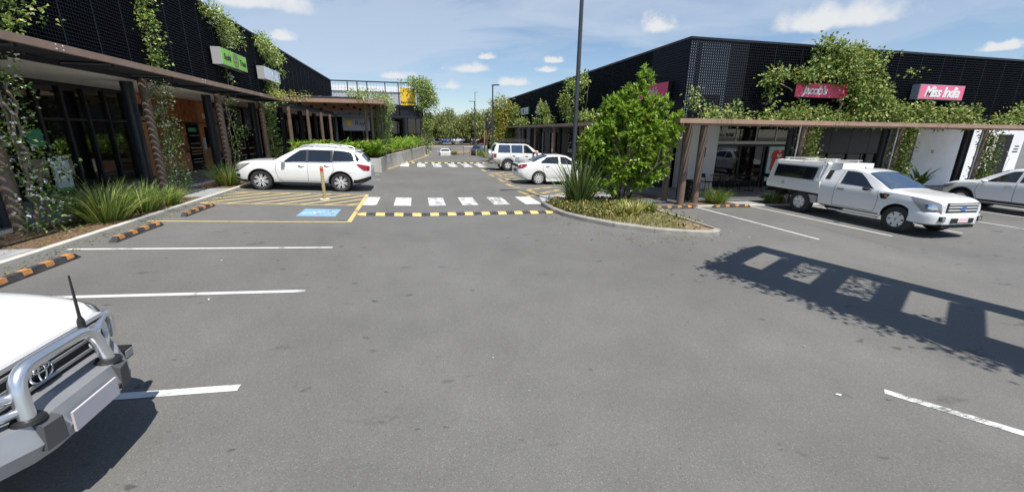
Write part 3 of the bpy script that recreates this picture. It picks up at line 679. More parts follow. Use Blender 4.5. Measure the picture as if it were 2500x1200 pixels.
m = MB(); m.tube([(-7.0,26.55,4.27),(-2.9,26.55,4.27)], .07, 10); m.build('gutter', M['charcoal'], SC)
for i in range(6):
    m = MB(); x = -6.6+i*.62; m.add([(x,27.0,4.28),(x+.5,27.0,4.30),(x+.52,28.2,4.46),(x+.02,28.2,4.44)],[(0,1,2,3)]); m.build('roof_rib', M['roof_white'], SC)
for x, y in ((-2.55,27.3),(-2.0,27.6),(-2.35,28.6),(-2.0,30.2),(-2.0,33.0),(-2.0,36.4),(-2.9,27.2)):
    column(SC, x, y, .8, 3.99, .085, 'brown_post', 'canopy_column')
world_parts(SC)
# ================================================================== FAR LEFT CORNER BUILDING with the yellow sign
FB = empty('corner_building', (-4,49.8,.0), 0, 'dark corner building with open wire screen on top and grey window blinds', 'building')
YB = 49.75
m = MB(); m.box(-8.75,.95,YB-.06,YB+.06,7.50,7.62); m.build('top_rail', M['black_paint'], FB)
m = MB(); m.box(-8.75,.95,YB-.06,YB+.06,5.12,5.26); m.build('lower_rail', M['black_paint'], FB)
posts(FB, [(x, YB) for x in (-8.7,-6.9,-5.9,-4.9,-3.0,-1.6,.4,.9)], 4.0, 7.5, .05)
m = MB()
for i in range(33): x = -8.7+i*.3; m.box(x-.006,x+.006,YB-.006,YB+.006,5.2,7.5)
for i in range(9): z = 5.35+i*.25; m.box(-8.7,.9,YB+.008,YB+.018,z,z+.010)
m.build('wire_screen', M['screen_black'], FB)['kind'] = 'stuff'
for i in range(8):   # black boards under the wire
    z = 4.06+i*.135; m = MB(); m.box(-8.7,.92,YB-.05,YB-.01,z,z+.125); m.build('spandrel_board', M['black_paint'], FB)
m = MB(); m.box(-8.7,.9,YB+.0,YB+.06,3.95,5.12); m.build('spandrel_backing', M['backing_black'], FB)
m = MB(); m.box(-9,.97,YB-.1,YB+.1,3.86,4.04); m.build('beam', M['charcoal'], FB)
YG = YB+1.2
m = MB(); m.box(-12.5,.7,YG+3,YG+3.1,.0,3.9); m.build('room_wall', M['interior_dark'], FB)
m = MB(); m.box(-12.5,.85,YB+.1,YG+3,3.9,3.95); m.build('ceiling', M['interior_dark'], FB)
for i in range(-2,7):
    x = -8.6+i*1.45
    m = MB(); m.box(x-.05,x+.05,YG-.05,YG+.05,.0,3.9); m.build('mullion', M['charcoal'], FB)
    if x < .2:
        xr = min(x+1.4,.75)
        m = MB(); m.box(x+.05,xr,YG-.01,YG+.01,.1,3.85); m.build('pane', M['shop_glass'], FB)
        m = MB(); m.box(x+.08,xr-.03,YG+.03,YG+.05,2.25,3.82); m.build('roller_blind', M['sign_grey'], FB)
column(FB, -1.0, YB, -.1, 3.9, .2, 'charcoal', 'structural_column'); column(FB, .75, YB, -.1, 3.9, .13, 'brown_post', 'canopy_column'); column(FB, -8.5, YB, -.1, 3.9, .2, 'charcoal', 'structural_column')
m = MB(); m.box(.9,.98,YB,YB+14,4.0,7.5); m.build('side_screen', M['black_paint'], FB)
m = MB(); m.box(-14,.9,YB+.1,70,3.96,4.06); m.build('roof', M['roof_grey'], FB)
world_parts(FB)
s = empty('corner_sign', (-.57,YB-.3,5.19), 0, 'square yellow sign with black lettering on the corner building', 'sign')
m = MB(); m.box(-.83,.80,0,.10,0,1.80); m.build('face', M['sign_yellow'], s)
text_part('RayWhite', .40, M['letter_dark'], s, (-.02,-.008,.30), '-Y', offset=.012)
for x in (-.5,.5):
    m = MB(); m.box(x-.03,x+.03,.10,.25,.8,.9); m.build('bracket', M['black_paint'], s)
s = empty('window_sign', (-6.9,YG-.35,2.4), 0, 'grey window sign with a yellow square behind the rope-wrapped columns', 'sign')
m = MB(); m.box(-1.0,1.9,0,.03,0,1.6); m.build('panel', M['sign_grey'], s); m = MB(); m.box(-.55,-.02,-.01,0,.55,1.1); m.build('yellow_square', M['sign_yellow'], s)
text_part('Ray', .75, M['letter_dark'], s, (.85,-.008,.8), '-Y')
WH = empty('warehouse', (-11,76,-.9), 0, 'grey warehouse wall with white roof band seen through the wire screen', 'building')
m = MB(); m.box(-13,11.3,0,8,0,9.6); m.build('wall', M['wall_grey'], WH)
m = MB(); m.box(-13.1,11.4,-.2,8.1,9.6,10.5); m.build('roof_band', M['roof_white'], WH)
for i in range(40):
    m = MB(); m.box(-12.9+i*.6,-12.55+i*.6,-.05,0,2,9.6); m.build('wall_rib', M['wall_grey'], WH)
# ------------------------------------------------------------------ planter
PL = empty('concrete_planter', (-2,30,.1), 0, 'long board-marked concrete planter wall holding lush green plants', 'planter')
def wall_run(pts, top, th=.16, w=1.25):
    for (ax, ay), (bx, by) in zip(pts[:-1], pts[1:]):
        d = Vector((bx-ax, by-ay)); Ln = d.length; d.normalize(); nrm = Vector((-d.y, d.x)); n = max(1, round(Ln/w))
        for i in range(n):
            p = Vector((ax,ay))+d*(Ln*i/n+.004); q = Vector((ax,ay))+d*(Ln*(i+1)/n-.004)
            poly = [(p.x,p.y),(q.x,q.y),(q.x+nrm.x*th,q.y+nrm.y*th),(p.x+nrm.x*th,p.y+nrm.y*th)]
            m = MB(); m.prism(poly, lambda x,y: gz(x,y)-.1, top); m.build('wall_panel', M['concrete'], PL)
wall_run([(-6.9,25.45),(-2.05,25.45)], .90, w=1.6); wall_run([(-2.05,25.452),(-1.93,27.6)], .90); wall_run([(-1.93,27.6),(.86,43.9)], .93); wall_run([(.86,43.9),(-.6,44.6)], .93)
m = MB(); m.prism([(-6.9,25.6),(-2.2,25.6),(-2.05,27.7),(.68,43.8),(-8.2,44.5),(-8.2,25.6)], 0, .78); m.build('soil', M['mulch'], PL)
world_parts(PL)
strip([(-1.85,27.5),(1.0,43.9)], .10, 'line_yellow', 'edge_line'); 
m = MB(); m.box(.75,1.25,43.7,44.3,-.05,.05); m.build('kerb_end', M['hump_yellow'], ground)
# ================================================================== RIGHT BUILDING
RB = empty('corner_shop_building', (14,18,-.15), 0, 'black screened corner shop building with brown canopy on the right of the street', 'building')
RX, RY = 10.05, 14.5        # street-side and front screens
sm2 = screen_mesh(1.25, 2.78)
sm3 = screen_mesh(1.25, 2.78, th=.048, tv=.022)
screens(RB, (RX, RY), (1,0), 2, 1.25, 3.06, 2.78, sm3, 0); screens(RB, (RX+2.5, RY), (1,0), 15, 1.25, 3.06, 2.78, sm2, 0)
screens(RB, (RX, RY), (0,1), 2, 1.25, 3.06, 2.78, sm3, R(90)); screens(RB, (RX, RY+2.5), (0,1), 23, 1.25, 3.06, 2.78, sm2, R(90))
posts(RB, [(RX+1.25*i, RY-.01) for i in range(0,18)] + [(RX-.01, RY+1.25*i) for i in range(1,26)], 3.04, 5.86, .018, 'screen_black')
m = MB(); m.box(RX-.06,RX+21.4,RY-.06,RY+.07,5.84,5.92); m.build('parapet_rail', M['black_paint'], RB)
m = MB(); m.box(RX-.06,RX+.07,RY+.072,RY+31.3,5.84,5.92); m.build('parapet_rail', M['black_paint'], RB)
m = MB(); m.box(RX+1.9,RX+21.4,RY+.12,RY+.18,3.06,5.84); m.box(RX+.5,RX+1.898,RY+.40,RY+.46,3.06,3.95); m.build('backing_wall', M['backing_black'], RB)
m = MB(); m.box(RX+.12,RX+.18,RY+1.3,RY+31.3,3.06,5.84); m.build('backing_wall', M['backing_black'], RB)
for x, y in ((RX+.62,RY+.35),):
    m = MB(); m.box(x-.09,x+.09,y-.05,y+.05,3.06,5.84); m.build('screen_strut', M['backing_black'], RB)
m = MB(); m.box(RX+.6,RX+21.4,RY+.6,RY+31,3.05,3.15); m.build('roof', M['roof_grey'], RB)
# far low end
m = MB(); m.box(RX-.1,RX+.2,RY+31.4,61,2.9,5.0); m.build('end_screen', M['black_paint'], RB)
for i in range(12):
    y = RY+31.5+i*1.24; m = MB(); m.box(RX-.14,RX-.1,y-.03,y+.03,2.9,5.0); m.build('screen_post', M['black_paint'], RB)
m = MB(); m.box(RX+.2,RX+8,60.9,61,-1,5.0); m.build('end_wall', M['black_paint'], RB)
m = MB(); m.box(RX+.6,RX+.8,RY+31.4,61,-1,2.9); m.build('end_wall_lower', M['black_paint'], RB)
# canopy
FX, FY = 8.62, 12.5
for x0, x1 in ((8.57,10.6),(10.6,15.6),(15.6,20.6),(20.6,26.0),(26.0,31.0)):
    m = MB(); m.box(x0+.004 if x0 > 9 else x0,x1-.004,FY-.05,FY+.05,2.84,2.985); fa = m.build('fascia', M['brown_steel'], RB)
    m = MB()
    for dx in (-.35,-.2,.05,.18):
        for dz in (2.88,2.945): m.lathe([(.016,0),(.015,.01)], 8, 'Y', (min(x1,30)+dx-.25, FY-.06, dz))
    m.build('bolt', M['brown_post'], fa)['kind'] = 'stuff'
for y0, y1 in ((12.552,18),(18,24),(24,30),(30,36),(36,45.5)):
    m = MB(); m.box(FX-.05,FX+.05,y0+.004,y1-.004,2.84,2.985); m.build('fascia', M['brown_steel'], RB)
o = link('canopy_slats', slats_mesh(240, .09, 1.05, axis='Y'), RB, (9.0, FY+.052, 2.87)); o['kind'] = 'stuff'
o = link('canopy_slats', slats_mesh(360, .09, .9, axis='X'), RB, (FX+.052, 13.7, 2.87)); o['kind'] = 'stuff'
m = MB(); m.box(8.9,31,13.6,13.7,2.80,3.0); m.build('edge_beam', M['brown_post'], RB)
m = MB(); m.box(9.55,9.65,13.702,45.5,2.80,3.0); m.build('edge_beam', M['brown_post'], RB)
m = MB(); m.box(9.66,31,13.71,18.2,2.92,3.0); m.build('soffit', M['soffit'], RB)
m = MB(); m.box(9.66,12.6,18.202,45.5,2.92,3.0); m.build('soffit', M['charcoal'], RB)
for x, y, r in ((9.72,13.55,.13),(10.50,13.75,.13),(9.55,14.35,.12)): column(RB, x, y, -.14, 2.9, r, 'brown_post', 'canopy_column')
column(RB, 10.22, 14.3, -.14, 2.95, .16, 'charcoal', 'structural_column')
for x in (15.0,20.0,24.95,29.9):
    column(RB, x, 13.7, -.2, 2.9, .115, 'brown_post', 'canopy_column'); column(RB, x+.14, 14.35, -.2, 2.95, .16, 'charcoal', 'structural_column')
    m = MB(); m.tube([(x-.28,13.62,-.2),(x-.28,13.62,2.85)], .03, 8); m.build('down_pipe', M['galv'], RB)
for y in (23.5,28.4,33.3,38.4,43.3):
    column(RB, 9.62, y, -.1, 2.9, .11, 'timber_post', 'canopy_column'); column(RB, 10.2, y+.5, -.1, 2.95, .15, 'charcoal', 'structural_column')
# street-side shop wall: dark boards and glass
m = MB(); m.box(12.4,12.5,18.3,45,-.2,2.92); m.build('side_wall', M['backing_black'], RB)
for i in range(60):
    y = 18.5+i*.44; m = MB(); m.box(12.36,12.40,y,y+.40,-.12,2.9); m.build('wall_board', M['charcoal'], RB)
for y in (21.2,25.6,30.2,35,39.6):
    m = MB(); m.box(12.30,12.358,y,y+2.6,.1,2.5); w = m.build('shop_window', M['black_paint'], RB)
    for k in range(2):
        m = MB(); m.box(12.28,12.298,y+.08+k*1.24,y+1.28+k*1.24,.2,2.42); m.build('pane', M['shop_glass_clear'], w)
# front shop wall
WY = 18.0
def wbox(n, x0, x1, z0, z1, mat, y0=WY-.03, y1=WY+.05): m = MB(); m.box(x0,x1,y0,y1,z0,z1); return m.build(n, M[mat], RB)
wbox('white_wall', 12.55, 14.4, -.18, 2.92, 'white_wall', WY-.3, WY-.06); 
m = MB(); m.box(12.55,12.75,WY-.059,18.3,-.18,2.92); m.build('white_wall', M['white_wall'], RB)
m = MB(); m.box(12.75,12.78,16.6,WY-.302,-.18,2.9); 
wbox('timber_wall', 11.6, 12.5, -.18, 2.92, 'charcoal', 18.3, 18.4)
# bakery front: highlight panes over a pale transom, sliding doors below
for i in range(4):
    x = 14.42+i*1.19; w = wbox('highlight_frame', x, x+.05, 2.16, 2.9, 'pale_trim'); wbox('pane', x+.05, x+1.19, 2.18, 2.9, 'shop_glass', WY, WY+.012)
wbox('transom', 14.42, 19.2, 2.02, 2.16, 'pale_trim', WY-.06, WY+.05); wbox('head_rail', 14.42, 19.2, 1.90, 2.018, 'black_paint')
for i, x in enumerate((14.42,15.95,17.4,17.65)):
    wbox('door_stile', x, x+.1, -.18, 1.9, 'black_paint')
for x0, x1 in ((14.52,15.95),(16.05,17.4)): wbox('pane', x0, x1, -.1, 1.9, 'shop_glass', WY, WY+.012)
wbox('window_poster', 17.75, 18.95, .1, 1.9, 'poster_mint', WY-.02, WY+.01)
m = MB()
heart = []
def poly_part(pts, name, mat, y=WY-.03, parent=RB):
    m = MB(); n = len(pts); m.add([(x,y,z) for x,z in pts]+[(x,y-.006,z) for x,z in pts],[tuple(range(n)),tuple(range(2*n-1,n-1,-1))]+[(i,(i+1)%n,n+(i+1)%n,n+i) for i in range(n)]); return m.build(name, M[mat], parent)
poly_part([(17.95,.78),(18.02,1.28),(17.93,1.32),(17.98,1.58),(18.10,1.72),(18.34,1.74),(18.38,1.62),(18.48,1.62),(18.54,1.74),(18.80,1.74),(18.86,1.60),(18.78,1.52),(18.80,1.25),(18.50,1.15),(18.40,.95),(18.22,.98),(18.14,.74),(18.02,.66)], 'red_figure', 'sign_red')
poly_part([(18.40,1.26),(18.26,1.44),(18.30,1.54),(18.38,1.52),(18.41,1.47),(18.45,1.53),(18.54,1.54),(18.58,1.44)], 'heart', 'poster_mint', WY-.038)
wbox('wall_pier', 19.2, 20.2, -.2, 2.92, 'black_paint', WY-.2, WY+.05)
# dark panelled bay with low windows
for i in range(5):
    x = 20.22+i*1.32; wbox('dark_panel', x, x+1.30, 1.55, 2.92, 'charcoal'); wbox('mullion', x-.04, x+.05, -.2, 1.55, 'black_paint', WY-.06, WY+.05)
    wbox('pane', x+.05, x+1.28, .2, 1.52, 'shop_glass_clear', WY, WY+.012); wbox('stall_riser', x, x+1.30, -.2, .2, 'charcoal')
o = wbox('window_notice', 24.55, 24.85, .75, .98, 'lamp_amber', WY-.012, WY-.004)
wbox('wall_pier', 26.84, 27.3, -.2, 2.92, 'black_paint', WY-.2, WY+.05)
wbox('white_wall', 27.32, 36.2, -.3, 2.92, 'white_wall'); wbox('wall_vent', 28.9, 29.1, 1.55, 1.75, 'sign_grey', WY-.05, WY-.03)
wbox('door', 33.9, 35.2, -.3, 2.65, 'backing_black', WY-.045, WY-.031); wbox('door_reveal', 33.8, 33.9, -.3, 2.7, 'pale_trim', WY-.06, WY-.031)
for i, z in enumerate((1.62,1.78,1.95)): wbox('wall_lettering', 35.5+.05*i, 35.95, z, z+.06, 'letter_dark', WY-.045, WY-.031)
wbox('black_notice', 13.32, 13.76, 1.40, 1.86, 'backing_black', WY-.325, WY-.302)
poly_part([(13.5,1.46),(13.54,1.6),(13.47,1.66),(13.55,1.72),(13.62,1.66),(13.58,1.58),(13.57,1.46)], 'notice_figure', 'letter_white', WY-.33)
text_part('b\'s BAK', .26, M['letter_dark'], RB, (15.1, WY-.02, 2.45), '-Y', name='window_lettering'); wbox('window_card', 14.75, 15.1, 2.62, 2.85, 'blind', WY-.02, WY-.008)
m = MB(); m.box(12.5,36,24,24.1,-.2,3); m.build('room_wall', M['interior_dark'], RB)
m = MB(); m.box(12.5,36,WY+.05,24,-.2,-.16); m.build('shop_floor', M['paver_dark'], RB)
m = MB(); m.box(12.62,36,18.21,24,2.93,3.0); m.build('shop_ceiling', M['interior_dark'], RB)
m = MB(); m.box(15,19,20.4,21.2,-.16,.9); m.build('counter', M['sign_grey'], RB)
world_parts(RB)
# forecourt, kerbs, beds
def flat(name, poly, z1, mat, z0=-1.1): m = MB(); m.prism(poly, z0, z1); return struct(m.build(name, M[mat]))
def zf(x, y): return gz(x, y) + .035
flat('forecourt', [(8.9,14.0),(40,14.3),(40,26),(9.2,26)], zf, 'footpath'); flat('street_footpath', [(9.0,26.002),(13,26.002),(13,44),(9.0,44)], zf, 'footpath')
flat('garden_bed', [(10.1,13.12),(12.0,13.12),(12.0,14.298),(10.1,14.298)], lambda x,y: gz(x,y)+.03, 'mulch'); flat('garden_bed', [(13.3,13.12),(32,13.12),(32,14.298),(13.3,14.298)], lambda x,y: gz(x,y)+.03, 'mulch')
flat('paved_ramp', [(12.0,13.12),(13.3,13.12),(13.3,14.298),(12.0,14.298)], lambda x,y: gz(x,y)+.045, 'paver_grey')
kb = flat('kerb', [(10.1,12.98),(11.5,12.98),(11.5,13.118),(10.1,13.118)], lambda x,y: gz(x,y)+.05, 'kerb_pale')
for i in range(13):
    x = 11.5+i*1.5; m = MB(); m.prism([(x+.005,12.98),(x+1.495,12.98),(x+1.495,13.118),(x+.005,13.118)], lambda x,y: gz(x,y)-.2, lambda x,y: gz(x,y)+.05); m.build('kerb_block', M['kerb_pale'], kb)
kb2 = flat('kerb', [(8.85,16.3),(8.98,16.3),(8.98,17.7),(8.85,17.7)], lambda x,y: gz(x,y)+.11, 'kerb_concrete')
for i in range(17):
    y = 17.7+i*1.5; m = MB(); m.prism([(8.85,y+.005),(8.98,y+.005),(8.98,y+1.495),(8.85,y+1.495)], lambda x,y: gz(x,y)-.2, lambda x,y: gz(x,y)+.11); m.build('kerb_block', M['kerb_concrete'], kb2)
flat('garden_bed', [(8.0,15.9),(8.9,16.28),(9.9,15.7),(9.9,14.6),(9.0,15.2)], lambda x,y: gz(x,y)+.07, 'mulch')
# signs on the right building
s = box_sign('bakery_sign', 14.65,17.25,14.12,14.42,3.93,4.48,'sign_pink','black_paint','pink bakery sign under the big vine, with white script lettering','-Y')
text_part("Jacob's", .46, M['letter_white'], s, (-.34,-.168,.27), '-Y', shear=.25, offset=.012, spacing=.92); text_part('BAKERY', .24, M['sign_pink_b'], s, (.72,-.168,.22), '-Y')
s = box_sign('restaurant_sign', 21.05,23.65,14.12,14.42,4.03,4.63,'sign_pink_b','letter_grey','pink restaurant sign with slanting white script above the vine','-Y')
text_part('Miss India', .58, M['letter_white'], s, (0,-.168,.29), '-Y', shear=.3, offset=.018, spacing=.9)
s = box_sign('bakery_side_sign', 9.82,9.98,15.3,17.5,3.86,4.48,'sign_pink','black_paint','pink sign on the street-side screen half hidden by the island tree','-X')
text_part("Jacob's", .42, M['letter_white'], s, (-.098,.2,.3), '-X', shear=.25)
s = box_sign('shop_sign', 9.86,9.98,36.6,39.4,4.0,4.62,'letter_white','poster_green','white sign with a small arch emblem above the parked wagon','-X')
m = MB(); m.tube([(-.077,.25+.16*math.cos(R(a)),.22+.26*math.sin(R(a))) for a in range(0,181,15)], .03, 6); m.build('arch_emblem', M['letter_dark'], s)
m = MB(); m.box(-.08,-.073,.12,.38,.12,.22); m.build('emblem_base', M['letter_dark'], s); m = MB(); m.box(-.08,-.073,-.75,-.55,.12,.22); m.build('emblem_dot', M['letter_dark'], s)
s = box_sign('bottle_shop_sign', 9.86,9.98,31.2,34.1,3.93,4.56,'sign_white','sign_blue','white and blue sign with dark capital lettering beside the arch sign','-X')
m = MB(); m.box(-.082,-.074,-1.42,-.45,.02,.61); m.build('blue_panel', M['sign_blue'], s); text_part('BOTTLESHOP', .30, M['letter_dark'], s, (-.078,.48,.40), '-X', spacing=.9); text_part('BEER  WINE', .15, M['letter_grey'], s, (-.078,.48,.16), '-X')
# bin, cafe furniture
b = empty('litter_bin', (10.75,14.35,gz(10.75,14.35)+.036), 0, 'black round litter bin beside the brown corner columns', 'bin')
m = MB(); m.lathe([(.24,0),(.29,.70),(.30,.74)], 20); m.build('drum', M['rubber_black'], b, 40)
m = MB(); m.lathe([(.315,.74),(.325,.78),(.30,.81),(.22,.80),(.21,.74)], 20); m.build('rim', M['trim_black'], b, 40)
m = MB(); m.lathe([(.25,.02),(.255,.05)], 20); m.build('base_ring', M['trim_black'], b, 40)
for z in (.2,.36,.52):
    m = MB(); m.lathe([(.257+z*.062,z),(.266+z*.062,z+.01),(.257+z*.062,z+.02)], 20); m.build('rib', M['trim_black'], b, 40)
def cafe_chair(x, y, rz, label):
    c = empty('cafe_chair', (x,y,gz(x,y)+.036), rz, label, 'chair', 'black cafe chairs outside the bakery')
    for sx in (-.2,.2):
        for sy in (-.2,.2):
            m = MB(); m.tube([(sx*1.1,sy*1.1,0),(sx,sy,.45)], .014, 6); m.build('leg', M['trim_black'], c)
    m = MB(); m.box(-.22,.22,-.22,.22,.44,.465); m.build('seat', M['trim_black'], c)
    for sx in (-.2,.2):
        m = MB(); m.tube([(sx,.2,.45),(sx,.27,.84)], .014, 6); m.build('back_post', M['trim_black'], c)
    m = MB(); m.box(-.2,.2,.245,.27,.66,.84); m.build('backrest', M['trim_black'], c)
def cafe_table(x, y, label):
    c = empty('cafe_table', (x,y,gz(x,y)+.036), 0, label, 'table', 'cafe tables outside the bakery')
    m = MB(); m.box(-.33,.33,-.33,.33,.72,.745); m.build('table_top', M['trim_black'], c); m = MB(); m.tube([(0,0,.03),(0,0,.72)], .025, 8); m.build('pedestal', M['trim_black'], c)
    m = MB(); m.box(-.25,.25,-.04,.04,0,.03); m.box(-.04,.04,-.25,.25,.001,.031); m.build('foot', M['trim_black'], c)
cafe_table(14.0,16.7,'black cafe table nearest the white wall, seen through the columns'); cafe_table(15.7,16.7,'black cafe table nearer the red heart poster')
cafe_chair(13.35,16.75,R(80),'black cafe chair closest to the white wall'); cafe_chair(14.65,16.6,R(-95),'black cafe chair on the poster side of the left cafe table'); cafe_chair(15.1,17.0,R(60),'black cafe chair between the two cafe tables, turned to the glass'); cafe_chair(16.4,16.75,R(-80),'black cafe chair next to the parked pickup, right of the tables')
# ================================================================== PERGOLA (its shadow lies across the asphalt; the frame stands past the right edge of view)
PG = empty('shade_pergola', (9.4,2.0,gz(9.4,2.0)), 0, 'leafy steel shade pergola whose barred shadow lies across the asphalt', 'pergola')
A = Vector((5.63,6.62,0)); B = Vector((7.95,7.89,0)); D = Vector((.27,-.963,0)); off = Vector((.127,-.472,0))*5.3
A += off; B += off; HP = 5.3-.08
W = (B-A)
def beam(p, q, w, h, name):
    d = (q-p).normalized(); n = Vector((-d.y,d.x,0))*w/2; m = MB()
    m.prism([tuple((p+n)[:2]),tuple((p-n)[:2]),tuple((q-n)[:2]),tuple((q+n)[:2])], HP, HP+h); m.build(name, M['brown_steel'], PG)
beam(B+W*-.075, B+W*-.075+D*9, .52, .12, 'edge_beam'); beam(A+W*.15, A+W*.15+D*9, .84, .12, 'edge_beam')
for t in (.12,.95,1.82,2.70,3.60,4.5,5.4,6.3,7.2,8.1,8.9):
    beam(A+W*.30+D*t, B-W*.175+D*t, .36, .10, 'cross_beam')
for p in (A+W*.12+D*8.7, B-W*.07+D*8.7, B-W*.07+D*5.6+W*.02):
    m = MB(); m.box(p.x-.1,p.x+.1,p.y-.1,p.y+.1,gz(p.x,p.y)-.1,HP); m.build('post', M['brown_steel'], PG)
n = 7600; tt = rng_.uniform(-.15, 9, n); ww = np.concatenate([rng_.normal(.02, .08, 2600), rng_.uniform(.05, .85, 5000)**1.15])
P = np.array(A)[None]+np.array(W)[None]*ww[:,None]+np.array(D)[None]*tt[:,None]; P[:,2] = HP+rng_.uniform(.0,.25,n)
keep = (ww < .16) | (np.sin(tt*2.1+ww*6)+np.cos(tt*5.3) > .15-.5*(tt<2.6)+.8*(tt>3.4)); P = P[keep]
stuff('foliage', leaves_mesh('foliage', P, rand_dirs(len(P), 0), .13, .55, M['leaf_vine']), PG)
world_parts(PG)
for ch in PG.children: pass
# ================================================================== VEHICLES
def pchip(keys):
    """monotone cubic through (x, v) keys"""
    X = np.array([k[0] for k in keys], float); V = np.array([k[1] for k in keys], float)
    if len(X) == 1: return lambda x: V[0]
    h = np.diff(X); d = np.diff(V)/h; m_ = np.zeros(len(X))
    m_[0], m_[-1] = d[0], d[-1]
    for i in range(1, len(X)-1):
        if d[i-1]*d[i] > 0: w1, w2 = 2*h[i]+h[i-1], h[i]+2*h[i-1]; m_[i] = (w1+w2)/(w1/d[i-1]+w2/d[i])
    def f(x):
        x = min(max(x, X[0]), X[-1]); i = min(max(int(np.searchsorted(X, x)-1), 0), len(h)-1); t = (x-X[i])/h[i]
        return float((1+2*t)*(1-t)**2*V[i]+t*(1-t)**2*h[i]*m_[i]+t*t*(3-2*t)*V[i+1]+t*t*(t-1)*h[i]*m_[i+1])
    return f
class Car:
    """body lofted through half-sections; x = 0 at the nose running back, y to the car's left, z up"""
    SUB = (1,1,3,4,5,2,2,2)
    def __init__(s, L, keys, stations=None):
        s.L = L; s.k = {n: pchip(v) for n, v in keys.items()}
        xs = set(np.linspace(0, L, 44).tolist()); 
        for v in keys.values():
            for a, _ in v: xs.add(float(a))
        xs = sorted(xs); s.xs = [xs[0]]
        for x in xs[1:]:
            if x-s.xs[-1] > .012: s.xs.append(x)
        s.xs[-1] = L
    def ctrl(s, x):
        k = {n: f(x) for n, f in s.k.items()}
        zb, wl, wm, zm, ws, zs, wr, zr, zt = (k[n] for n in ('zb','wl','wm','zm','ws','zs','wr','zr','zt'))
        return [(0,zb),(wl*.82,zb),(wl,zb+.07),(wm,zm),(ws,zs),(wr,zr),(wr*.86,zr+(zt-zr)*.55),(wr*.5,zr+(zt-zr)*.88),(0,zt)]
    def S(s, x, t):
        c = s.ctrl(x); i = min(int(t), 7); f = t-i; a, b = c[i], c[i+1]
        y = a[0]+(b[0]-a[0])*f; z = a[1]+(b[1]-a[1])*f
        if i == 2: y += .02*math.sin(math.pi*f)*(1 if f else 1)
        if i == 3: y += .018*math.sin(math.pi*f)
        return Vector((x, y, z))
    def nrm(s, x, t):
        e = .02; x0, x1 = max(0,x-e), min(s.L,x+e); t0, t1 = max(0,t-.04), min(8,t+.04)
        a = s.S(x1,t)-s.S(x0,t); b = s.S(x,t1)-s.S(x,t0); n = a.cross(b)
        if n.length < 1e-9: return Vector((0,0,1))
        n.normalize()
        c = s.S(x,t)-Vector((x,0,.6))
        return n if n.dot(c) >= 0 else -n
    def pt(s, x, t, off=0., side=1):
        p = s.S(x,t)+s.nrm(x,t)*off; return (p.x, p.y*side, p.z)
    def body(s, root, mat, arches, cut=None):
        ts = []
        for i, n in enumerate(s.SUB): ts += [i+j/n for j in range(n)]
        ts.append(8.0); m = MB(); nt_ = len(ts); vs = []
        full = [(t,-1) for t in ts[::-1]] + [(t,1) for t in ts[1:-1]] 
        ring = [(t,1) for t in ts] + [(t,-1) for t in ts[-2:0:-1]]
        n = len(ring)
        for x in s.xs:
            for t, sd in ring: p = s.S(x,t); vs.append((p.x, p.y*sd, p.z))
        fs = [(i*n+j, i*n+(j+1)%n, (i+1)*n+(j+1)%n, (i+1)*n+j) for i in range(len(s.xs)-1) for j in range(n)]
        fs += [tuple(range(n)), tuple(range(len(s.xs)*n-1, (len(s.xs)-1)*n-1, -1))]
        m.add(vs, fs); o = m.build('body', [M[mat], M['trim_black']], root)
        # wheel arches
        c = MB(); c.mi = 1
        for ax, r, zc in arches:
            for sd in (1,-1):
                c.lathe([(r,0),(r,.42)], 28, 'Y', (ax, .62 if sd > 0 else -1.04, zc))
        co = c.build('cutter', [M[mat], M['trim_black']]); 
        md = o.modifiers.new('b', 'BOOLEAN'); md.operation = 'DIFFERENCE'; md.object = co; md.solver = 'EXACT'
        me = bpy.data.meshes.new_from_object(o.evaluated_get(bpy.context.evaluated_depsgraph_get()))
        o.modifiers.clear(); old = o.data; o.data = me; bpy.data.meshes.remove(old); d = co.data; bpy.data.objects.remove(co); bpy.data.meshes.remove(d)
        smooth_mesh(me, 32); return o
    def patch(s, root, name, mat, edge, off=.008, nx=12, nt=5, sides=(1,-1)):
        """edge: (x0,x1) as functions or pairs at t0..t1 -> ((xa0,xb0,t0),(xa1,xb1,t1)[,...]) rows"""
        out = []
        for sd in sides:
            m = MB(); rows = []
            for r in range(nt+1):
                f = r/nt*(len(edge)-1); i = min(int(f), len(edge)-2); u = f-i; a, b = edge[i], edge[i+1]
                xa, xb, t = [a[q]+(b[q]-a[q])*u for q in range(3)]
                rows.append([s.pt(xa+(xb-xa)*c/nx, t, off, sd) for c in range(nx+1)])
            m.grid(rows)
            # thin edge so the pane has thickness
            o = m.build(name, M[mat], root, 50); out.append(o)
            md = None
        return out
    def seam(s, root, pts, w=.012, off=.004, mat='seam_dark', name='panel_gap', sides=(1,-1)):
        for sd in sides:
            m = MB(); P = []
            for (xa,ta),(xb,tb) in zip(pts[:-1], pts[1:]):
                n = max(2, int((abs(xb-xa)+abs(tb-ta)*.4)/.08)); P += [(xa+(xb-xa)*i/n, ta+(tb-ta)*i/n) for i in range(n)]
            P.append(pts[-1]); rows = []
            for i, (x,t) in enumerate(P):
                q = P[min(i+1,len(P)-1)]; p = P[max(i-1,0)]
                d = (Vector(s.pt(*q,0,sd))-Vector(s.pt(*p,0,sd))).normalized(); nn = s.nrm(x,t); nn = Vector((nn.x,nn.y*sd,nn.z)); e = d.cross(nn).normalized()*w/2
                c = Vector(s.pt(x,t,off,sd)); rows.append([tuple(c-e), tuple(c+e)])
            m.grid(rows); m.build(name, M[mat], root)
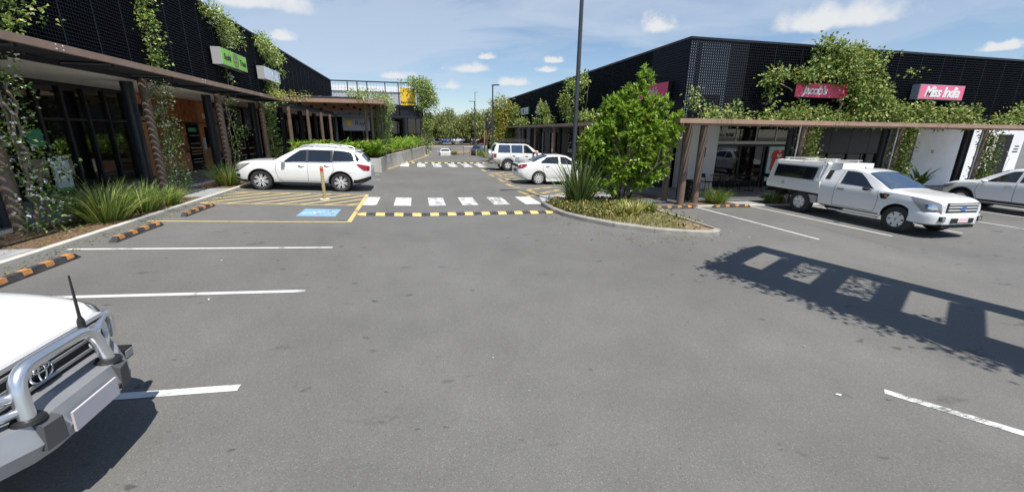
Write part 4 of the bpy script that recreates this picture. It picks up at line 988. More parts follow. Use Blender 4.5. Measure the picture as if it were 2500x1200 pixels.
    def shield(s, root, name, mat, x0, x1, tmin, off=.007, side_trim=.0, n=14):
        """glass across the car: windscreen / rear window over x0..x1, from t=tmin (near the roof edge) over the centre"""
        m = MB(); rows = []
        for i in range(n+1):
            x = x0+(x1-x0)*i/n; r = []
            for j in range(-10, 11):
                t = 8-(8-tmin)*abs(j)/10; r.append(s.pt(x, t, off, 1 if j >= 0 else -1))
            rows.append(r)
        m.grid(rows); return m.build(name, M[mat], root, 50)
def make_wheel(root, x, y, zc, R_, w, side, spokes=10, rim_mat='alloy', style='twin', rimr=None):
    """tyre with its rim; side = +1 for the car's left"""
    rr = rimr or R_*.68; m = MB()
    m.lathe([(rr*.98,-w/2+.01),(R_*.90,-w/2),(R_*.975,-w/2+.02),(R_,-w/4),(R_,w/4),(R_*.975,w/2-.02),(R_*.90,w/2),(rr*.98,w/2-.01)], 36, 'Y', caps=False)
    o = m.build('wheel', M['tyre'], root, 40, (x, y, zc))
    m = MB(); f = side
    m.lathe([(rr,-w*.4),(rr,w*.44),(rr*.93,w*.46),(rr*.90,w*.38),(rr*.88,w*.05)], 32, 'Y', caps=False)
    for k in range(spokes):
        a = 2*math.pi*k/spokes
        if style == 'twin':
            for da in (-.12,.12):
                b1, b2 = a+da*2.0, a+da*1.25
                P = []
                for rad, ang, hw in ((rr*.20,b1,.020),(rr*.92,b2,.017)):
                    c_, s_ = math.cos(ang), math.sin(ang); P += [(rad*s_+hw*c_, rad*c_-hw*s_), (rad*s_-hw*c_, rad*c_+hw*s_)]
                (x0,z0),(x1,z1),(x2,z2),(x3,z3) = P; ya, yb = f*w*.36, f*w*.41
                m.add([(x0,ya,z0),(x1,ya,z1),(x3,yb,z3),(x2,yb,z2),(x0,ya-f*.03,z0),(x1,ya-f*.03,z1),(x3,yb-f*.03,z3),(x2,yb-f*.03,z2)],[(0,1,2,3),(4,7,6,5),(0,4,5,1),(1,5,6,2),(2,6,7,3),(3,7,4,0)])
        else:
            P = []; hw0, hw1 = (.05,.075) if style == 'fat' else (.03,.03)
            for rad, hw in ((rr*.2,hw0),(rr*.92,hw1)):
                c_, s_ = math.cos(a), math.sin(a); P += [(rad*s_+hw*c_, rad*c_-hw*s_), (rad*s_-hw*c_, rad*c_+hw*s_)]
            (x0,z0),(x1,z1),(x2,z2),(x3,z3) = P; ya, yb = f*w*.38, f*w*.42
            m.add([(x0,ya,z0),(x1,ya,z1),(x3,yb,z3),(x2,yb,z2),(x0,ya-f*.04,z0),(x1,ya-f*.04,z1),(x3,yb-f*.04,z3),(x2,yb-f*.04,z2)],[(0,1,2,3),(4,7,6,5),(0,4,5,1),(1,5,6,2),(2,6,7,3),(3,7,4,0)])
    m.lathe([(.001,f*w*.36),(rr*.24,f*w*.37),(rr*.22,f*w*.43),(.001,f*w*.44)], 16, 'Y', caps=False)
    rim = m.build('rim', M[rim_mat], o, 35)
    m = MB(); m.lathe([(.001,f*w*.10),(rr*.9,f*w*.10)], 24, 'Y', caps=False); m.build('brake_disc', M['alloy_dark'], o)
    m = MB(); m.lathe([(.001,f*w*.442),(rr*.1,f*w*.442),(rr*.1,f*w*.43)], 12, 'Y', caps=False); m.build('hub_cap', M['alloy_dark'], o)
    return o
def wheels(root, axles, track, R_, w, **k):
    for ax in axles:
        for sd in (1,-1): make_wheel(root, ax, sd*(track/2), R_, R_, w, sd, **k)
def mirror(root, x, y, z, mat, sd):
    m = MB(); m.lathe([(.02,0),(.075,.015),(.085,.06),(.07,.12),(.03,.145)], 12, 'X', (0,0,0)); o = m.build('mirror', M[mat], root, 50, (x, y+sd*.09, z)); o.scale = (1,1.3,.72)
    q = MB(); q.tube([(0,-sd*.12,-.04),(.05,0,-.02)], .02, 6); q.build('mirror_stalk', M['trim_black'], o)
def handle(root, car, x, t, mat='chrome', w=.20):
    for sd in (1,-1):
        a = car.pt(x-w/2,t,.012,sd); b = car.pt(x,t,.035,sd); c = car.pt(x+w/2,t,.012,sd); m = MB(); m.tube([a,b,c], .016, 6); m.build('door_handle', M[mat], root)
def arch_lip(root, car, ax, zc, r, mat, w=.055):
    """wheel-arch moulding following the body side"""
    for sd in (1,-1):
        m = MB(); rows = []
        for i in range(21):
            a = R(-8+196*i/20); row = []
            for rad in (r-.004, r+w):
                x = ax-rad*math.cos(a); z = zc+rad*math.sin(a)
                # find body half-width at this x,z by walking the section
                best = None
                for k in range(0, 31):
                    t = 2+k*.08; p = car.S(min(max(x,0),car.L),t)
                    if best is None or abs(p.z-z) < best[0]: best = (abs(p.z-z), p.y)
                row.append((x, (best[1]+.012)*sd, z))
            rows.append(row)
        m.grid(rows); m.build('arch_moulding', M[mat], root, 60)
def place(root, nose, heading, ground_z=None):
    """nose (x,y) of the car's centre line, heading = direction the nose points, in radians from +X"""
    # local x runs from nose backwards
    root.location = (nose[0], nose[1], ground_z if ground_z is not None else 0); root.rotation_euler = (0,0,heading+math.pi)
def tilt(root, L, wb=(.9,3.8)):
    """set the car on the sloping ground"""
    c, s_ = math.cos(root.rotation_euler.z), math.sin(root.rotation_euler.z); x, y = root.location.x, root.location.y
    def at(u, v): return gz(x+c*u-s_*v, y+s_*u+c*v)
    f = (at(wb[0],.75)+at(wb[0],-.75))/2; r = (at(wb[1],.75)+at(wb[1],-.75))/2; l_ = (at(wb[0],.75)+at(wb[1],.75))/2; q = (at(wb[0],-.75)+at(wb[1],-.75))/2
    pitch = -(r-f)/(wb[1]-wb[0]); roll = (l_-q)/1.5
    root.location.z = f + pitch*wb[0] + .004
    root.rotation_euler = (Matrix.Rotation(root.rotation_euler.z,4,'Z') @ Matrix.Rotation(pitch,4,'Y') @ Matrix.Rotation(roll,4,'X')).to_euler()

# ---------------------------------------------------------------- white seven-seat SUV in the left bay
def suv_big():
    r = empty('parked_suv', (0,0,0), 0, 'white large SUV with silver roof rails parked beside the yellow-hatched area', 'car')
    L = 5.0
    k = dict(zb=[(0,.34),(.3,.26),(4.4,.26),(4.75,.38),(5,.5)], wl=[(0,.55),(.25,.80),(.7,.92),(4.3,.92),(4.8,.82),(5,.66)],
        wm=[(0,.62),(.22,.86),(.7,.965),(2.5,.975),(4.3,.965),(4.8,.88),(5,.72)], zm=[(0,.6),(.6,.66),(4.4,.68),(5,.76)],
        ws=[(0,.60),(.22,.80),(.7,.90),(1.5,.925),(4.2,.91),(4.75,.84),(5,.70)], zs=[(0,.82),(.12,.93),(.5,1.03),(1.4,1.09),(3.2,1.13),(4.5,1.20),(5,1.10)],
        wr=[(0,.50),(.22,.66),(.7,.76),(1.35,.80),(1.9,.70),(2.4,.655),(3.6,.66),(4.5,.63),(4.75,.64),(5,.62)],
        zr=[(0,.90),(.12,1.01),(.5,1.09),(1.35,1.15),(1.75,1.36),(2.2,1.60),(2.6,1.69),(3.6,1.70),(4.35,1.62),(4.62,1.50),(4.85,1.26),(5,1.12)],
        zt=[(0,.92),(.12,1.04),(.5,1.13),(1.3,1.19),(1.70,1.42),(2.2,1.68),(2.6,1.76),(3.4,1.78),(4.3,1.70),(4.62,1.58),(4.85,1.30),(5,1.14)])
    c = Car(L, k); c.body(r, 'car_white', [(.96,.44,.385),(3.86,.44,.385)])
    c.shield(r, 'windscreen', 'car_glass', 1.38, 2.12, 5.25); c.shield(r, 'rear_window', 'car_glass', 4.66, 4.90, 5.2)
    g = 'car_glass'
    c.patch(r, 'side_window', g, ((1.72,2.60,4.10),(2.02,2.60,4.6),(2.36,2.60,4.90))); c.patch(r, 'side_window', g, ((2.68,3.50,4.10),(2.68,3.50,4.90))); c.patch(r, 'side_window', g, ((3.58,4.52,4.12),(3.58,4.58,4.45),(3.60,4.38,4.90)))
    for a, b in ((2.60,2.68),(3.50,3.58)): c.patch(r, 'door_pillar', 'trim_black', ((a,b,4.08),(a,b,4.92)), off=.006, nx=2)
    c.seam(r, [(1.55,4.0),(1.50,3.4),(1.58,2.5),(1.75,2.15)]); c.seam(r, [(2.64,4.0),(2.66,3.0),(2.66,2.15)]); c.seam(r, [(3.55,4.05),(3.62,3.4),(3.45,2.9),(3.35,2.4),(3.32,2.15)]); c.seam(r, [(1.6,2.2),(3.35,2.2)])
    c.seam(r, [(1.7,4.05),(4.4,4.07)], .02, .008, 'chrome', 'belt_trim')
    c.patch(r, 'sill_trim', 'trim_black', ((1.42,3.40,1.5),(1.42,3.40,2.05)), off=.012, nt=2); c.seam(r, [(1.45,2.12),(3.38,2.12)], .025, .02, 'alloy', 'sill_strip')
    c.patch(r, 'bumper_trim', 'trim_black', ((.0,.50,1.6),(.0,.50,2.25)), off=.01, nt=3); c.patch(r, 'bumper_trim', 'trim_black', ((4.32,5.0,1.4),(4.35,5.0,2.5)), off=.012, nt=3)
    c.patch(r, 'headlight', 'lamp_clear', ((.03,.22,3.45),(.05,.46,3.8),(.08,.56,3.98)), off=.012); c.patch(r, 'headlight_surround', 'trim_black', ((.0,.16,3.3),(.04,.64,4.02)), off=.006)
    c.patch(r, 'fog_lamp', 'trim_black', ((.06,.22,2.55),(.04,.25,2.95)), off=.012, nx=4)
    c.patch(r, 'tail_light', 'lamp_red', ((4.74,4.94,3.4),(4.58,4.96,3.65),(4.46,4.96,3.90)), off=.014); c.patch(r, 'fuel_door', 'car_white', ((4.12,4.28,3.2),(4.12,4.28,3.6)), off=.006, nx=2)
    handle(r, c, 2.42, 3.75); handle(r, c, 3.36, 3.8)
    for sd in (1,-1):
        mirror(r, 1.72, sd*.93, 1.16, 'car_white', sd); arch_lip
        m = MB(); m.tube([(2.35,sd*.60,1.72),(2.5,sd*.61,1.80),(3.3,sd*.60,1.835),(4.1,sd*.58,1.79),(4.25,sd*.57,1.70)], .022, 8); m.build('roof_rail', M['alloy'], r, 60)
    arch_lip(r, c, .96, .385, .44, 'trim_black', .028); arch_lip(r, c, 3.86, .385, .44, 'trim_black', .028)
    for x in (2.75,3.65): m = MB(); m.box(x-.03,x+.03,-.6,.6,1.835,1.862); m.build('roof_bar', M['alloy'], r)
    m = MB(); m.add([(4.28,-.62,1.69),(4.28,.62,1.69),(4.62,.56,1.70),(4.62,-.56,1.70),(4.28,-.62,1.64),(4.28,.62,1.64),(4.62,.56,1.675),(4.62,-.56,1.675)],[(0,1,2,3),(7,6,5,4),(0,4,5,1),(1,5,6,2),(2,6,7,3),(3,7,4,0)]); m.build('spoiler', M['car_white'], r)
    m = MB(); m.box(4.56,4.60,-.2,.2,1.695,1.715); m.build('high_stop_lamp', M['lamp_red'], r)
    m = MB(); m.box(-.012,.02,-.5,.5,.62,.84); m.build('grille', M['trim_black'], r); m = MB(); m.tube([(-.02,-.34,.84),(-.02,-.18,.62),(-.02,.18,.62),(-.02,.34,.84)], .02, 6); m.build('grille_bar', M['chrome'], r)
    m = MB(); m.box(4.985,5.012,-.26,.26,.82,.95); m.build('number_plate', M['plate'], r)
    wheels(r, (.96,3.86), 1.66, .385, .245, spokes=7, style='twin', rimr=.275); return r, L
r, L_ = suv_big(); place(r, (-6.70,18.06), math.pi); tilt(r, L_, (.96,3.86)); r.scale = (.97,1,.95)

# ---------------------------------------------------------------- white pickup with service canopy
def pickup():
    r = empty('pickup_truck', (0,0,0), 0, 'white single-cab pickup with a boxy service canopy and dark side window', 'pickup')
    L = 3.45
    k = dict(zb=[(0,.50),(.3,.42),(3.45,.40)], wl=[(0,.62),(.25,.80),(.6,.88),(3.3,.88),(3.45,.87)], wm=[(0,.70),(.22,.88),(.7,.935),(2.5,.93),(3.45,.92)], zm=[(0,.72),(.6,.78),(3.45,.80)],
        ws=[(0,.68),(.2,.82),(.6,.885),(1.5,.90),(3.45,.90)], zs=[(0,.98),(.12,1.06),(.5,1.13),(1.4,1.18),(3.45,1.20)],
        wr=[(0,.60),(.2,.70),(.6,.77),(1.3,.80),(1.8,.74),(2.3,.66),(3.2,.66),(3.45,.66)], zr=[(0,1.03),(.12,1.11),(.5,1.18),(1.28,1.235),(1.7,1.44),(2.25,1.69),(2.6,1.74),(3.3,1.73),(3.45,1.70)],
        zt=[(0,1.05),(.12,1.14),(.5,1.215),(1.25,1.27),(1.65,1.48),(2.2,1.75),(2.6,1.80),(3.3,1.79),(3.45,1.76)])
    c = Car(L, k); c.body(r, 'car_white', [(.93,.46,.42)])
    c.shield(r, 'windscreen', 'car_glass_blue', 1.32, 2.12, 5.22); c.patch(r, 'side_window', 'car_glass', ((1.72,2.80,4.12),(2.02,2.80,4.6),(2.34,2.80,4.90))); c.patch(r, 'rear_quarter', 'trim_black', ((3.22,3.40,4.3),(3.22,3.40,4.88)), nx=2)
    c.seam(r, [(1.58,4.0),(1.52,3.3),(1.56,2.4),(1.62,2.1)]); c.seam(r, [(2.88,4.9),(2.92,4.0),(2.92,2.1)]); c.seam(r, [(1.62,2.12),(2.92,2.12)])
    c.patch(r, 'headlight', 'lamp_clear', ((.0,.34,3.05),(.02,.58,3.6),(.05,.70,3.97)), off=.02); c.patch(r, 'headlight_bowl', 'chrome', ((.06,.22,3.3),(.10,.34,3.7)), off=.026, nx=4); c.patch(r, 'fender_vent', 'trim_black', ((1.30,1.44,3.45),(1.22,1.52,3.85)), off=.012, nx=3); c.patch(r, 'fender_badge', 'lamp_amber', ((1.28,1.34,3.6),(1.28,1.36,3.75)), off=.016, nx=2, nt=2)
    handle(r, c, 2.72, 3.72, 'trim_black', .22)
    for sd in (1,-1):
        mirror(r, 1.78, sd*.95, 1.20, 'trim_black', sd)
        m = MB(); m.box(1.45,3.0,sd*.80,sd*.93,.33,.37); m.build('side_step', M['alloy'], r)
    # face: grille with bars, badge, bumper with lamps
    m = MB(); m.box(-.015,.05,-.58,.58,.76,1.05); m.build('grille', M['trim_black'], r)
    for z in (.82,.905,.985): m = MB(); m.box(-.03,0,-.54,.54,z,z+.042); m.build('grille_bar', M['alloy'], r)
    m = MB(); m.lathe([(.001,-.045),(.08,-.045),(.09,-.03)], 18, 'X', (0,0,.895)); o = m.build('badge', M['sign_blue'], r); o.scale = (1,1.3,.75); o.location = (0,0,.895*.25)
    m = MB(); rows = []
    for y, dx in ((-.955,.62),(-.945,.36),(-.90,.14),(-.78,.0),(-.5,-.055),(0,-.07),(.5,-.055),(.78,.0),(.90,.14),(.945,.36),(.955,.62)):
        rows.append([(.10+dx*.6,y*.93,.40),(-.0+dx,y,.44),(-.015+dx,y,.60),(0+dx,y,.70),(.03+dx,y*.985,.76),(.12+dx*.8,y*.96,.785)])
    m.grid(rows); m.build('bumper', M['car_white'], r, 45)
    m = MB(); m.box(-.085,-.06,-.42,.42,.48,.62); m.build('bumper_intake', M['trim_black'], r); m = MB(); m.box(-.10,-.086,-.19,.19,.50,.62); m.build('number_plate', M['plate_pink'], r)
    for sd in (1,-1):
        m = MB(); m.box(-.06,.12,sd*.60,sd*.78,.53,.66); o = m.build('fog_recess', M['trim_black'], r); q = MB(); q.lathe([(.001,-.075),(.05,-.075),(.05,-.05)], 14, 'X', (0,sd*.68,.595)); q.build('fog_lamp', M['lamp_clear'], o)
        m = MB(); m.lathe([(.001,-.12),(.016,-.12),(.016,-.06)], 8, 'X', (0,sd*.3,.40)); m.build('tow_hook', M['trim_black'], r)
    m = MB(); m.box(-.02,.9,-.6,.6,.33,.42); m.build('bash_plate', M['trim_black'], r)
    # canopy body on the tray
    x0, x1, hw = 3.40, 5.72, .93
    m = MB(); prof = [(x0+.02,.86),(x0+.10,1.22),(x0-.02,1.86),(x0+.10,1.93),(x1-.35,1.93),(x1-.12,1.86),(x1,.92),(x1-.03,.82),(x0+.02,.80)]
    n = len(prof); hws = [hw,hw,hw-.10,hw-.16,hw-.16,hw-.10,hw,hw,hw]
    vs = [(x,h,z) for (x,z),h in zip(prof,hws)]+[(x,-h,z) for (x,z),h in zip(prof,hws)]
    m.add(vs, [tuple(range(n)), tuple(range(2*n-1,n-1,-1))]+[(i,n+i,n+(i+1)%n,(i+1)%n) for i in range(n)]); o = m.build('service_canopy', M['car_white'], r)
    def side(x, z, sd, off): 
        t = min(max((z-1.2)/.66,0),1); return (x, sd*(hw-.10*t+off), z)
    for sd in (1,-1):
        def panel(name, mat, pts, off):
            m = MB(); m.add([side(x,z,sd,off) for x,z in pts]+[side(x,z,sd,off-.02) for x,z in pts],[tuple(range(len(pts)))]+[(i,(i+1)%len(pts),len(pts)+(i+1)%len(pts),len(pts)+i) for i in range(len(pts))]); return m.build(name, M[mat], o)
        panel('side_hatch', 'car_white_b', [(x0+.22,.92),(x1-.20,.92),(x1-.28,1.78),(x0+.14,1.78)], .018)
        panel('side_window', 'car_glass', [(x0+.36,1.26),(x1-.30,1.26),(x1-.34,1.72),(x0+.28,1.72)], .026)
        panel('lock', 'sign_grey', [(x0+1.5,1.0),(x0+1.6,1.0),(x0+1.6,1.1),(x0+1.5,1.1)], .024)
        m = MB(); m.tube([(x0+.05,sd*.86,1.86),(x1-.2,sd*.86,1.88)], .015, 6); m.build('rain_gutter', M['pale_trim'], o)
    for x in (3.55,4.35,5.2):
        m = MB(); m.box(x-.02,x+.02,-.80,.80,1.985,2.003); b = m.build('roof_bar', M['pale_trim'], o)
        for sd in (1,-1): q = MB(); q.box(x-.02,x+.02,sd*.62,sd*.66,1.93,1.985); q.build('bar_foot', M['galv'], b)
    # chassis, guards, tool box, cab hood on roof
    m = MB(); m.box(3.0,5.7,-.42,-.34,.52,.66); m.box(3.0,5.7,.34,.42,.52,.66); m.box(3.3,5.65,-.88,.88,.76,.80); m.build('chassis', M['trim_black'], r)
    for sd in (1,-1):
        m = MB(); m.box(3.55,4.15,sd*.5,sd*.86,.44,.72); m.build('tool_box', M['sign_grey'], r)
        m = MB(); pts = [(4.15+.47*(1-math.cos(R(a))), .42+.47*math.sin(R(a))) for a in range(0,181,20)]
        for sdd in (sd*.62, sd*.90): pass
        m.grid([[(x,sd*.60,z),(x,sd*.90,z)] for x,z in [(4.62-.46*math.cos(R(a))-.46+.46, .42+.42*math.sin(R(a))) for a in range(15,166,15)]]); m.build('mud_guard', M['trim_black'], r)
    m = MB(); m.box(3.02,3.42,-.66,.66,1.735,1.93); m.build('cab_shroud', M['car_white'], r)
    m = MB(); m.add([(x,sd*.3+s2,z) for sd in (1,) for s2 in (0,) for x,z in ((2.5,1.80),(2.58,1.80),(2.60,1.86))],[(0,1,2)]); m.build('roof_fin', M['trim_black'], r)
    m = MB(); m.box(5.65,5.75,-.9,.9,.62,.78); m.build('rear_bar', M['trim_black'], r)
    wheels(r, (.93,4.15), 1.58, .40, .265, spokes=6, style='fat', rimr=.235); arch_lip(r, c, .93, .42, .46, 'car_white', .05); return r
r = pickup(); place(r, (14.12,7.74), -math.pi/2); tilt(r, 5.5, (.93,4.15)); r.scale = (.965,.97,.93)

# ---------------------------------------------------------------- generic passenger shapes
def suv_small(name, label, paint, detail=True):
    r = empty(name, (0,0,0), 0, label, 'car'); L = 4.33
    k = dict(zb=[(0,.34),(.3,.24),(3.8,.24),(4.1,.38),(4.33,.5)], wl=[(0,.50),(.25,.74),(.6,.84),(3.7,.84),(4.1,.76),(4.33,.6)], wm=[(0,.58),(.22,.80),(.6,.885),(3.7,.885),(4.1,.81),(4.33,.66)], zm=[(0,.58),(.6,.62),(4.33,.74)],
        ws=[(0,.55),(.22,.74),(.6,.82),(1.3,.85),(3.6,.84),(4.1,.78),(4.33,.64)], zs=[(0,.72),(.15,.80),(.6,.93),(1.2,1.0),(2.6,1.06),(3.9,1.14),(4.33,1.04)],
        wr=[(0,.45),(.22,.6),(.6,.70),(1.1,.75),(1.7,.63),(2.2,.585),(3.2,.58),(3.9,.57),(4.33,.56)], zr=[(0,.78),(.15,.87),(.6,.99),(1.1,1.06),(1.5,1.28),(1.95,1.48),(2.4,1.53),(3.1,1.51),(3.7,1.40),(4.1,1.18),(4.33,1.06)],
        zt=[(0,.80),(.15,.90),(.6,1.03),(1.05,1.09),(1.45,1.33),(1.95,1.55),(2.4,1.60),(3.1,1.585),(3.7,1.48),(4.1,1.22),(4.33,1.08)])
    c = Car(L, k); c.body(r, paint, [(.85,.40,.34),(3.46,.40,.34)])
    c.shield(r, 'windscreen', 'car_glass', 1.12, 1.88, 5.25); c.shield(r, 'rear_window', 'car_glass', 3.74, 4.12, 5.25)
    c.patch(r, 'side_window', 'car_glass', ((1.42,2.30,4.12),(1.72,2.30,4.6),(2.05,2.30,4.90))); c.patch(r, 'side_window', 'car_glass', ((2.38,3.55,4.12),(2.38,3.52,4.5),(2.40,3.15,4.90)))
    c.seam(r, [(1.3,4.0),(1.25,3.2),(1.35,2.2)]); c.seam(r, [(2.34,4.9),(2.34,4.0),(2.36,2.15)]); c.seam(r, [(1.3,2.15),(3.0,2.15)]); c.seam(r, [(3.1,4.1),(3.2,3.2),(2.98,2.2)])
    c.patch(r, 'sill_trim', 'trim_black', ((1.26,3.05,1.5),(1.26,3.05,2.3)), off=.012, nt=2); c.patch(r, 'bumper_trim', 'trim_black', ((3.87,4.33,1.4),(3.87,4.33,2.4)), off=.012, nt=3)
    c.patch(r, 'headlight', 'lamp_clear', ((.05,.35,3.4),(.12,.62,3.96)), off=.012); c.patch(r, 'tail_light', 'lamp_red', ((4.0,4.28,3.4),(3.80,4.29,3.95)), off=.012)
    arch_lip(r, c, .85, .34, .40, 'trim_black', .05); arch_lip(r, c, 3.46, .34, .40, 'trim_black', .05)
    handle(r, c, 2.15, 3.7, 'chrome', .18); handle(r, c, 3.0, 3.75, 'chrome', .18)
    for sd in (1,-1): mirror(r, 1.42, sd*.87, 1.07, paint, sd)
    m = MB(); m.box(-.012,.02,-.4,.4,.58,.78); m.build('grille', M['trim_black'], r); m = MB(); m.box(4.315,4.34,-.25,.25,.78,.9); m.build('number_plate', M['plate'], r)
    wheels(r, (.85,3.46), 1.53, .34, .22, spokes=10, style='fat', rimr=.225); return r
r = suv_small('parked_suv', 'white small SUV cut off by the right edge, nose towards the shops', 'car_white_b'); place(r, (22.30,12.78), math.pi/2); tilt(r, 4.3, (.85,3.46)); r.scale = (1,1,1.05)
m = MB(); m.tube([(1.05,.62,1.05),(1.15,.64,1.9)], .006, 5); m.build('aerial', M['galv'], r)
# its twin stands beyond the right edge of view and shows as a reflection in the bakery glass
r2 = suv_small('parked_suv', 'white small SUV out in the car park, mirrored in the bakery doors', 'car_white'); place(r2, (24.6,4.2), math.pi); tilt(r2, 4.3, (.85,3.46))

def sedan():
    r = empty('parked_sedan', (0,0,0), 0, 'white sedan with rear spoiler behind the sword-leaf plant', 'car'); L = 4.57
    k = dict(zb=[(0,.30),(.3,.20),(4.0,.20),(4.35,.32),(4.57,.42)], wl=[(0,.50),(.25,.74),(.6,.85),(4.0,.85),(4.35,.78),(4.57,.62)], wm=[(0,.58),(.22,.80),(.6,.88),(3.9,.885),(4.35,.82),(4.57,.68)], zm=[(0,.52),(.6,.56),(4.57,.66)],
        ws=[(0,.55),(.22,.74),(.6,.80),(1.3,.84),(3.8,.82),(4.3,.76),(4.57,.66)], zs=[(0,.64),(.15,.72),(.6,.84),(1.2,.91),(2.6,.98),(3.8,1.03),(4.4,1.02),(4.57,.95)],
        wr=[(0,.45),(.22,.6),(.6,.68),(1.15,.72),(1.75,.60),(2.2,.555),(3.0,.56),(3.6,.62),(4.0,.68),(4.4,.66),(4.57,.60)], zr=[(0,.68),(.15,.77),(.6,.89),(1.15,.97),(1.6,1.20),(2.0,1.37),(2.4,1.42),(2.9,1.40),(3.4,1.27),(3.85,1.08),(4.1,1.06),(4.45,1.05),(4.57,.98)],
        zt=[(0,.70),(.15,.80),(.6,.93),(1.12,1.0),(1.55,1.24),(2.0,1.43),(2.4,1.485),(2.9,1.47),(3.4,1.34),(3.85,1.12),(4.1,1.085),(4.45,1.075),(4.57,1.0)])
    c = Car(L, k); c.body(r, 'car_white', [(.92,.38,.325),(3.55,.38,.325)])
    c.shield(r, 'windscreen', 'car_glass', 1.18, 1.92, 5.25); c.shield(r, 'rear_window', 'car_glass', 3.06, 3.80, 5.2)
    c.patch(r, 'side_window', 'car_glass', ((1.48,2.38,4.12),(1.75,2.38,4.6),(2.05,2.38,4.90))); c.patch(r, 'side_window', 'car_glass', ((2.50,3.42,4.12),(2.50,3.42,4.45),(2.50,3.10,4.90))); c.patch(r, 'door_pillar', 'car_white', ((2.39,2.49,4.08),(2.39,2.49,4.92)), off=.006, nx=2)
    c.seam(r, [(2.44,4.0),(2.44,2.15)]); c.seam(r, [(3.3,4.05),(3.35,3.3),(3.12,2.3)]); c.seam(r, [(1.3,2.15),(3.1,2.15)]); c.seam(r, [(3.86,5.5),(4.52,5.4)], .01)
    c.patch(r, 'tail_light', 'lamp_red', ((4.36,4.56,3.45),(4.18,4.565,3.7),(4.14,4.565,3.95)), off=.014); c.patch(r, 'reverse_lamp', 'lamp_clear', ((4.40,4.46,3.6),(4.38,4.44,3.85)), off=.018, nx=2); c.patch(r, 'headlight', 'lamp_clear', ((.05,.35,3.4),(.12,.62,3.96)), off=.012)
    m = MB(); m.box(4.555,4.585,-.60,.60,.86,.99); m.build('rear_panel', M['trim_black'], r)
    m = MB(); m.box(4.57,4.60,-.24,.24,.62,.74); m.build('number_plate', M['alloy_dark'], r)
    m = MB(); m.add([(4.20,-.70,1.24),(4.20,.70,1.24),(4.50,.72,1.27),(4.50,-.72,1.27),(4.20,-.70,1.21),(4.20,.70,1.21),(4.50,.72,1.25),(4.50,-.72,1.25)],[(0,1,2,3),(7,6,5,4),(0,4,5,1),(1,5,6,2),(2,6,7,3),(3,7,4,0)]); sp = m.build('spoiler', M['car_white'], r)
    for sd in (1,-1): m = MB(); m.box(4.24,4.44,sd*.52,sd*.60,1.06,1.22); m.build('spoiler_foot', M['car_white'], sp); mirror(r, 1.48, sd*.86, .98, 'car_white', sd)
    handle(r, c, 2.2, 3.7, 'car_white', .18); handle(r, c, 3.1, 3.75, 'chrome', .18)
    for sd in (1,-1): m = MB(); m.box(1.3,3.15,sd*.82,sd*.90,.17,.26); m.build('side_skirt', M['car_white'], r)
    wheels(r, (.92,3.55), 1.56, .325, .22, spokes=10, style='thin', rimr=.24, rim_mat='alloy'); return r
r = sedan(); place(r, (9.48,20.62), 0.0); tilt(r, 4.5, (.92,3.55))

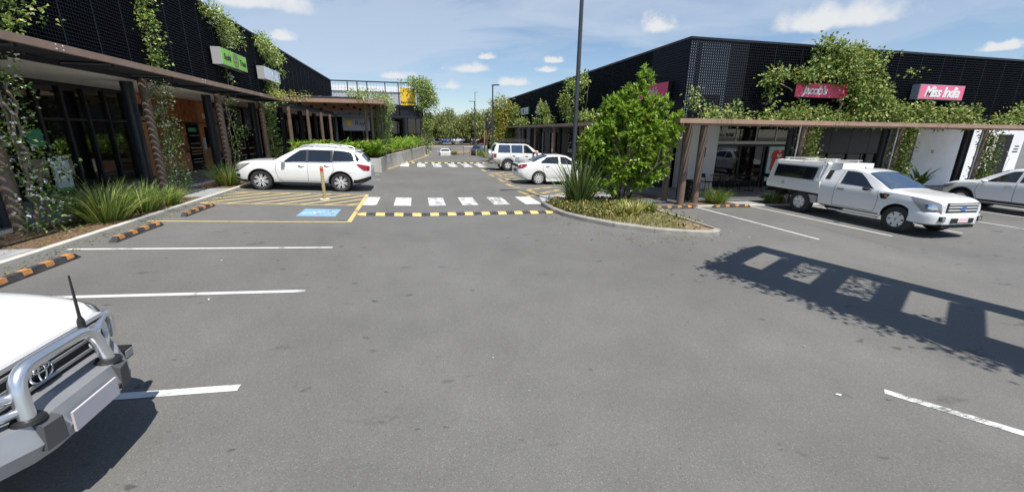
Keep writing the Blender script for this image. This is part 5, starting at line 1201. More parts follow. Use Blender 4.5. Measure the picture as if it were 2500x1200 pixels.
def wagon():
    r = empty('parked_wagon', (0,0,0), 0, 'white boxy off-road wagon with roof basket and rear-mounted spare wheel', 'car'); L = 4.4
    k = dict(zb=[(0,.5),(.3,.42),(4.1,.42),(4.4,.52)], wl=[(0,.6),(.25,.8),(.6,.86),(4.2,.86),(4.4,.8)], wm=[(0,.66),(.22,.85),(.6,.905),(4.2,.905),(4.4,.84)], zm=[(0,.72),(.6,.76),(4.4,.78)],
        ws=[(0,.62),(.22,.76),(.6,.83),(1.3,.86),(4.2,.86),(4.4,.80)], zs=[(0,.92),(.15,.98),(.6,1.06),(1.2,1.12),(4.4,1.16)],
        wr=[(0,.55),(.22,.66),(.6,.74),(1.3,.78),(1.8,.70),(2.1,.68),(4.1,.68),(4.4,.68)], zr=[(0,.97),(.15,1.04),(.6,1.12),(1.25,1.18),(1.6,1.42),(2.0,1.68),(2.3,1.75),(4.1,1.75),(4.28,1.55),(4.4,1.18)],
        zt=[(0,.99),(.15,1.07),(.6,1.16),(1.22,1.22),(1.58,1.47),(2.0,1.75),(2.3,1.82),(4.1,1.82),(4.28,1.62),(4.4,1.20)])
    c = Car(L, k); c.body(r, 'car_white', [(.82,.45,.38),(3.45,.45,.38)])
    c.shield(r, 'windscreen', 'car_glass', 1.28, 1.95, 5.2); c.shield(r, 'rear_window', 'car_glass', 4.2, 4.37, 5.2)
    c.patch(r, 'side_window', 'car_glass', ((1.55,2.35,4.08),(1.8,2.35,4.6),(2.08,2.35,4.92))); c.patch(r, 'side_window', 'car_glass_blue', ((2.43,3.2,4.08),(2.43,3.2,4.92))); c.patch(r, 'side_window', 'car_glass_blue', ((3.28,4.12,4.08),(3.28,4.05,4.92)))
    c.seam(r, [(1.45,4.0),(1.4,2.2)]); c.seam(r, [(2.39,4.9),(2.39,2.2)]); c.seam(r, [(3.24,4.9),(3.28,3.6),(3.05,2.8),(2.98,2.2)])
    c.patch(r, 'lower_cladding', 'car_silver', ((1.26,2.98,1.6),(1.26,2.98,2.9)), off=.012, nt=3); c.patch(r, 'bumper_trim', 'car_silver', ((3.92,4.4,1.4),(3.92,4.4,3.0)), off=.014, nt=3); c.patch(r, 'bumper_trim', 'car_silver', ((0,.36,1.4),(0,.36,2.9)), off=.014, nt=3)
    c.patch(r, 'tail_light', 'lamp_red', ((4.24,4.39,3.3),(4.22,4.39,3.95)), off=.012); c.patch(r, 'headlight', 'lamp_clear', ((.03,.3,3.3),(.06,.4,3.9)), off=.012)
    arch_lip(r, c, .82, .38, .45, 'car_silver', .09); arch_lip(r, c, 3.45, .38, .45, 'car_silver', .09)
    handle(r, c, 2.15, 3.6, 'trim_black', .2); handle(r, c, 3.05, 3.65, 'trim_black', .2)
    for sd in (1,-1): mirror(r, 1.6, sd*.89, 1.24, 'trim_black', sd)
    # roof basket
    b = MB(); b.box(1.95,4.0,-.62,.62,1.88,1.91); b = b.build('roof_rack', M['trim_black'], r)
    for z, rr in ((1.93,.018),(2.06,.014)):
        m = MB(); m.tube([(1.9,-.64,z),(4.05,-.64,z),(4.05,.64,z),(1.9,.64,z)], rr, 6, True); m.build('rack_rail', M['trim_black'], b)
    for x in (1.9,2.45,3.0,3.5,4.05):
        for sd in (1,-1): m = MB(); m.tube([(x,sd*.64,1.80),(x,sd*.64,2.06)], .012, 6); m.build('rack_post', M['trim_black'], b)
    # spare wheel under a silver cover, tow bar
    m = MB(); m.lathe([(.001,4.42),(.36,4.42),(.375,4.45),(.375,4.60),(.34,4.64),(.2,4.655),(.001,4.66)], 28, 'X', (0,-.12,1.0), caps=False); m.build('spare_wheel_cover', M['car_silver'], r, 40)
    m = MB(); m.tube([(4.3,0,.45),(4.62,0,.45),(4.62,0,.52)], .025, 6); m.build('tow_bar', M['trim_black'], r); m = MB(); m.box(4.40,4.415,-.7,-.45,.85,1.0); m.build('number_plate', M['plate'], r)
    wheels(r, (.82,3.45), 1.52, .38, .25, spokes=5, style='fat', rimr=.21); return r
r = wagon(); place(r, (9.40,28.0), 0.0); tilt(r, 4.4, (.82,3.45))

def far_car(label, paint, x, y, heading, hatch=True, name='parked_car', group=None, sc=1.0):
    r = empty(name, (0,0,0), 0, label, 'car', group); L = 4.0
    k = dict(zb=[(0,.30),(.3,.22),(3.6,.22),(4,.4)], wl=[(0,.5),(.3,.78),(3.6,.8),(4,.62)], wm=[(0,.56),(.3,.83),(3.5,.845),(4,.68)], zm=[(0,.54),(4,.68)], ws=[(0,.52),(.3,.76),(3.6,.8),(4,.66)], zs=[(0,.68),(.5,.84),(1.2,.93),(3.6,1.02),(4,.95)],
        wr=[(0,.44),(.3,.62),(1.1,.72),(1.7,.60),(3.2,.58),(4,.55)], zr=[(0,.74),(.5,.92),(1.05,1.0),(1.9,1.40),(2.9,1.42),(3.5,1.30),(3.8,1.1),(4,.98)], zt=[(0,.76),(.5,.95),(1.0,1.03),(1.85,1.47),(2.9,1.49),(3.5,1.38),(3.8,1.14),(4,1.0)])
    c = Car(L, k); c.body(r, paint, [(.8,.37,.31),(3.25,.37,.31)]); c.shield(r, 'windscreen', 'car_glass', 1.08, 1.8, 5.2); c.shield(r, 'rear_window', 'car_glass', 3.5, 3.80, 5.2)
    c.patch(r, 'side_window', 'car_glass', ((1.4,2.2,4.1),(1.95,2.2,4.9))); c.patch(r, 'side_window', 'car_glass', ((2.28,3.3,4.1),(2.28,3.0,4.9)))
    c.patch(r, 'tail_light', 'lamp_red', ((3.75,3.97,3.3),(3.65,3.97,3.95)), off=.014); c.patch(r, 'headlight', 'lamp_clear', ((.04,.3,3.3),(.1,.5,3.95)), off=.014); m = MB(); m.box(3.99,4.01,-.22,.22,.66,.76); m.build('number_plate', M['plate'], r)
    for sd in (1,-1): mirror(r, 1.35, sd*.83, .98, paint, sd)
    wheels(r, (.8,3.25), 1.46, .31, .2, spokes=5, style='fat'); place(r, (x,y), heading); tilt(r, 4, (.8,3.25)); r.scale = (sc,)*3; return r
far_car('white hatchback driving away down the ramp at the street end', 'car_white', 4.0, 63.2, math.pi/2, name='driving_car')
far_car('dark sedan waiting behind the timber posts at the street end', 'car_dark', 9.2, 67.5, -math.pi*.62)
far_car('bright red car parked under the far trees', 'car_red', 15.6, 113, math.pi*.97, group='cars in the far car park'); far_car('dark plum car parked left of the red one under the far trees', 'car_plum', 11.2, 112, math.pi*1.0, group='cars in the far car park')
far_car('silver car parked side-on under the far trees, left of the plum one', 'car_silver', 2.6, 106, math.pi*1.02, group='cars in the far car park'); far_car('white car parked nose-out behind the silver one far away', 'car_white_b', 10.6, 124, -math.pi*.7, group='cars in the far car park')
far_car('blue car parked between the silver and white ones far away', 'car_blue', 8.2, 122, -math.pi*.6, group='cars in the far car park'); far_car('grey-blue car far off on the left by the tree edge', 'car_dark', -6.6, 124, math.pi, group='cars in the far car park')

# ---------------------------------------------------------------- white wagon with bull bar, bottom left
def bullbar_car():
    r = empty('bull_bar_pickup', (0,0,0), 0, 'white pickup front with polished bull bar and whip aerial, closest to the camera', 'pickup'); L = 5.0
    k = dict(zb=[(0,.55),(.3,.45),(5,.45)], wl=[(0,.62),(.25,.78),(.6,.85),(5,.86)], wm=[(0,.68),(.2,.84),(.6,.905),(5,.91)], zm=[(0,.76),(.6,.80),(5,.82)],
        ws=[(0,.66),(.15,.78),(.5,.855),(1.5,.88),(5,.89)], zs=[(0,.92),(.12,.98),(.5,1.03),(1.3,1.10),(5,1.16)],
        wr=[(0,.60),(.12,.70),(.5,.775),(1.3,.80),(1.9,.70),(2.4,.64),(5,.64)], zr=[(0,.97),(.12,1.03),(.5,1.09),(1.35,1.17),(1.8,1.42),(2.3,1.66),(2.7,1.74),(4.6,1.73),(5,1.6)],
        zt=[(0,.99),(.12,1.05),(.5,1.12),(1.32,1.21),(1.75,1.46),(2.3,1.73),(2.7,1.81),(4.6,1.80),(5,1.66)])
    c = Car(L, k); c.body(r, 'car_white', [(.92,.46,.40),(3.9,.46,.40)]); c.shield(r, 'windscreen', 'car_glass', 1.4, 2.2, 5.2)
    c.patch(r, 'side_window', 'car_glass', ((1.8,2.6,4.1),(2.4,2.6,4.9))); c.patch(r, 'side_window', 'car_glass', ((2.7,3.6,4.1),(2.7,3.6,4.9)))
    c.seam(r, [(.06,5.02),(.3,5.0),(.8,5.0),(1.35,5.0)], .014); c.seam(r, [(1.5,4.0),(1.45,2.2)]); c.seam(r, [(2.65,4.0),(2.65,2.2)])
    c.patch(r, 'headlight', 'lamp_clear', ((.02,.22,3.2),(.04,.42,3.6),(.08,.50,3.96)), off=.014)
    m = MB(); m.box(-.02,.06,-.60,.60,.70,.95); m.build('grille', M['trim_black'], r)
    for z in (.75,.83,.91): m = MB(); m.box(-.035,-.005,-.56,.56,z,z+.022); m.build('grille_bar', M['sign_grey'], r)
    m = MB(); m.box(-.03,.03,-.62,.62,.955,.985); m.build('bonnet_strip', M['alloy'], r)
    # round emblem of three rings
    e = MB(); e.tube([(-.045,.085*math.cos(R(a)),.835+.06*math.sin(R(a))) for a in range(0,360,15)], .009, 6, True); e = e.build('emblem', M['chrome'], r, 60)
    m = MB(); m.tube([(-.05,.028*math.cos(R(a)),.835+.055*math.sin(R(a))) for a in range(0,360,20)], .007, 6, True); m.build('emblem_ring', M['chrome'], e, 60)
    m = MB(); m.tube([(-.05,.06*math.cos(R(a)),.865+.022*math.sin(R(a))) for a in range(0,360,20)], .007, 6, True); m.build('emblem_ring', M['chrome'], e, 60)
    # bull bar: wide channel, centre hoop, side hoops
    bb = MB()
    prof = [(-.25,.46),(-.30,.57),(-.25,.71),(-.02,.72),(.02,.48)]
    secs = [(-.93,.70,.06),(-.84,.46,.03),(-.70,.26,.01),(-.55,.12,0),(-.40,.03,0),(-.28,0,0),(.28,0,0),(.40,.03,0),(.55,.12,0),(.70,.26,.01),(.84,.46,.03),(.93,.70,.06)]; rows = []
    for y, dx, dz in secs: rows.append([(x+dx, y, z+dz*(1.6 if z < .45 else .6)) for x, z in prof+[prof[0]]])
    bb.grid(rows); n = len(prof)
    bb.add([rows[0][i] for i in range(n)], [tuple(range(n))]); bb.add([rows[-1][i] for i in range(n)], [tuple(range(n))]); bb = bb.build('bull_bar', M['alloy_channel'], r, 30)
    def hoop(pts, rad, name='bar_hoop', cr=.22):
        P = [Vector(p) for p in pts]; Q = [P[0]]
        for a, b, c_ in zip(P[:-2], P[1:-1], P[2:]):
            d = min((a-b).length, (c_-b).length, cr)*.6; u = b+(a-b).normalized()*d; v = b+(c_-b).normalized()*d
            for i in range(7): t = i/6; Q.append(u*(1-t)**2+b*2*t*(1-t)+v*t*t)
        Q.append(P[-1]); m = MB(); m.tube(Q, rad, 16); return m.build(name, M['steel_bar'], bb, 70)
    hoop([(-.20,-.34,.70),(-.15,-.30,1.0),(-.15,.30,1.0),(-.20,.34,.70)], .041)
    for sd in (1,-1):
        hoop([(-.15,sd*.31,.86),(-.02,sd*.54,.90),(.02,sd*.76,.965),(.06,sd*.80,.70)], .030); hoop([(-.18,sd*.34,.78),(-.06,sd*.56,.79),(.08,sd*.77,.75)], .024)
        m = MB(); m.lathe([(.08,.712),(.07,.732),(.05,.736)], 16, at=(-.195,sd*.335,0)); m.build('hoop_foot', M['trim_black'], bb, 40)
        m = MB(); m.add([(-.305,sd*.25,.52),(-.285,sd*.38,.52),(-.285,sd*.37,.68),(-.305,sd*.26,.68),(-.22,sd*.25,.52),(-.22,sd*.38,.52),(-.20,sd*.37,.728),(-.20,sd*.26,.728)],[(0,1,2,3),(4,7,6,5),(0,4,5,1),(1,5,6,2),(2,6,7,3),(3,7,4,0)]); m.build('buffer', M['buffer_grey'], bb)
        m = MB(); m.box(-.13,.05,sd*.60,sd*.70,.56,.65); o = m.build('indicator_recess', M['trim_black'], bb); q = MB(); q.box(-.138,-.129,sd*.61,sd*.69,.575,.635); q.build('indicator_lamp', M['lamp_clear'], o)
        q = MB(); q.lathe([(.001,-.10),(.06,-.10),(.065,-.07),(.065,.06)], 16, 'X', (0,sd*.62,.42)); q.build('driving_lamp', M['bollard_tan' if sd > 0 else 'lamp_clear'], bb, 40)
    m = MB(); m.box(-.312,-.298,-.20,.20,.51,.65); m.build('number_plate', M['plate'], bb)
    m = MB(); m.lathe([(.022,0),(.022,.05),(.012,.08)], 10, at=(-.13,-.27,1.02)); ab = m.build('aerial_base', M['trim_black'], bb); m = MB(); m.tube([(-.13,-.27,1.09),(-.11,-.29,1.40)], [.011,.006], 7); m.build('aerial_whip', M['trim_black'], ab)
    m = MB(); m.tube([(-.05,.55,.33),(.4,.55,.36)], .045, 8); m.build('tow_eye', M['timber_plain'], bb)
    wheels(r, (.92,3.9), 1.55, .39, .26, spokes=6, style='fat', rimr=.225); return r
r = bullbar_car(); place(r, (-2.55,2.96), 0.0); tilt(r, 5.0, (.92,3.9))
# ================================================================== STREET FURNITURE
def wheel_stop(x, y, rz, label, w=1.65):
    r = empty('wheel_stop', (x,y,gz(x,y)), rz, label, 'wheel stop', 'rubber wheel stops')
    def bar(a, b, ta, tb, name, mat, e=0.):
        m = MB(); h = .10+e; b0, b1 = .075+e, .045+e
        P = []
        for xx, tp in ((a,ta),(b,tb)): P.append([(xx if tp else xx, -b0, .004), (xx+tp, -b1, h), (xx+tp, b1, h), (xx, b0, .004)])
        m.add(P[0]+P[1], [(0,1,2,3),(7,6,5,4),(0,4,5,1),(1,5,6,2),(2,6,7,3),(3,7,4,0)]); return m.build(name, M[mat], r)
    bar(-w/2, w/2, .10, -.10, 'body', 'rubber_black')
    for k in range(4):
        c = -w/2+w*(k+.5)/4
        m = MB(); m.add([(c-.075,-.068,.035),(c-.065,-.050,.1035),(c-.065,.050,.1035),(c-.075,.068,.035),(c+.075,-.068,.035),(c+.085,-.050,.1035),(c+.085,.050,.1035),(c+.075,.068,.035)], [(0,1,2,3),(7,6,5,4),(0,4,5,1),(1,5,6,2),(2,6,7,3),(3,7,4,0)]); m.build('reflective_block', M['stop_orange'], r)
    return r
wheel_stop(-5.98,7.62,R(90),'black and orange wheel stop nearest the camera on the left')
wheel_stop(-6.02,10.25,R(90),'black and orange wheel stop in the middle of the three on the left')
wheel_stop(-6.0,12.85,R(90),'black and orange wheel stop inside the accessible bay')
wheel_stop(8.95,12.80,0,'black and orange wheel stop behind the planted island'); wheel_stop(11.4,12.82,0,'black and orange wheel stop in front of the grass tuft by the bin')
for o in [o for o in col.objects if o.name.startswith('wheel_stop')]:
    if o.location.x < 0: o.rotation_euler = (0, 0, R(90))
def hump(x0, x1, y, n, label):
    r = empty('speed_hump', ((x0+x1)/2, y, gz((x0+x1)/2,y)), 0, label, 'speed hump', 'speed humps across the street')
    w = (x1-x0)/n; prof = [(-.19,.0),(-.15,.026),(-.09,.045),(0,.052),(.09,.045),(.15,.026),(.19,.0)]
    for i in range(n):
        a, b = x0+i*w+.003, x0+(i+1)*w-.003; m = MB(); rows = []
        for k in range(5):
            x = a+(b-a)*k/4; s = 1.
            if i == 0: s = (.35,.7,.9,1,1)[k]
            if i == n-1: s = (1,1,.9,.7,.35)[k]
            rows.append([(x-r.location.x, p*s, gz(x,y)+h*s+.003-r.location.z) for p, h in prof])
        m.grid(rows); o = m.build('rubber_segment', M['hump_yellow' if i%2 == 0 else 'rubber_black'], r, 40)
        if i < 40:
            q = MB()
            for k in range(3):
                xx = a+(b-a)*(k+.5)/3-r.location.x; q.lathe([(.016,0),(.014,.004)], 8, at=(xx, -.05+.05*(k%2), gz(a,y)+.05-r.location.z))
            q.build('bolt_head', M['stop_orange' if i%2 == 0 else 'sign_grey'], o)['kind'] = 'stuff'
hump(-1.80,4.30,12.60,23,'yellow and black speed hump in front of the nearer zebra crossing'); hump(-1.98,5.55,33.95,29,'yellow and black speed hump behind the farther zebra crossing')
# lone bollard at the shared area
b = empty('bollard', (-3.21,15.27,gz(-3.21,15.27)), 0, 'tan steel bollard with red band standing in the yellow hatching', 'bollard')
m = MB(); m.lathe([(.055,0),(.055,1.10),(.045,1.14),(.001,1.145)], 16); m.build('post', M['bollard_tan'], b, 40); m = MB(); m.lathe([(.0565,.96),(.0565,1.07)], 16, caps=False); m.build('red_band', M['sign_red'], b); m = MB(); m.lathe([(.001,.012),(.16,.012),(.17,0)], 18); m.build('footing', M['kerb_pale'], b)
b = empty('bollard', (5.35,14.15,gz(5.35,14.15)), 0, 'pale tan bollard half hidden by the sword-leaf plant', 'bollard')
m = MB(); m.lathe([(.055,0),(.055,1.05),(.045,1.09),(.001,1.095)], 16); m.build('post', M['bollard_tan'], b, 40); m = MB(); m.lathe([(.0565,.90),(.0565,1.0)], 16, caps=False); m.build('red_band', M['sign_red'], b)
for i, (x, y) in enumerate(((8.0,63.0),(8.8,62.2),(9.3,62.0),(9.95,61.6))):
    o = MB(); o.box(-.09,.09,-.09,.09,0,1.25); o.box(-.07,.07,-.07,.07,1.25,1.28); o = o.build('timber_post', M['timber_post'], None, None, (x,y,gz(x,y)))
    tag(o, 'timber post at the street end, %s from the left of the row of four' % ('first','second','third','fourth')[i], 'post', 'timber posts at the street end')
def lamp_post(x, y, h, arm, label, r=.085, heads=1):
    p = empty('lamp_post', (x,y,gz(x,y)), 0, label, 'street lamp')
    m = MB(); m.lathe([(r,0),(r*.95,h*.55),(r*.75,h)], 14); m.build('pole', M['lamp_post'], p, 40)
    m = MB(); m.box(-.17,.17,-.17,.17,0,.03); m.build('base_plate', M['lamp_post'], p)
    m = MB(); s = 1 if arm > 0 else -1
    m.add([(-.06*s,-.05,h-.02),(-.06*s,.05,h-.02),(-.06*s,.05,h+.1),(-.06*s,-.05,h+.1),(arm,-.14,h+.06),(arm,.14,h+.06),(arm,.14,h+.12),(arm,-.14,h+.12),(.10*s,-.10,h-.03),(.10*s,.10,h-.03)],[(0,1,2,3),(4,7,6,5),(0,3,7,4),(1,5,6,2),(3,2,6,7),(0,4,5,1)])
    m.build('luminaire', M['lamp_post'], p); m = MB(); m.box(min(.2*s,arm*.9),max(.2*s,arm*.9),-.09,.09,h+.035,h+.05); m.build('lens', M['lamp_clear'], p)
    return p
lamp_post(5.45,13.88,8.6,-.75,'tall charcoal lamp post rising behind the planted island',.075); lamp_post(6.35,34.9,6.15,.55,'charcoal lamp post behind the off-road wagon',.07)
lamp_post(11.8,85,9.0,-1.2,'thin lamp post with flat head in front of the far trees',.11); lamp_post(17.5,125,14.2,.9,'tall slender lamp post far off behind the trees',.10)

# ------------------------------------------------------------------ planted island
IS = [(4.30,13.95),(4.28,12.8),(4.42,11.9),(4.75,11.1),(5.31,10.2),(6.11,9.42),(6.8,9.06),(7.46,8.84),(7.84,9.05),(7.86,10.2),(7.86,11.5),(7.88,12.6),(7.6,13.5),(6.9,13.95),(5.5,14.0)]
m = MB(); m.prism([(6.2+(x-6.2)*.955, 11.9+(y-11.9)*.965) for x, y in IS], lambda x,y: gz(x,y)-.1, lambda x,y: gz(x,y)+.10); isl = struct(m.build('traffic_island', M['soil_grass']))
cx, cy = 6.2, 11.9
for i, (a, b) in enumerate(zip(IS, IS[1:]+IS[:1])):
    a, b = Vector(a), Vector(b); d = (b-a); n = Vector((d.y,-d.x)).normalized()*.0; ia = a+(Vector((cx,cy))-a).normalized()*.15; ib = b+(Vector((cx,cy))-b).normalized()*.15
    k = max(1, round(d.length/1.1))
    for j in range(k):
        t0, t1 = j/k+.004, (j+1)/k-.004; o0, o1, i0, i1 = a.lerp(b,t0), a.lerp(b,t1), ia.lerp(ib,t0), ia.lerp(ib,t1)
        # the joints stay 8 mm open
        m = MB(); hz = lambda x,y: gz(x,y)+.14
        vs = [(o0.x,o0.y,gz(*o0)-.1),(o1.x,o1.y,gz(*o1)-.1),(i1.x,i1.y,gz(*i1)-.1),(i0.x,i0.y,gz(*i0)-.1)]
        q = lambda p, c_, f: p.lerp(c_, f)
        vs += [(q(o0,i0,.02).x,q(o0,i0,.02).y,gz(*o0)+.11),(q(o1,i1,.02).x,q(o1,i1,.02).y,gz(*o1)+.11),(q(o1,i1,.25).x,q(o1,i1,.25).y,gz(*o1)+.145),(q(o0,i0,.25).x,q(o0,i0,.25).y,gz(*o0)+.145),(i1.x,i1.y,gz(*i1)+.145),(i0.x,i0.y,gz(*i0)+.145)]
        m.add(vs, [(0,1,5,4),(4,5,6,7),(7,6,8,9),(1,2,8,6,5),(3,0,4,7,9),(2,3,9,8),(0,3,2,1)]); m.build('kerb_block', M['kerb_concrete'], isl)

# ================================================================== PLANTS
def blob_points(blobs, per=22, spread=.13):
    P = []; Dn = []
    for x, y, z, rx, ry, rz, n in blobs:
        k = max(2, int(n/per)); u = rng_.normal(size=(k,3)); u /= np.linalg.norm(u, axis=1, keepdims=True); u *= (rng_.uniform(0.35, 1, k)**.6)[:,None]
        C = np.array([x,y,z])+u*np.array([rx,ry,rz]); ix = rng_.integers(0, k, n)
        off = rng_.normal(size=(n,3))*spread; P.append(C[ix]+off); d = off/(np.linalg.norm(off,axis=1,keepdims=True)+1e-6)+u[ix]*.6; Dn.append(d)
    return np.concatenate(P), np.concatenate(Dn)
def foliage(root, blobs, size, width, mat, per=22, spread=.13, up=.1, name='foliage', droop=.1, flowers=0, fsize=.05, face=(0,-.45,.9)):
    P, D = blob_points(blobs, per, spread); D = D+rng_.normal(size=D.shape)*.5; D[:,2] += up; o = np.array(root.location)
    stuff(name, leaves_mesh(name, P-o, D, size, width, M[mat], droop=droop, face=face), root)
    if flowers:
        ix = rng_.choice(len(P), flowers); F = P[ix]+rng_.normal(size=(flowers,3))*.04
        F3 = np.repeat(F, 5, 0); stuff('flowers', leaves_mesh('flowers', F3-o, rand_dirs(len(F3), .2), fsize, .8, M['flower_white']), root)
def stems(root, paths, rad, mat='bark', name='stem'):
    o = Vector(root.location)
    for p, r in zip(paths, rad if isinstance(rad, list) else [rad]*len(paths)):
        m = MB(); m.tube([Vector(q)-o for q in p], r, 7); m.build(name, M[mat], root, 60)
def wob(a, b, n=7, amp=.05):
    a, b = Vector(a), Vector(b); return [tuple(a.lerp(b, i/n)+Vector((random.uniform(-amp,amp), random.uniform(-amp,amp), 0 if i in (0,n) else random.uniform(-amp,amp)))) for i in range(n+1)]
def vine(label, base, blobs, size=.10, width=.7, mat='leaf_vine', paths=(), rad=.02, name='climbing_vine', **k):
    r = empty(name, base, 0, label, 'vine', 'climbing vines'); foliage(r, blobs, size, width, mat, **k)
    if paths: stems(r, paths, rad)
    return r
FXL = -7.98
# --- left side
vine('white-flowering vine on the column at the left edge', (FXL,10.55,.33), [(FXL+.05,10.6,z,.16,.26,.25,75) for z in np.arange(.8,3.8,.32)]+[(-7.75,10.9,.75,.22,.35,.25,200),(-7.6,11.0,1.7,.2,.3,.35,130),(-7.65,10.3,.6,.25,.3,.2,90)], .085, .6, 'leaf_jasmine',
     [wob((FXL,10.62,.33),(FXL,10.6,3.8),12,.06), wob((FXL+.15,10.75,.33),(FXL+.02,10.5,3.6),12,.09), wob((FXL+.05,10.5,.33),(FXL+.1,10.8,3.4),12,.08)], .028, flowers=110, fsize=.055)
vine('white-flowering vine beside the timber-panelled bay', (FXL,15.95,.33), [(FXL+.05,16.0,z,.15,.18,.2,85) for z in np.arange(.5,3.9,.22)]+[(-7.8,16.15,.9,.15,.25,.3,140),(-7.85,16.1,2.4,.14,.24,.5,150)], .08, .6, 'leaf_jasmine',
     [wob((FXL,15.95,.33),(FXL,15.95,3.9),12,.05), wob((FXL+.1,16.1,.33),(FXL+.05,15.9,3.8),12,.07)], .024, flowers=110, fsize=.05)
vine('thin sparse vine on the column in front of the timber door', (FXL,21.1,.33), [(FXL+.03,21.15,z,.10,.16,.2,34) for z in np.arange(.5,3.9,.24)]+[(-7.7,21.7,2.4,.15,.5,.15,90),(FXL,21.3,.6,.2,.3,.25,120)], .085, .6, 'leaf_jasmine', [wob((FXL,21.0,.33),(FXL,21.0,3.9),10,.05), wob((FXL+.1,21.3,.33),(FXL,21.2,3.9),10,.06)], .022, flowers=10)
vine('dense dark vine column just left of the planter', (FXL,26.4,.33), [(FXL,26.55,z,.22,.38,.22,120) for z in np.arange(.6,3.9,.24)]+[(-7.9,26.6,1.0,.3,.5,.5,350)], .10, .65, 'leaf_jasmine', [wob((FXL,26.4,.33),(FXL,26.4,3.9),10,.05)], .03)
vine('yellow-green vine climbing the left screen above the canopy', (-8.5,17.1,4.15), [(-8.4,17.15+.12*math.sin(z*3),z,.13,.2,.16,70) for z in np.arange(4.3,7.5,.22)]+[(-8.4,16.9,6.9,.15,.4,.35,120)], .10, .7, 'leaf_vine_pale', [wob((-8.5,17.2,4.15),(-8.5,17.0,7.4),10,.06)], .018)
vine('leafy shoots on the left screen at the top left corner', (-8.5,11.9,4.15), [(-8.35,11.75,4.9,.15,.45,.3,170),(-8.35,11.6,4.5,.15,.35,.25,120),(-8.35,12.6,4.95,.08,.4,.06,50),(-8.35,11.5,5.5,.15,.3,.4,100)], .11, .7, 'leaf_vine_pale', [wob((-8.5,11.8,4.15),(-8.5,11.8,5.6),6,.05)], .015)
vine('bushy flowering vine hanging over the roof edge by the green sign', (-8.4,23,5.0), [(-8.45,22.2,7.35,.35,.7,.35,520),(-8.4,23.2,7.1,.3,.75,.45,620),(-8.35,24.0,6.85,.25,.6,.35,360),(-8.3,23.0,6.4,.15,.3,.4,230),(-8.35,24.7,6.75,.12,.3,.2,60),(-8.35,22.9,5.0,.1,.2,.35,60)], .10, .6, 'leaf_vine_pale', [wob((-8.5,23.0,4.2),(-8.5,23.0,7.2),8,.06)], .02, flowers=70, fsize=.08)
vine('thick vine tumbling over the roof edge above the faded white sign', (-8.4,28.8,5.0), [(-8.4,27.8,7.3,.35,.55,.4,420),(-8.4,28.9,7.2,.4,1.0,.5,750),(-8.35,30.0,6.9,.35,.8,.55,520),(-8.35,29.0,6.4,.2,.6,.45,330),(-8.35,31.4,6.4,.12,.3,.6,110),(-8.3,28.6,5.05,.2,.5,.4,220),(-8.0,28.6,4.4,.3,.7,.25,200)], .12, .6, 'leaf_vine_pale', [wob((-8.5,28.6,4.2),(-8.5,28.8,7.2),8,.06)], .02, flowers=40, fsize=.09)
vine('creeper spilling along the canopy corner', (-7.0,25.6,4.15), [(-7.1,25.0,4.25,.2,.8,.1,190),(-6.6,26.2,4.25,.5,.2,.1,220),(-5.8,26.3,4.28,.5,.15,.08,110)], .09, .6, 'leaf_rust')
vine('grassy creeper on the outer canopy corner', (-2.6,26.6,4.2), [(-2.9,26.5,4.42,.9,.3,.2,700),(-1.9,26.9,4.35,.3,.7,.18,360),(-1.65,28.2,4.25,.15,1.2,.2,330),(-1.6,30.5,4.05,.12,1.5,.2,260)], .13, .35, 'leaf_vine_pale', flowers=30, fsize=.08)
vine('dark creeper wrapped round the canopy columns in the planter', (-2.2,28.2,.8), [(-2.0,27.6,z,.16,.16,.3,70) for z in np.arange(1.2,4,.4)]+[(-2.35,28.6,z,.2,.2,.3,90) for z in np.arange(1.2,4,.4)]+[(-2.0,30.2,z,.22,.3,.35,150) for z in np.arange(1.0,4,.4)]+[(-1.95,33,z,.2,.5,.4,130) for z in np.arange(1.0,4,.5)]+[(-1.9,29.4,3.7,.2,1.5,.25,420)], .10, .6, 'leaf_jasmine',
     [wob((-2.0,27.5,.8),(-2.0,27.6,3.9),10,.06), wob((-2.4,28.5,.8),(-2.3,28.6,3.9),10,.06), wob((-2.1,30.1,.8),(-2.0,30.2,3.9),10,.08)], .025)
vine('big round vine swallowing the corner beside the yellow sign', (1.0,49.3,-.2), [(1.0,49.2,7.1,1.15,.7,.9,1900),(1.5,49.2,6.1,1.0,.7,.9,1700),(1.0,49.1,5.3,.7,.5,.7,700),(.2,49.3,7.6,.7,.5,.35,480),(1.45,49.5,3.6,.4,.5,1.2,850),(1.4,49.6,1.6,.4,.5,1.3,750),(2.4,49.2,5.4,.25,.3,.6,130),(-1.6,49.3,7.45,.6,.1,.08,60)], .17, .65, 'leaf_vine_pale', [wob((1.2,49.6,-.3),(1.1,49.5,6.5),10,.08)], .05, spread=.2)
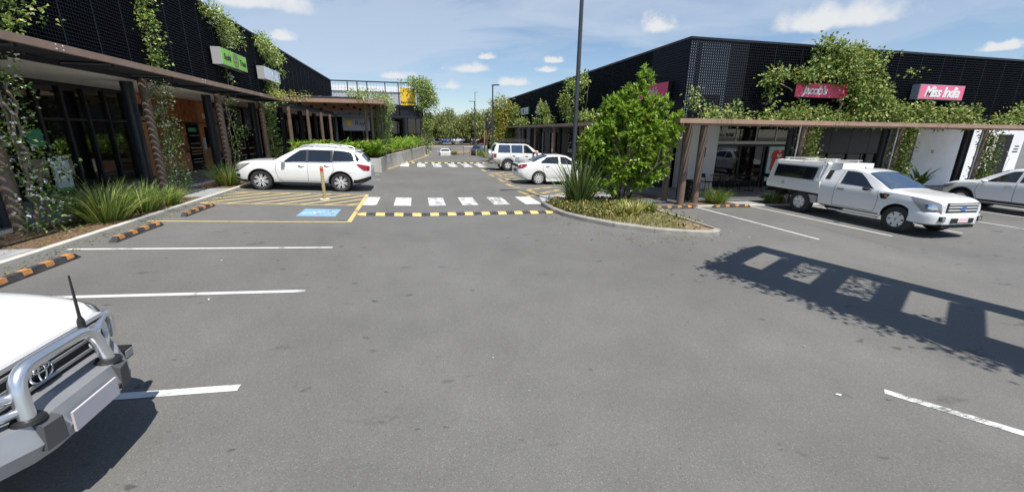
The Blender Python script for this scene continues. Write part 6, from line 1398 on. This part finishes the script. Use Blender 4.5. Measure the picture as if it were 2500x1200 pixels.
# --- right side
band = [(x,14.05,3.12+.05*math.sin(x*3),.45,.30,(.09 if x < 14 else .15)+.05*math.sin(x*1.7),int((80 if x < 14 else 150)*(1+.4*math.sin(x*2.3)))) for x in np.arange(11.0,25.2,.55)]
main = [(15.7,14.05,5.55,.65,.22,.45,420),(16.9,14.0,5.5,.8,.28,.45,560),(17.9,14.05,5.45,.6,.22,.3,330),(15.6,14.0,5.0,.45,.22,.35,300),(16.7,13.95,4.9,.9,.35,.5,700),(17.9,13.95,4.75,.75,.35,.5,620),(17.5,13.95,4.2,.7,.35,.45,480),(18.5,13.95,4.0,.7,.35,.45,520),(19.2,13.95,3.6,.8,.35,.35,520),(18.0,13.95,3.5,.8,.3,.3,420),
        (14.6,14.0,4.72,.55,.16,.14,260),(13.7,14.0,4.75,.45,.15,.16,210),(15.4,14.0,4.70,.4,.16,.10,150),(13.25,14.05,4.55,.25,.12,.16,90),(13.5,14.05,4.15,.09,.09,.3,70),(13.4,14.05,3.65,.09,.09,.35,70),(20.4,13.9,3.45,.8,.35,.3,430),(21.6,13.9,3.45,.8,.35,.28,400),(22.8,13.9,3.5,.7,.3,.25,300),(24.0,13.95,3.42,.7,.2,.12,150),(24.4,13.95,3.65,.4,.1,.06,50),(14.6,13.95,3.45,.6,.25,.25,280),(16.0,13.95,3.3,.7,.25,.2,240),(20.3,13.95,5.02,.25,.08,.05,22),(18.7,14.0,5.7,.3,.15,.15,60),(11.9,14.0,3.35,.25,.15,.2,60)]
vine('huge green vine sprawling over the right screen around both pink signs', (17.5,14.1,2.95), band+main, .125, .72, 'leaf_vine', [wob((17.6,14.3,3.0),(16.8,14.3,5.6),8,.1), wob((17.0,14.3,3.0),(13.4,14.3,4.7),10,.08), wob((19,14.2,3.05),(24.5,14.2,3.3),10,.06), wob((16.9,13.9,3.0),(16.6,13.8,4.0),6,.1)], .025, per=16, spread=.12)
vine('vine tuft on the canopy at the far right edge', (27.5,14.0,2.95), [(26.5,14.0,3.2,.6,.3,.18,260),(27.5,14.0,3.5,.7,.3,.35,420),(28.5,14.0,3.7,.8,.3,.5,420)], .125, .72, 'leaf_vine', [wob((27.5,14.2,2.95),(28,14.2,4),5,.05)], .02)
vine('small vine curling up the corner post of the right screen', (10.3,14.2,2.95), [(10.2,14.2,3.85,.1,.1,.12,40),(10.45,14.15,3.55,.14,.12,.18,80),(10.8,14.1,3.25,.25,.15,.14,110),(10.05,14.2,4.0,.1,.08,.06,22)], .11, .7, 'leaf_vine_pale', [wob((10.9,14.2,2.95),(10.1,14.2,4.0),6,.03)], .012)
for x, lab, zl, dens in ((15.25,'vine on the column beside the red heart poster',.9,1.0),(20.2,'dark vine on the column behind the pickup cab',.1,1.3),(25.35,'vine on the column by the white wall, rightmost of the three column vines',.0,1.2)):
    vine(lab, (x,13.75,-.2), [(x,13.65,z,.26,.22,.2,int(95*dens)) for z in np.arange(zl,2.85,.22)]+[(x+.15,13.6,zl+.5,.35,.25,.4,int(260*dens))], .12, .7, 'leaf_vine', [wob((x,13.7,-.2),(x,13.7,2.85),8,.05)], .025)
vine('broad-leaved vine on the street-side screen by the white and blue sign', (9.6,30.5,2.95), [(9.4,29.2,3.2,.3,.9,.2,300),(9.4,30.2,3.7,.25,.7,.5,420),(9.4,30.8,4.3,.2,.5,.35,260),(9.4,31.9,3.35,.25,.6,.2,160)], .16, .7, 'leaf_vine', [wob((9.7,30.5,2.95),(9.7,30.6,4.5),6,.06)], .02)
vine('straggling vine on the street-side screen behind the tall lamp post', (9.6,24.5,2.95), [(9.4,24.0,3.25,.3,1.3,.22,420),(9.4,25.6,3.9,.22,.5,.5,300),(9.4,26.0,4.7,.2,.4,.5,260),(9.4,24.8,5.3,.18,.7,.25,210),(9.4,23.0,5.3,.18,.5,.3,160),(9.4,23.4,4.6,.15,.3,.5,130),(9.4,22.0,3.3,.25,.7,.25,200)], .15, .7, 'leaf_vine_pale', [wob((9.7,24.8,2.95),(9.7,25.4,5.6),8,.08), wob((9.7,23.5,2.95),(9.7,23,5.3),8,.06)], .02)
vine('low vine on the canopy edge past the arch sign', (9.4,37,2.95), [(9.3,36.5,3.25,.3,1.6,.25,420),(9.3,40.0,3.4,.35,1.2,.35,420),(9.4,39.8,4.4,.2,1.0,.5,360)], .17, .7, 'leaf_vine', [wob((9.6,38,2.95),(9.6,39.5,4.4),6,.05)], .02)
# ---------------------------------------------------------------- grass tufts
def tuft(x, y, h, n, spread, label, mat='leaf_grass', z=None, w=.022, bend=1.1, name='grass_tuft'):
    z0 = z if z is not None else gz(x,y)
    r = empty(name, (x,y,z0), 0, label, 'grass tuft', 'strap-leaved grass tufts')
    a = rng_.uniform(0, 2*math.pi, n); rad = rng_.uniform(0,1,n)**.6*spread*.35; roots = np.stack([np.cos(a)*rad, np.sin(a)*rad, np.zeros(n)], 1)
    lean = rng_.uniform(.05,1.0,n); d = np.stack([np.cos(a)*lean, np.sin(a)*lean, np.ones(n)], 1)
    stuff('blades', blades('blades', roots, d, h*rng_.uniform(.6,1.2,n), w*rng_.uniform(.7,1.3,n), M[mat], bend*rng_.uniform(.6,1.4,n)), r); return r
tuft(-7.35,11.5,1.0,520,1.1,'big arching grass tuft between the left columns, nearest the camera',z=.33); tuft(-7.25,12.7,.85,420,1.0,'arching grass tuft just right of the biggest one on the left',z=.33); tuft(-7.2,13.7,.6,300,.9,'low grass tuft at the foot of the charcoal column',z=.33)
tuft(-7.3,18.25,.95,420,.9,'grass tuft in front of the white SUV bonnet',z=.33); tuft(-7.3,6.9,.8,300,.9,'grass tuft at the left edge below the flowering column',z=.33); tuft(-7.5,14.5,.45,200,.8,'short grass beside the paved ramp',z=.33,mat='leaf_cover')
tuft(11.35,13.6,.62,420,.9,'green grass tuft in front of the black bin',z=gz(11.35,13.6)+.03); tuft(13.95,13.5,.5,260,.8,'darker grass tuft behind the pickup rear wheel',z=gz(13.9,13.5)+.03)
tuft(7.35,11.75,.42,160,.4,'small grass clump on the right side of the island',z=gz(7.3,11.7)+.1); tuft(6.75,12.15,.42,160,.6,'thin grass clump in the middle of the island',z=gz(6.7,12.1)+.1)
tuft(6.6,36.6,.9,200,.9,'yellow-green sword plant beside the lamp post behind the wagon','leaf_brom',w=.06,bend=.5)
tuft(7.6,48,1.0,260,1.4,'dark grass clump at the end of the right building'); tuft(6.0,69,1.0,260,1.2,'green clump on the far verge left of the dark sedan')
# mulch litter in the left bed
n = 2600; P = np.stack([rng_.uniform(-8.3,-6.86,n), rng_.uniform(5,25,n), np.full(n,.335)], 1); stuff('leaf_litter', leaves_mesh('leaf_litter', P, rand_dirs(n,.1)*np.array([1,1,.2]), .06, .5, M['leaf_cover']))['label'] = 'brown leaf litter scattered over the left garden bed'
col.objects['leaf_litter']['category'] = 'leaf litter'
n = 700; P = np.stack([-6.62+np.abs(rng_.normal(0,.25,n)), rng_.uniform(4.5,18,n), np.zeros(n)], 1); P[:,2] = [gz(x,y)+.008 for x,y,_ in P]
o = stuff('fallen_leaves', leaves_mesh('fallen_leaves', P, rand_dirs(n,0)*np.array([1,1,.06]), .045, .5, M['leaf_cover'])); tag(o, 'dry leaves drifted along the left kerb', 'fallen leaves')
n = 500; t = rng_.uniform(0,2*math.pi,n); P = np.stack([6.1+np.cos(t)*2.1+rng_.normal(0,.5,n), 11.5+np.sin(t)*2.9+rng_.normal(0,.4,n), np.zeros(n)], 1); P[:,2] = [gz(x,y)+.009 for x,y,_ in P]
o = stuff('fallen_leaves', leaves_mesh('fallen_leaves', P, rand_dirs(n,0)*np.array([1,1,.06]), .05, .45, M['leaf_cover'])); tag(o, 'dry leaves scattered on the asphalt around the island', 'fallen leaves')
# ---------------------------------------------------------------- planter greens: ginger-like canes with broad blades
def lush(x, y, z, h, n, label, mat='leaf_ginger'):
    r = empty('broadleaf_plant', (x,y,z), 0, label, 'plant', 'lush plants in the concrete planter')
    k = max(5, n//9); ca = rng_.uniform(0,2*math.pi,k); cl = rng_.uniform(.05,.5,k); croot = np.stack([rng_.normal(0,.22,k), rng_.normal(0,.22,k), np.zeros(k)], 1); cd = np.stack([np.cos(ca)*cl, np.sin(ca)*cl, np.ones(k)], 1); cd /= np.linalg.norm(cd,axis=1,keepdims=True)
    ix = rng_.integers(0,k,n); t = rng_.uniform(.25,1,n)*h*rng_.uniform(.7,1.1,k)[ix]; roots = croot[ix]+cd[ix]*t[:,None]; a = rng_.uniform(0,2*math.pi,n); d = np.stack([np.cos(a),np.sin(a),rng_.uniform(.3,1.0,n)],1)
    stuff('leaves', blades('leaves', roots, d, rng_.uniform(.35,.65,n), rng_.uniform(.07,.11,n), M[mat], 1.3, 3), r); return r
sp = []
for i in range(34):
    t = i/33; x = -6.6+t*4.3+random.uniform(-.1,.1); 
    sp.append((x, 26.05+random.uniform(0,.5)+(i%2)*.6, 1.0 if x < -3 else 1.0))
for i in range(30):
    t = i/29; sp.append((-2.25+t*2.85-.25-(i%2)*.55, 27.4+t*16.2, 1.0+.15*math.sin(i)))
for i, (x, y, h) in enumerate(sp):
    lush(x, y, .78, h, 46 if i < 34 else 52, 'lush green broad-leaved plant in the planter, part of the even hedge row')
# ---------------------------------------------------------------- island shrub tree
def shrub_tree():
    bx, by = 7.0, 13.3; bz = gz(bx,by)+.1
    r = empty('island_tree', (bx,by,bz), 0, 'bright green glossy-leaved small tree on the planted island', 'tree')
    tr = MB(); tips = []
    def limb(p, d, ln, rad, depth):
        pts = [p]; q = Vector(p); dd = Vector(d).normalized()
        for i in range(5): dd = (dd+Vector((random.uniform(-.18,.18),random.uniform(-.18,.18),random.uniform(-.02,.12)))).normalized(); q = q+dd*ln/5; pts.append(tuple(q))
        tr.tube(pts, [rad*(1-.55*i/5) for i in range(6)], 7)
        if depth == 0: tips.append((q, dd)); return
        for k in range(random.choice((2,3,3))): limb(tuple(Vector(pts[random.choice((3,4,5))])), dd+Vector((random.uniform(-.9,.9),random.uniform(-.9,.9),random.uniform(-.25,.7))), ln*.68, rad*.5, depth-1)
    for k in range(7):
        a = k*2*math.pi/7+.3; limb((0.06*math.cos(a),.06*math.sin(a),0), (math.cos(a)*.5,math.sin(a)*.5,1), 1.35, .038, 2)
    tr.build('trunk', M['bark'], r, 60)
    # crown: rosettes of stiff leaves at the shoot ends, in uneven lobes
    lobes = [(-.5,-.45,.75,.4,.3,.25),(.5,-.45,.8,.4,.3,.25),(1.0,-.4,1.1,.35,.3,.25),(0,-.35,3.1,.5,.35,.45),(.55,-.35,2.9,.5,.35,.45),(-.6,-.1,2.6,.45,.35,.4),(-1.15,-.1,2.0,.35,.35,.35),(-1.0,.2,.75,.4,.4,.3),(-.2,-.45,1.35,.55,.35,.45),(.45,-.55,1.7,.5,.35,.5),(.9,-.6,2.3,.45,.35,.5),(.1,-.5,2.3,.5,.35,.5),(-.9,.5,1.3,.55,.55,.5),(-.95,.4,2.2,.5,.5,.5),(-.3,.2,2.9,.6,.5,.55),(.3,.1,3.6,.5,.45,.55),(.62,0,4.25,.26,.26,.38),(1.0,-.2,3.3,.5,.45,.45),(1.45,-.4,2.6,.5,.45,.45),(1.15,-.35,1.9,.6,.5,.5),(.5,0,2.4,.8,.7,.7),(-.2,.3,1.7,.8,.7,.6),(.6,-.2,1.1,.6,.5,.4),(1.65,-.5,3.0,.22,.22,.2),(-.45,.3,3.45,.28,.28,.32),(-1.25,.6,1.75,.28,.28,.3),(1.3,-.4,1.25,.3,.3,.25),(.1,0,.95,.45,.4,.25),(-.75,.4,.95,.35,.35,.25)]
    V = np.array([l[3]*l[4]*l[5] for l in lobes]); NR = 2600; cnt = (V**.72/np.sum(V**.72)*NR).astype(int); C = []; out_ = []
    for l, n in zip(lobes, cnt):
        u = rng_.normal(size=(n,3)); u /= np.linalg.norm(u,axis=1,keepdims=True); u *= (rng_.uniform(.15,1,n)**.45)[:,None]; C.append(np.array(l[:3])+u*np.array(l[3:])); out_.append(u)
    C = np.concatenate(C); U = np.concatenate(out_); U[:,2] += .55; U += rng_.normal(size=U.shape)*.3; U /= np.linalg.norm(U,axis=1,keepdims=True)
    k = 12; Pn = np.repeat(C, k, 0); A = np.repeat(U, k, 0); rnd = rng_.normal(size=Pn.shape); perp = rnd-A*np.sum(rnd*A,1,keepdims=True); perp /= np.linalg.norm(perp,axis=1,keepdims=True)
    f = rng_.uniform(.3,1.5,len(Pn))[:,None]; D = A+perp*f; Pn = Pn+A*rng_.uniform(-.08,.03,len(Pn))[:,None]
    stuff('crown', leaves_mesh('crown', Pn, D, .155*rng_.uniform(.5,1.35,len(Pn)), .38, M['leaf_shrub'], fold=.2, nrm=A*.5+np.array([.1,-.2,.8])+rng_.normal(size=A.shape)*.35), r)
shrub_tree()
# sword-leaf plant
r = empty('sword_leaf_plant', (5.42,13.0,gz(5.42,13.0)+.1), 0, 'tall sword-leaved plant at the left end of the island', 'plant'); n = 84; a = rng_.uniform(0,2*math.pi,n); ln = rng_.uniform(.1,1.0,n)**1.4
stuff('sword_leaves', blades('sword_leaves', np.stack([np.cos(a)*.12*ln,np.sin(a)*.12*ln,np.zeros(n)],1), np.stack([np.cos(a)*ln,np.sin(a)*ln,np.ones(n)],1), rng_.uniform(1.2,2.1,n), rng_.uniform(.075,.12,n), M['leaf_sword'], .28*rng_.uniform(.4,1.6,n), 6), r)
r = empty('sword_leaf_plant', (7.35,13.6,gz(7.3,13.6)+.1), 0, 'dark sword-leaved plant under the right side of the island tree', 'plant'); n = 34; a = rng_.uniform(0,2*math.pi,n); ln = rng_.uniform(.2,1.1,n)
stuff('sword_leaves', blades('sword_leaves', np.stack([np.cos(a)*.1,np.sin(a)*.1,np.zeros(n)],1), np.stack([np.cos(a)*ln,np.sin(a)*ln,np.ones(n)],1), rng_.uniform(.6,1.0,n), rng_.uniform(.06,.1,n), M['leaf_sword'], .4, 5), r)
def brom(x, y, s, label, n=26):
    r = empty('bromeliad', (x,y,gz(x,y)+.1), 0, label, 'plant', 'bromeliads on the island'); a = rng_.uniform(0,2*math.pi,n); ln = rng_.uniform(.15,.9,n)
    stuff('leaves', blades('leaves', np.stack([np.cos(a)*.05,np.sin(a)*.05,np.zeros(n)],1), np.stack([np.cos(a)*ln,np.sin(a)*ln,np.ones(n)],1), s*rng_.uniform(.7,1.15,n), .10*s/.55*np.ones(n), M['leaf_brom'], .5, 4), r)
brom(6.35,11.15,.60,'tall pale bromeliad at the centre front of the island'); brom(6.62,11.35,.5,'pale bromeliad tucked right behind the tallest one'); brom(6.12,11.3,.42,'pale bromeliad left of the tallest one'); brom(6.05,10.75,.26,'small fallen pale bromeliad near the island kerb',10)
# ground cover and sparse grass on the island (uncountable)
def inside(P, poly):
    x, y = P[:,0], P[:,1]; c = np.zeros(len(P), bool); j = len(poly)-1
    for i in range(len(poly)):
        xi, yi = poly[i]; xj, yj = poly[j]; c ^= ((yi > y) != (yj > y)) & (x < (xj-xi)*(y-yi)/(yj-yi+1e-12)+xi); j = i
    return c
P = np.stack([rng_.uniform(4.3,7.9,26000), rng_.uniform(8.8,14.0,26000), np.zeros(26000)], 1); C0 = np.array([[6.2,11.9,0]])
P = P[inside((P-C0)/.93+C0, IS)]; dens = np.clip((P[:,1]-.55*(P[:,0]-4.3)-9.9)/1.6,0,1); cov = P[rng_.uniform(size=len(P)) < dens*.95+.05]; cov[:,2] = [gz(x,y)+.10+random.random()**1.5*.24 for x,y,_ in cov]
o = stuff('ground_cover', leaves_mesh('ground_cover', cov, rand_dirs(len(cov),.5), .085, .55, M['leaf_cover'])); tag(o, 'low olive and yellow ground cover carpeting the island', 'ground cover')
g2 = P[rng_.uniform(size=len(P)) < .45*(1-dens)*np.clip(np.sin(P[:,0]*3.1)+np.cos(P[:,1]*2.3)+1.2,0,1)]; g2[:,2] = [gz(x,y)+.095 for x,y,_ in g2]; n = len(g2); a = rng_.uniform(0,2*math.pi,n); ln = rng_.uniform(0,.7,n)
o = stuff('lawn_grass', blades('lawn_grass', g2, np.stack([np.cos(a)*ln,np.sin(a)*ln,np.ones(n)],1), rng_.uniform(.05,.12,n), .010*np.ones(n), M['leaf_grass'], .6, 2)); tag(o, 'thin dry lawn grass at the pointed end of the island', 'grass')
# shrub beside the bed at the building corner
# ---------------------------------------------------------------- street-side tree with rust-coloured new leaves
r = empty('rust_tipped_tree', (8.35,41.0,gz(8.35,41)), 0, 'tall shrub with orange-tipped new leaves behind the farther lamp post', 'tree')
stems(r, [wob((8.35,41,-.05),(8.4,41,3.6),6,.08), wob((8.35,41,.5),(9.0,41.3,3.2),5,.08), wob((8.35,41,.8),(7.8,40.8,3.0),5,.08)], [.07,.04,.04], 'bark', 'trunk')
foliage(r, [(8.3,41,4.9,.95,.8,.75,1150),(8.0,40.8,3.9,.9,.8,.7,1000),(9.0,41,4.0,.9,.8,.8,900),(8.2,40.6,2.7,.85,.8,.6,900),(9.1,40.8,2.6,.7,.7,.7,600),(7.7,40.4,1.7,.7,.7,.5,500),(8.7,40.4,1.5,.7,.7,.5,550)], .20, .5, 'leaf_rust', spread=.2, name='crown')
# potted palms under the right canopy
def palm_pot(x, y, h, label):
    r = empty('potted_palm', (x,y,gz(x,y)+.036), 0, label, 'plant'); m = MB(); m.lathe([(.16,0),(.22,.36),(.23,.40),(.19,.40)], 16); m.build('pot', M['rubber_black'], r, 40); n = 26; a = rng_.uniform(0,2*math.pi,n); ln = rng_.uniform(.2,1,n)
    stuff('fronds', blades('fronds', np.stack([np.cos(a)*.05,np.sin(a)*.05,np.full(n,.38)],1), np.stack([np.cos(a)*ln,np.sin(a)*ln,np.ones(n)],1), h*rng_.uniform(.7,1.1,n), .16*np.ones(n), M['leaf_jasmine'], 1.1, 5), r)
palm_pot(21.3,14.9,1.0,'dark potted palm behind the pickup windscreen'); palm_pot(24.2,15.2,1.1,'potted palm against the white wall')
# ---------------------------------------------------------------- far trees
def far_tree(x, y, h, w, label, n=9500, mat='leaf_willow'):
    z = gz(x,y); r = empty('far_tree', (x,y,z), 0, label, 'tree', 'trees beyond the street end'); tr = []
    for k in range(4): a = k*1.7+x; tr.append(wob((x+.1*math.cos(a),y+.1*math.sin(a),z),(x+w*.28*math.cos(a),y+w*.28*math.sin(a),z+h*.62),6,.12))
    stems(r, tr, [.17,.13,.12,.1], 'bark_grey', 'trunk')
    blobs = []
    for k in range(15): a = random.uniform(0,6.28); q = random.uniform(.1,.5)**.8*w*.8; blobs.append((x+q*math.cos(a), y+q*math.sin(a), z+h*random.uniform(.5,.9)-abs(q)*.22, w*.20, w*.20, h*.16, n//15))
    P, D = blob_points(blobs, 16, .28); st = rng_.uniform(size=len(P)) < .75; D[st] = D[st]*.35; D[st,2] -= 1.0; P[st,2] -= rng_.uniform(0,h*.26,st.sum()); lowp = P[:,2] < z+2.0; P[lowp,2] = z+2.0+rng_.uniform(0,1.2,lowp.sum())
    stuff('crown', leaves_mesh('crown', P-np.array([x,y,z]), D, .60, .34, M[mat]), r)
far_tree(9.0,104,8.6,7.5,'weeping tree at the middle of the far row'); far_tree(3.5,106,7.4,6.5,'weeping tree at the left of the far row'); far_tree(14.2,105,8.2,7.0,'weeping tree behind the thin far lamp post'); far_tree(-1.5,118,7.8,7.5,'weeping tree furthest left beside the vine corner'); far_tree(20.0,108,8.8,7.5,'weeping tree behind the end of the right building'); far_tree(26,128,9.5,8.5,'tall tree behind the rust-tipped shrub',3800)
blobs = [(x,190+random.uniform(-6,6),random.uniform(1.5,3.5),7,4,random.uniform(3,5.5),420) for x in np.arange(-60,140,7)]
P, D = blob_points(blobs, 14, .9); o = stuff('distant_trees', leaves_mesh('distant_trees', P, D, 1.5, .6, M['leaf_willow'])); tag(o, 'hazy band of distant trees along the horizon', 'trees')
# palm behind the right building
r = empty('palm_tree', (55.5,28,gz(55,28)), 0, 'palm crown peeping over the right building', 'tree'); m = MB(); m.tube([(0,0,0),(.1,0,5),(0,0,9.6)], [.2,.16,.12], 9); m.build('trunk', M['bark_grey'], r, 60); n = 60; a = rng_.uniform(0,2*math.pi,n)
stuff('crown', blades('crown', np.tile([[0,0,9.5]],(n,1)), np.stack([np.cos(a),np.sin(a),rng_.uniform(.2,1.2,n)],1), rng_.uniform(1.3,2.0,n), .16*np.ones(n), M['leaf_palm'], 1.1, 6), r)
# far street: kerbs, verge, lane lines, red sign building
m = MB(); m.prism([(5.3,68.4),(9.5,71.5),(9.5,74),(6.2,74)], -1.6, lambda x,y: gz(x,y)+.12); struct(m.build('verge', M['soil_grass']))
m = MB(); m.box(-4,24,94,94.6,-1.0,-.76); struct(m.build('median_kerb', M['kerb_pale'])); m = MB(); m.box(-8,30,100,109.5,-1.0,-.80); struct(m.build('verge', M['mulch']))
for x in (-1.0,3.4,7.8,12.2): m = MB(); m.box(x,x+2.4,82,82.15,-.899,-.894); m.build('lane_line', M['line_white'], ground)
m = MB(); m.grid([[(-1.6+2.2*math.sin(i*.16), 66+i*2.2, gz(0,66+i*2.2)+.006),(-1.35+2.2*math.sin(i*.16), 66+i*2.2, gz(0,66+i*2.2)+.006)] for i in range(9)]); m.build('turn_line', M['line_white'], ground)
r = empty('far_store', (-9,172,-.9), 0, 'distant store with red and blue sign beyond the trees', 'building'); m = MB(); m.box(-14,14,0,20,0,6.2); m.build('wall', M['wall_grey'], r); m = MB(); m.box(-8,13.5,-.3,0,6.2,9.2); m.build('red_fascia', M['sign_red'], r); m = MB(); m.box(8,13.2,-.5,-.3,6.6,8.2); m.build('blue_panel', M['sign_blue'], r)
r = empty('railing', (5.4,68.6,gz(5.4,68.6)), 0, 'short black railing at the far verge', 'railing'); m = MB(); m.box(-.03,.03,-.03,.03,0,1.4); m.build('post', M['trim_black'], r); m = MB(); m.box(.03,2.2,-.02,.02,1.34,1.4); m.build('top_rail', M['trim_black'], r); m = MB(); m.box(2.2,2.26,-.03,.03,0,1.4); m.build('post', M['trim_black'], r)
r = empty('rain_pipe', (9.75,58.0,gz(9.75,58)), 0, 'white rain pipe with elbow at the far end of the right building', 'pipe'); m = MB(); m.tube([(0,0,0),(0,0,3.2),(.1,0,3.35),(.3,0,3.35)], .06, 8); m.build('pipe', M['roof_white'], r, 60); m = MB(); m.box(-.09,.09,-.02,.02,1.5,1.56); m.build('clip', M['galv'], r)
o = MB(); o.lathe([(.10,0),(.10,4.0)], 10); o = o.build('brown_post', M['timber_post'], None, 40, (9.4,58.0,gz(9.4,58))); tag(o, 'brown post beside the white rain pipe at the street end', 'post')

# ================================================================== PERSON between the sedan and the wagon
def person(x, y, rz):
    r = empty('person', (x,y,gz(x,y)), rz, 'balding grey-haired person stooping between the white sedan and the wagon', 'person')
    J = {'pel':(0,0,.86,.13),'sp':(.06,0,1.02,.13),'ch':(.20,0,1.18,.145),'nk':(.30,0,1.30,.06),'hd0':(.335,0,1.345,.055),
         'lh':(0,.09,.82,.10),'lk':(.05,.10,.46,.07),'la':(-.02,.10,.10,.05),'lt':(.14,.11,.04,.045),'rh':(0,-.09,.82,.10),'rk':(.06,-.11,.46,.07),'ra':(0,-.11,.10,.05),'rt':(.16,-.12,.04,.045),
         'ls':(.21,.18,1.20,.075),'le':(.26,.24,.94,.05),'lw':(.42,.20,.80,.034),'rs':(.21,-.18,1.20,.075),'re':(.27,-.24,.94,.05),'rw':(.43,-.20,.80,.034)}
    E_ = [('pel','sp'),('sp','ch'),('ch','nk'),('nk','hd0'),('pel','lh'),('lh','lk'),('lk','la'),('la','lt'),('pel','rh'),('rh','rk'),('rk','ra'),('ra','rt'),('ch','ls'),('ls','le'),('le','lw'),('ch','rs'),('rs','re'),('re','rw')]
    for s, w_ in ((1,'lw'),(-1,'rw')):
        p = J[w_]; J[w_+'p'] = (p[0]+.07,p[1]-s*.01,p[2]-.045,.03); E_.append((w_,w_+'p'))
        for k in range(4): J[f'{w_}f{k}'] = (p[0]+.12,p[1]-s*.035+s*.022*k,p[2]-.075,.0095); J[f'{w_}g{k}'] = (p[0]+.15+.006*(k%3),p[1]-s*.033+s*.021*k,p[2]-.115,.0085); E_ += [(w_+'p',f'{w_}f{k}'),(f'{w_}f{k}',f'{w_}g{k}')]
        J[w_+'t'] = (p[0]+.08,p[1]-s*.055,p[2]-.05,.010); J[w_+'u'] = (p[0]+.11,p[1]-s*.062,p[2]-.085,.009); E_ += [(w_,w_+'t'),(w_+'t',w_+'u')]
    names = list(J); me = bpy.data.meshes.new('body'); me.from_pydata([J[n][:3] for n in names], [(names.index(a),names.index(b)) for a,b in E_], [])
    o = link('body', me, r); md = o.modifiers.new('skin','SKIN'); 
    for i, n in enumerate(names): sv = me.skin_vertices[0].data[i]; sv.radius = (J[n][3],J[n][3]); sv.use_root = (n == 'pel')
    o.modifiers.new('sub','SUBSURF').levels = 2
    ev = bpy.data.meshes.new_from_object(o.evaluated_get(bpy.context.evaluated_depsgraph_get())); o.modifiers.clear(); o.data = ev
    for mt in ('shirt','trousers','skin','shoe'): ev.materials.append(M[mt])
    for p in ev.polygons:
        c = p.center; p.material_index = 3 if c.z < .09 else (1 if c.z < .90 and abs(c.y) < .2 and c.x < .2 else (2 if (c.z > 1.27 and c.x > .26) or (c.x > .33 and c.z < .9) else 0)); p.use_smooth = True
    # head with face
    h = MB(); n = 18; rows = []
    for i in range(13):
        ph = math.pi*i/12; row = []
        for j in range(n+1):
            th = 2*math.pi*j/n; x_ = .098*math.sin(ph)*math.cos(th); y_ = .078*math.sin(ph)*math.sin(th); z_ = .125*math.cos(ph)
            if z_ < 0: x_ = x_*(1-.22*(-z_/.125)) + .012*(-z_/.125); y_ *= 1-.28*(-z_/.125)
            row.append((x_+.37, y_, z_+1.45))
        rows.append(row)
    h.grid(rows); hd = h.build('head', M['skin'], r, 70)
    m = MB(); m.add([(.46,0,1.475),(.462,.016,1.43),(.49,0,1.428),(.462,-.016,1.43)],[(0,1,2),(0,2,3),(1,3,2)]); m.build('nose', M['skin'], hd)
    for s in (1,-1):
        m = MB(); m.lathe([(.001,.455),(.011,.457),(.001,.468)], 8, 'X', (0,s*.03,1.468)); m.build('eye', M['ink_dark'], hd); m = MB(); m.lathe([(.004,-.012),(.028,0),(.02,.012)], 10, 'Y', (.365,s*.082,1.445)); m.build('ear', M['skin'], hd, 60)
    m = MB(); m.box(.445,.462,-.022,.022,1.392,1.398); m.build('mouth', M['sign_pink_b'], hd)
    m = MB(); rows = []
    for i in range(7):
        ph = math.pi*(.30+.36*i/6); row = []
        for j in range(13): th = math.pi*(.42+1.16*j/12); row.append((.37+.104*math.sin(ph)*math.cos(th), .083*math.sin(ph)*math.sin(th), 1.45+.128*math.cos(ph)))
        rows.append(row)
    m.grid(rows); m.build('hair', M['hair_grey'], hd, 70)
person(6.95,22.75,R(-150))
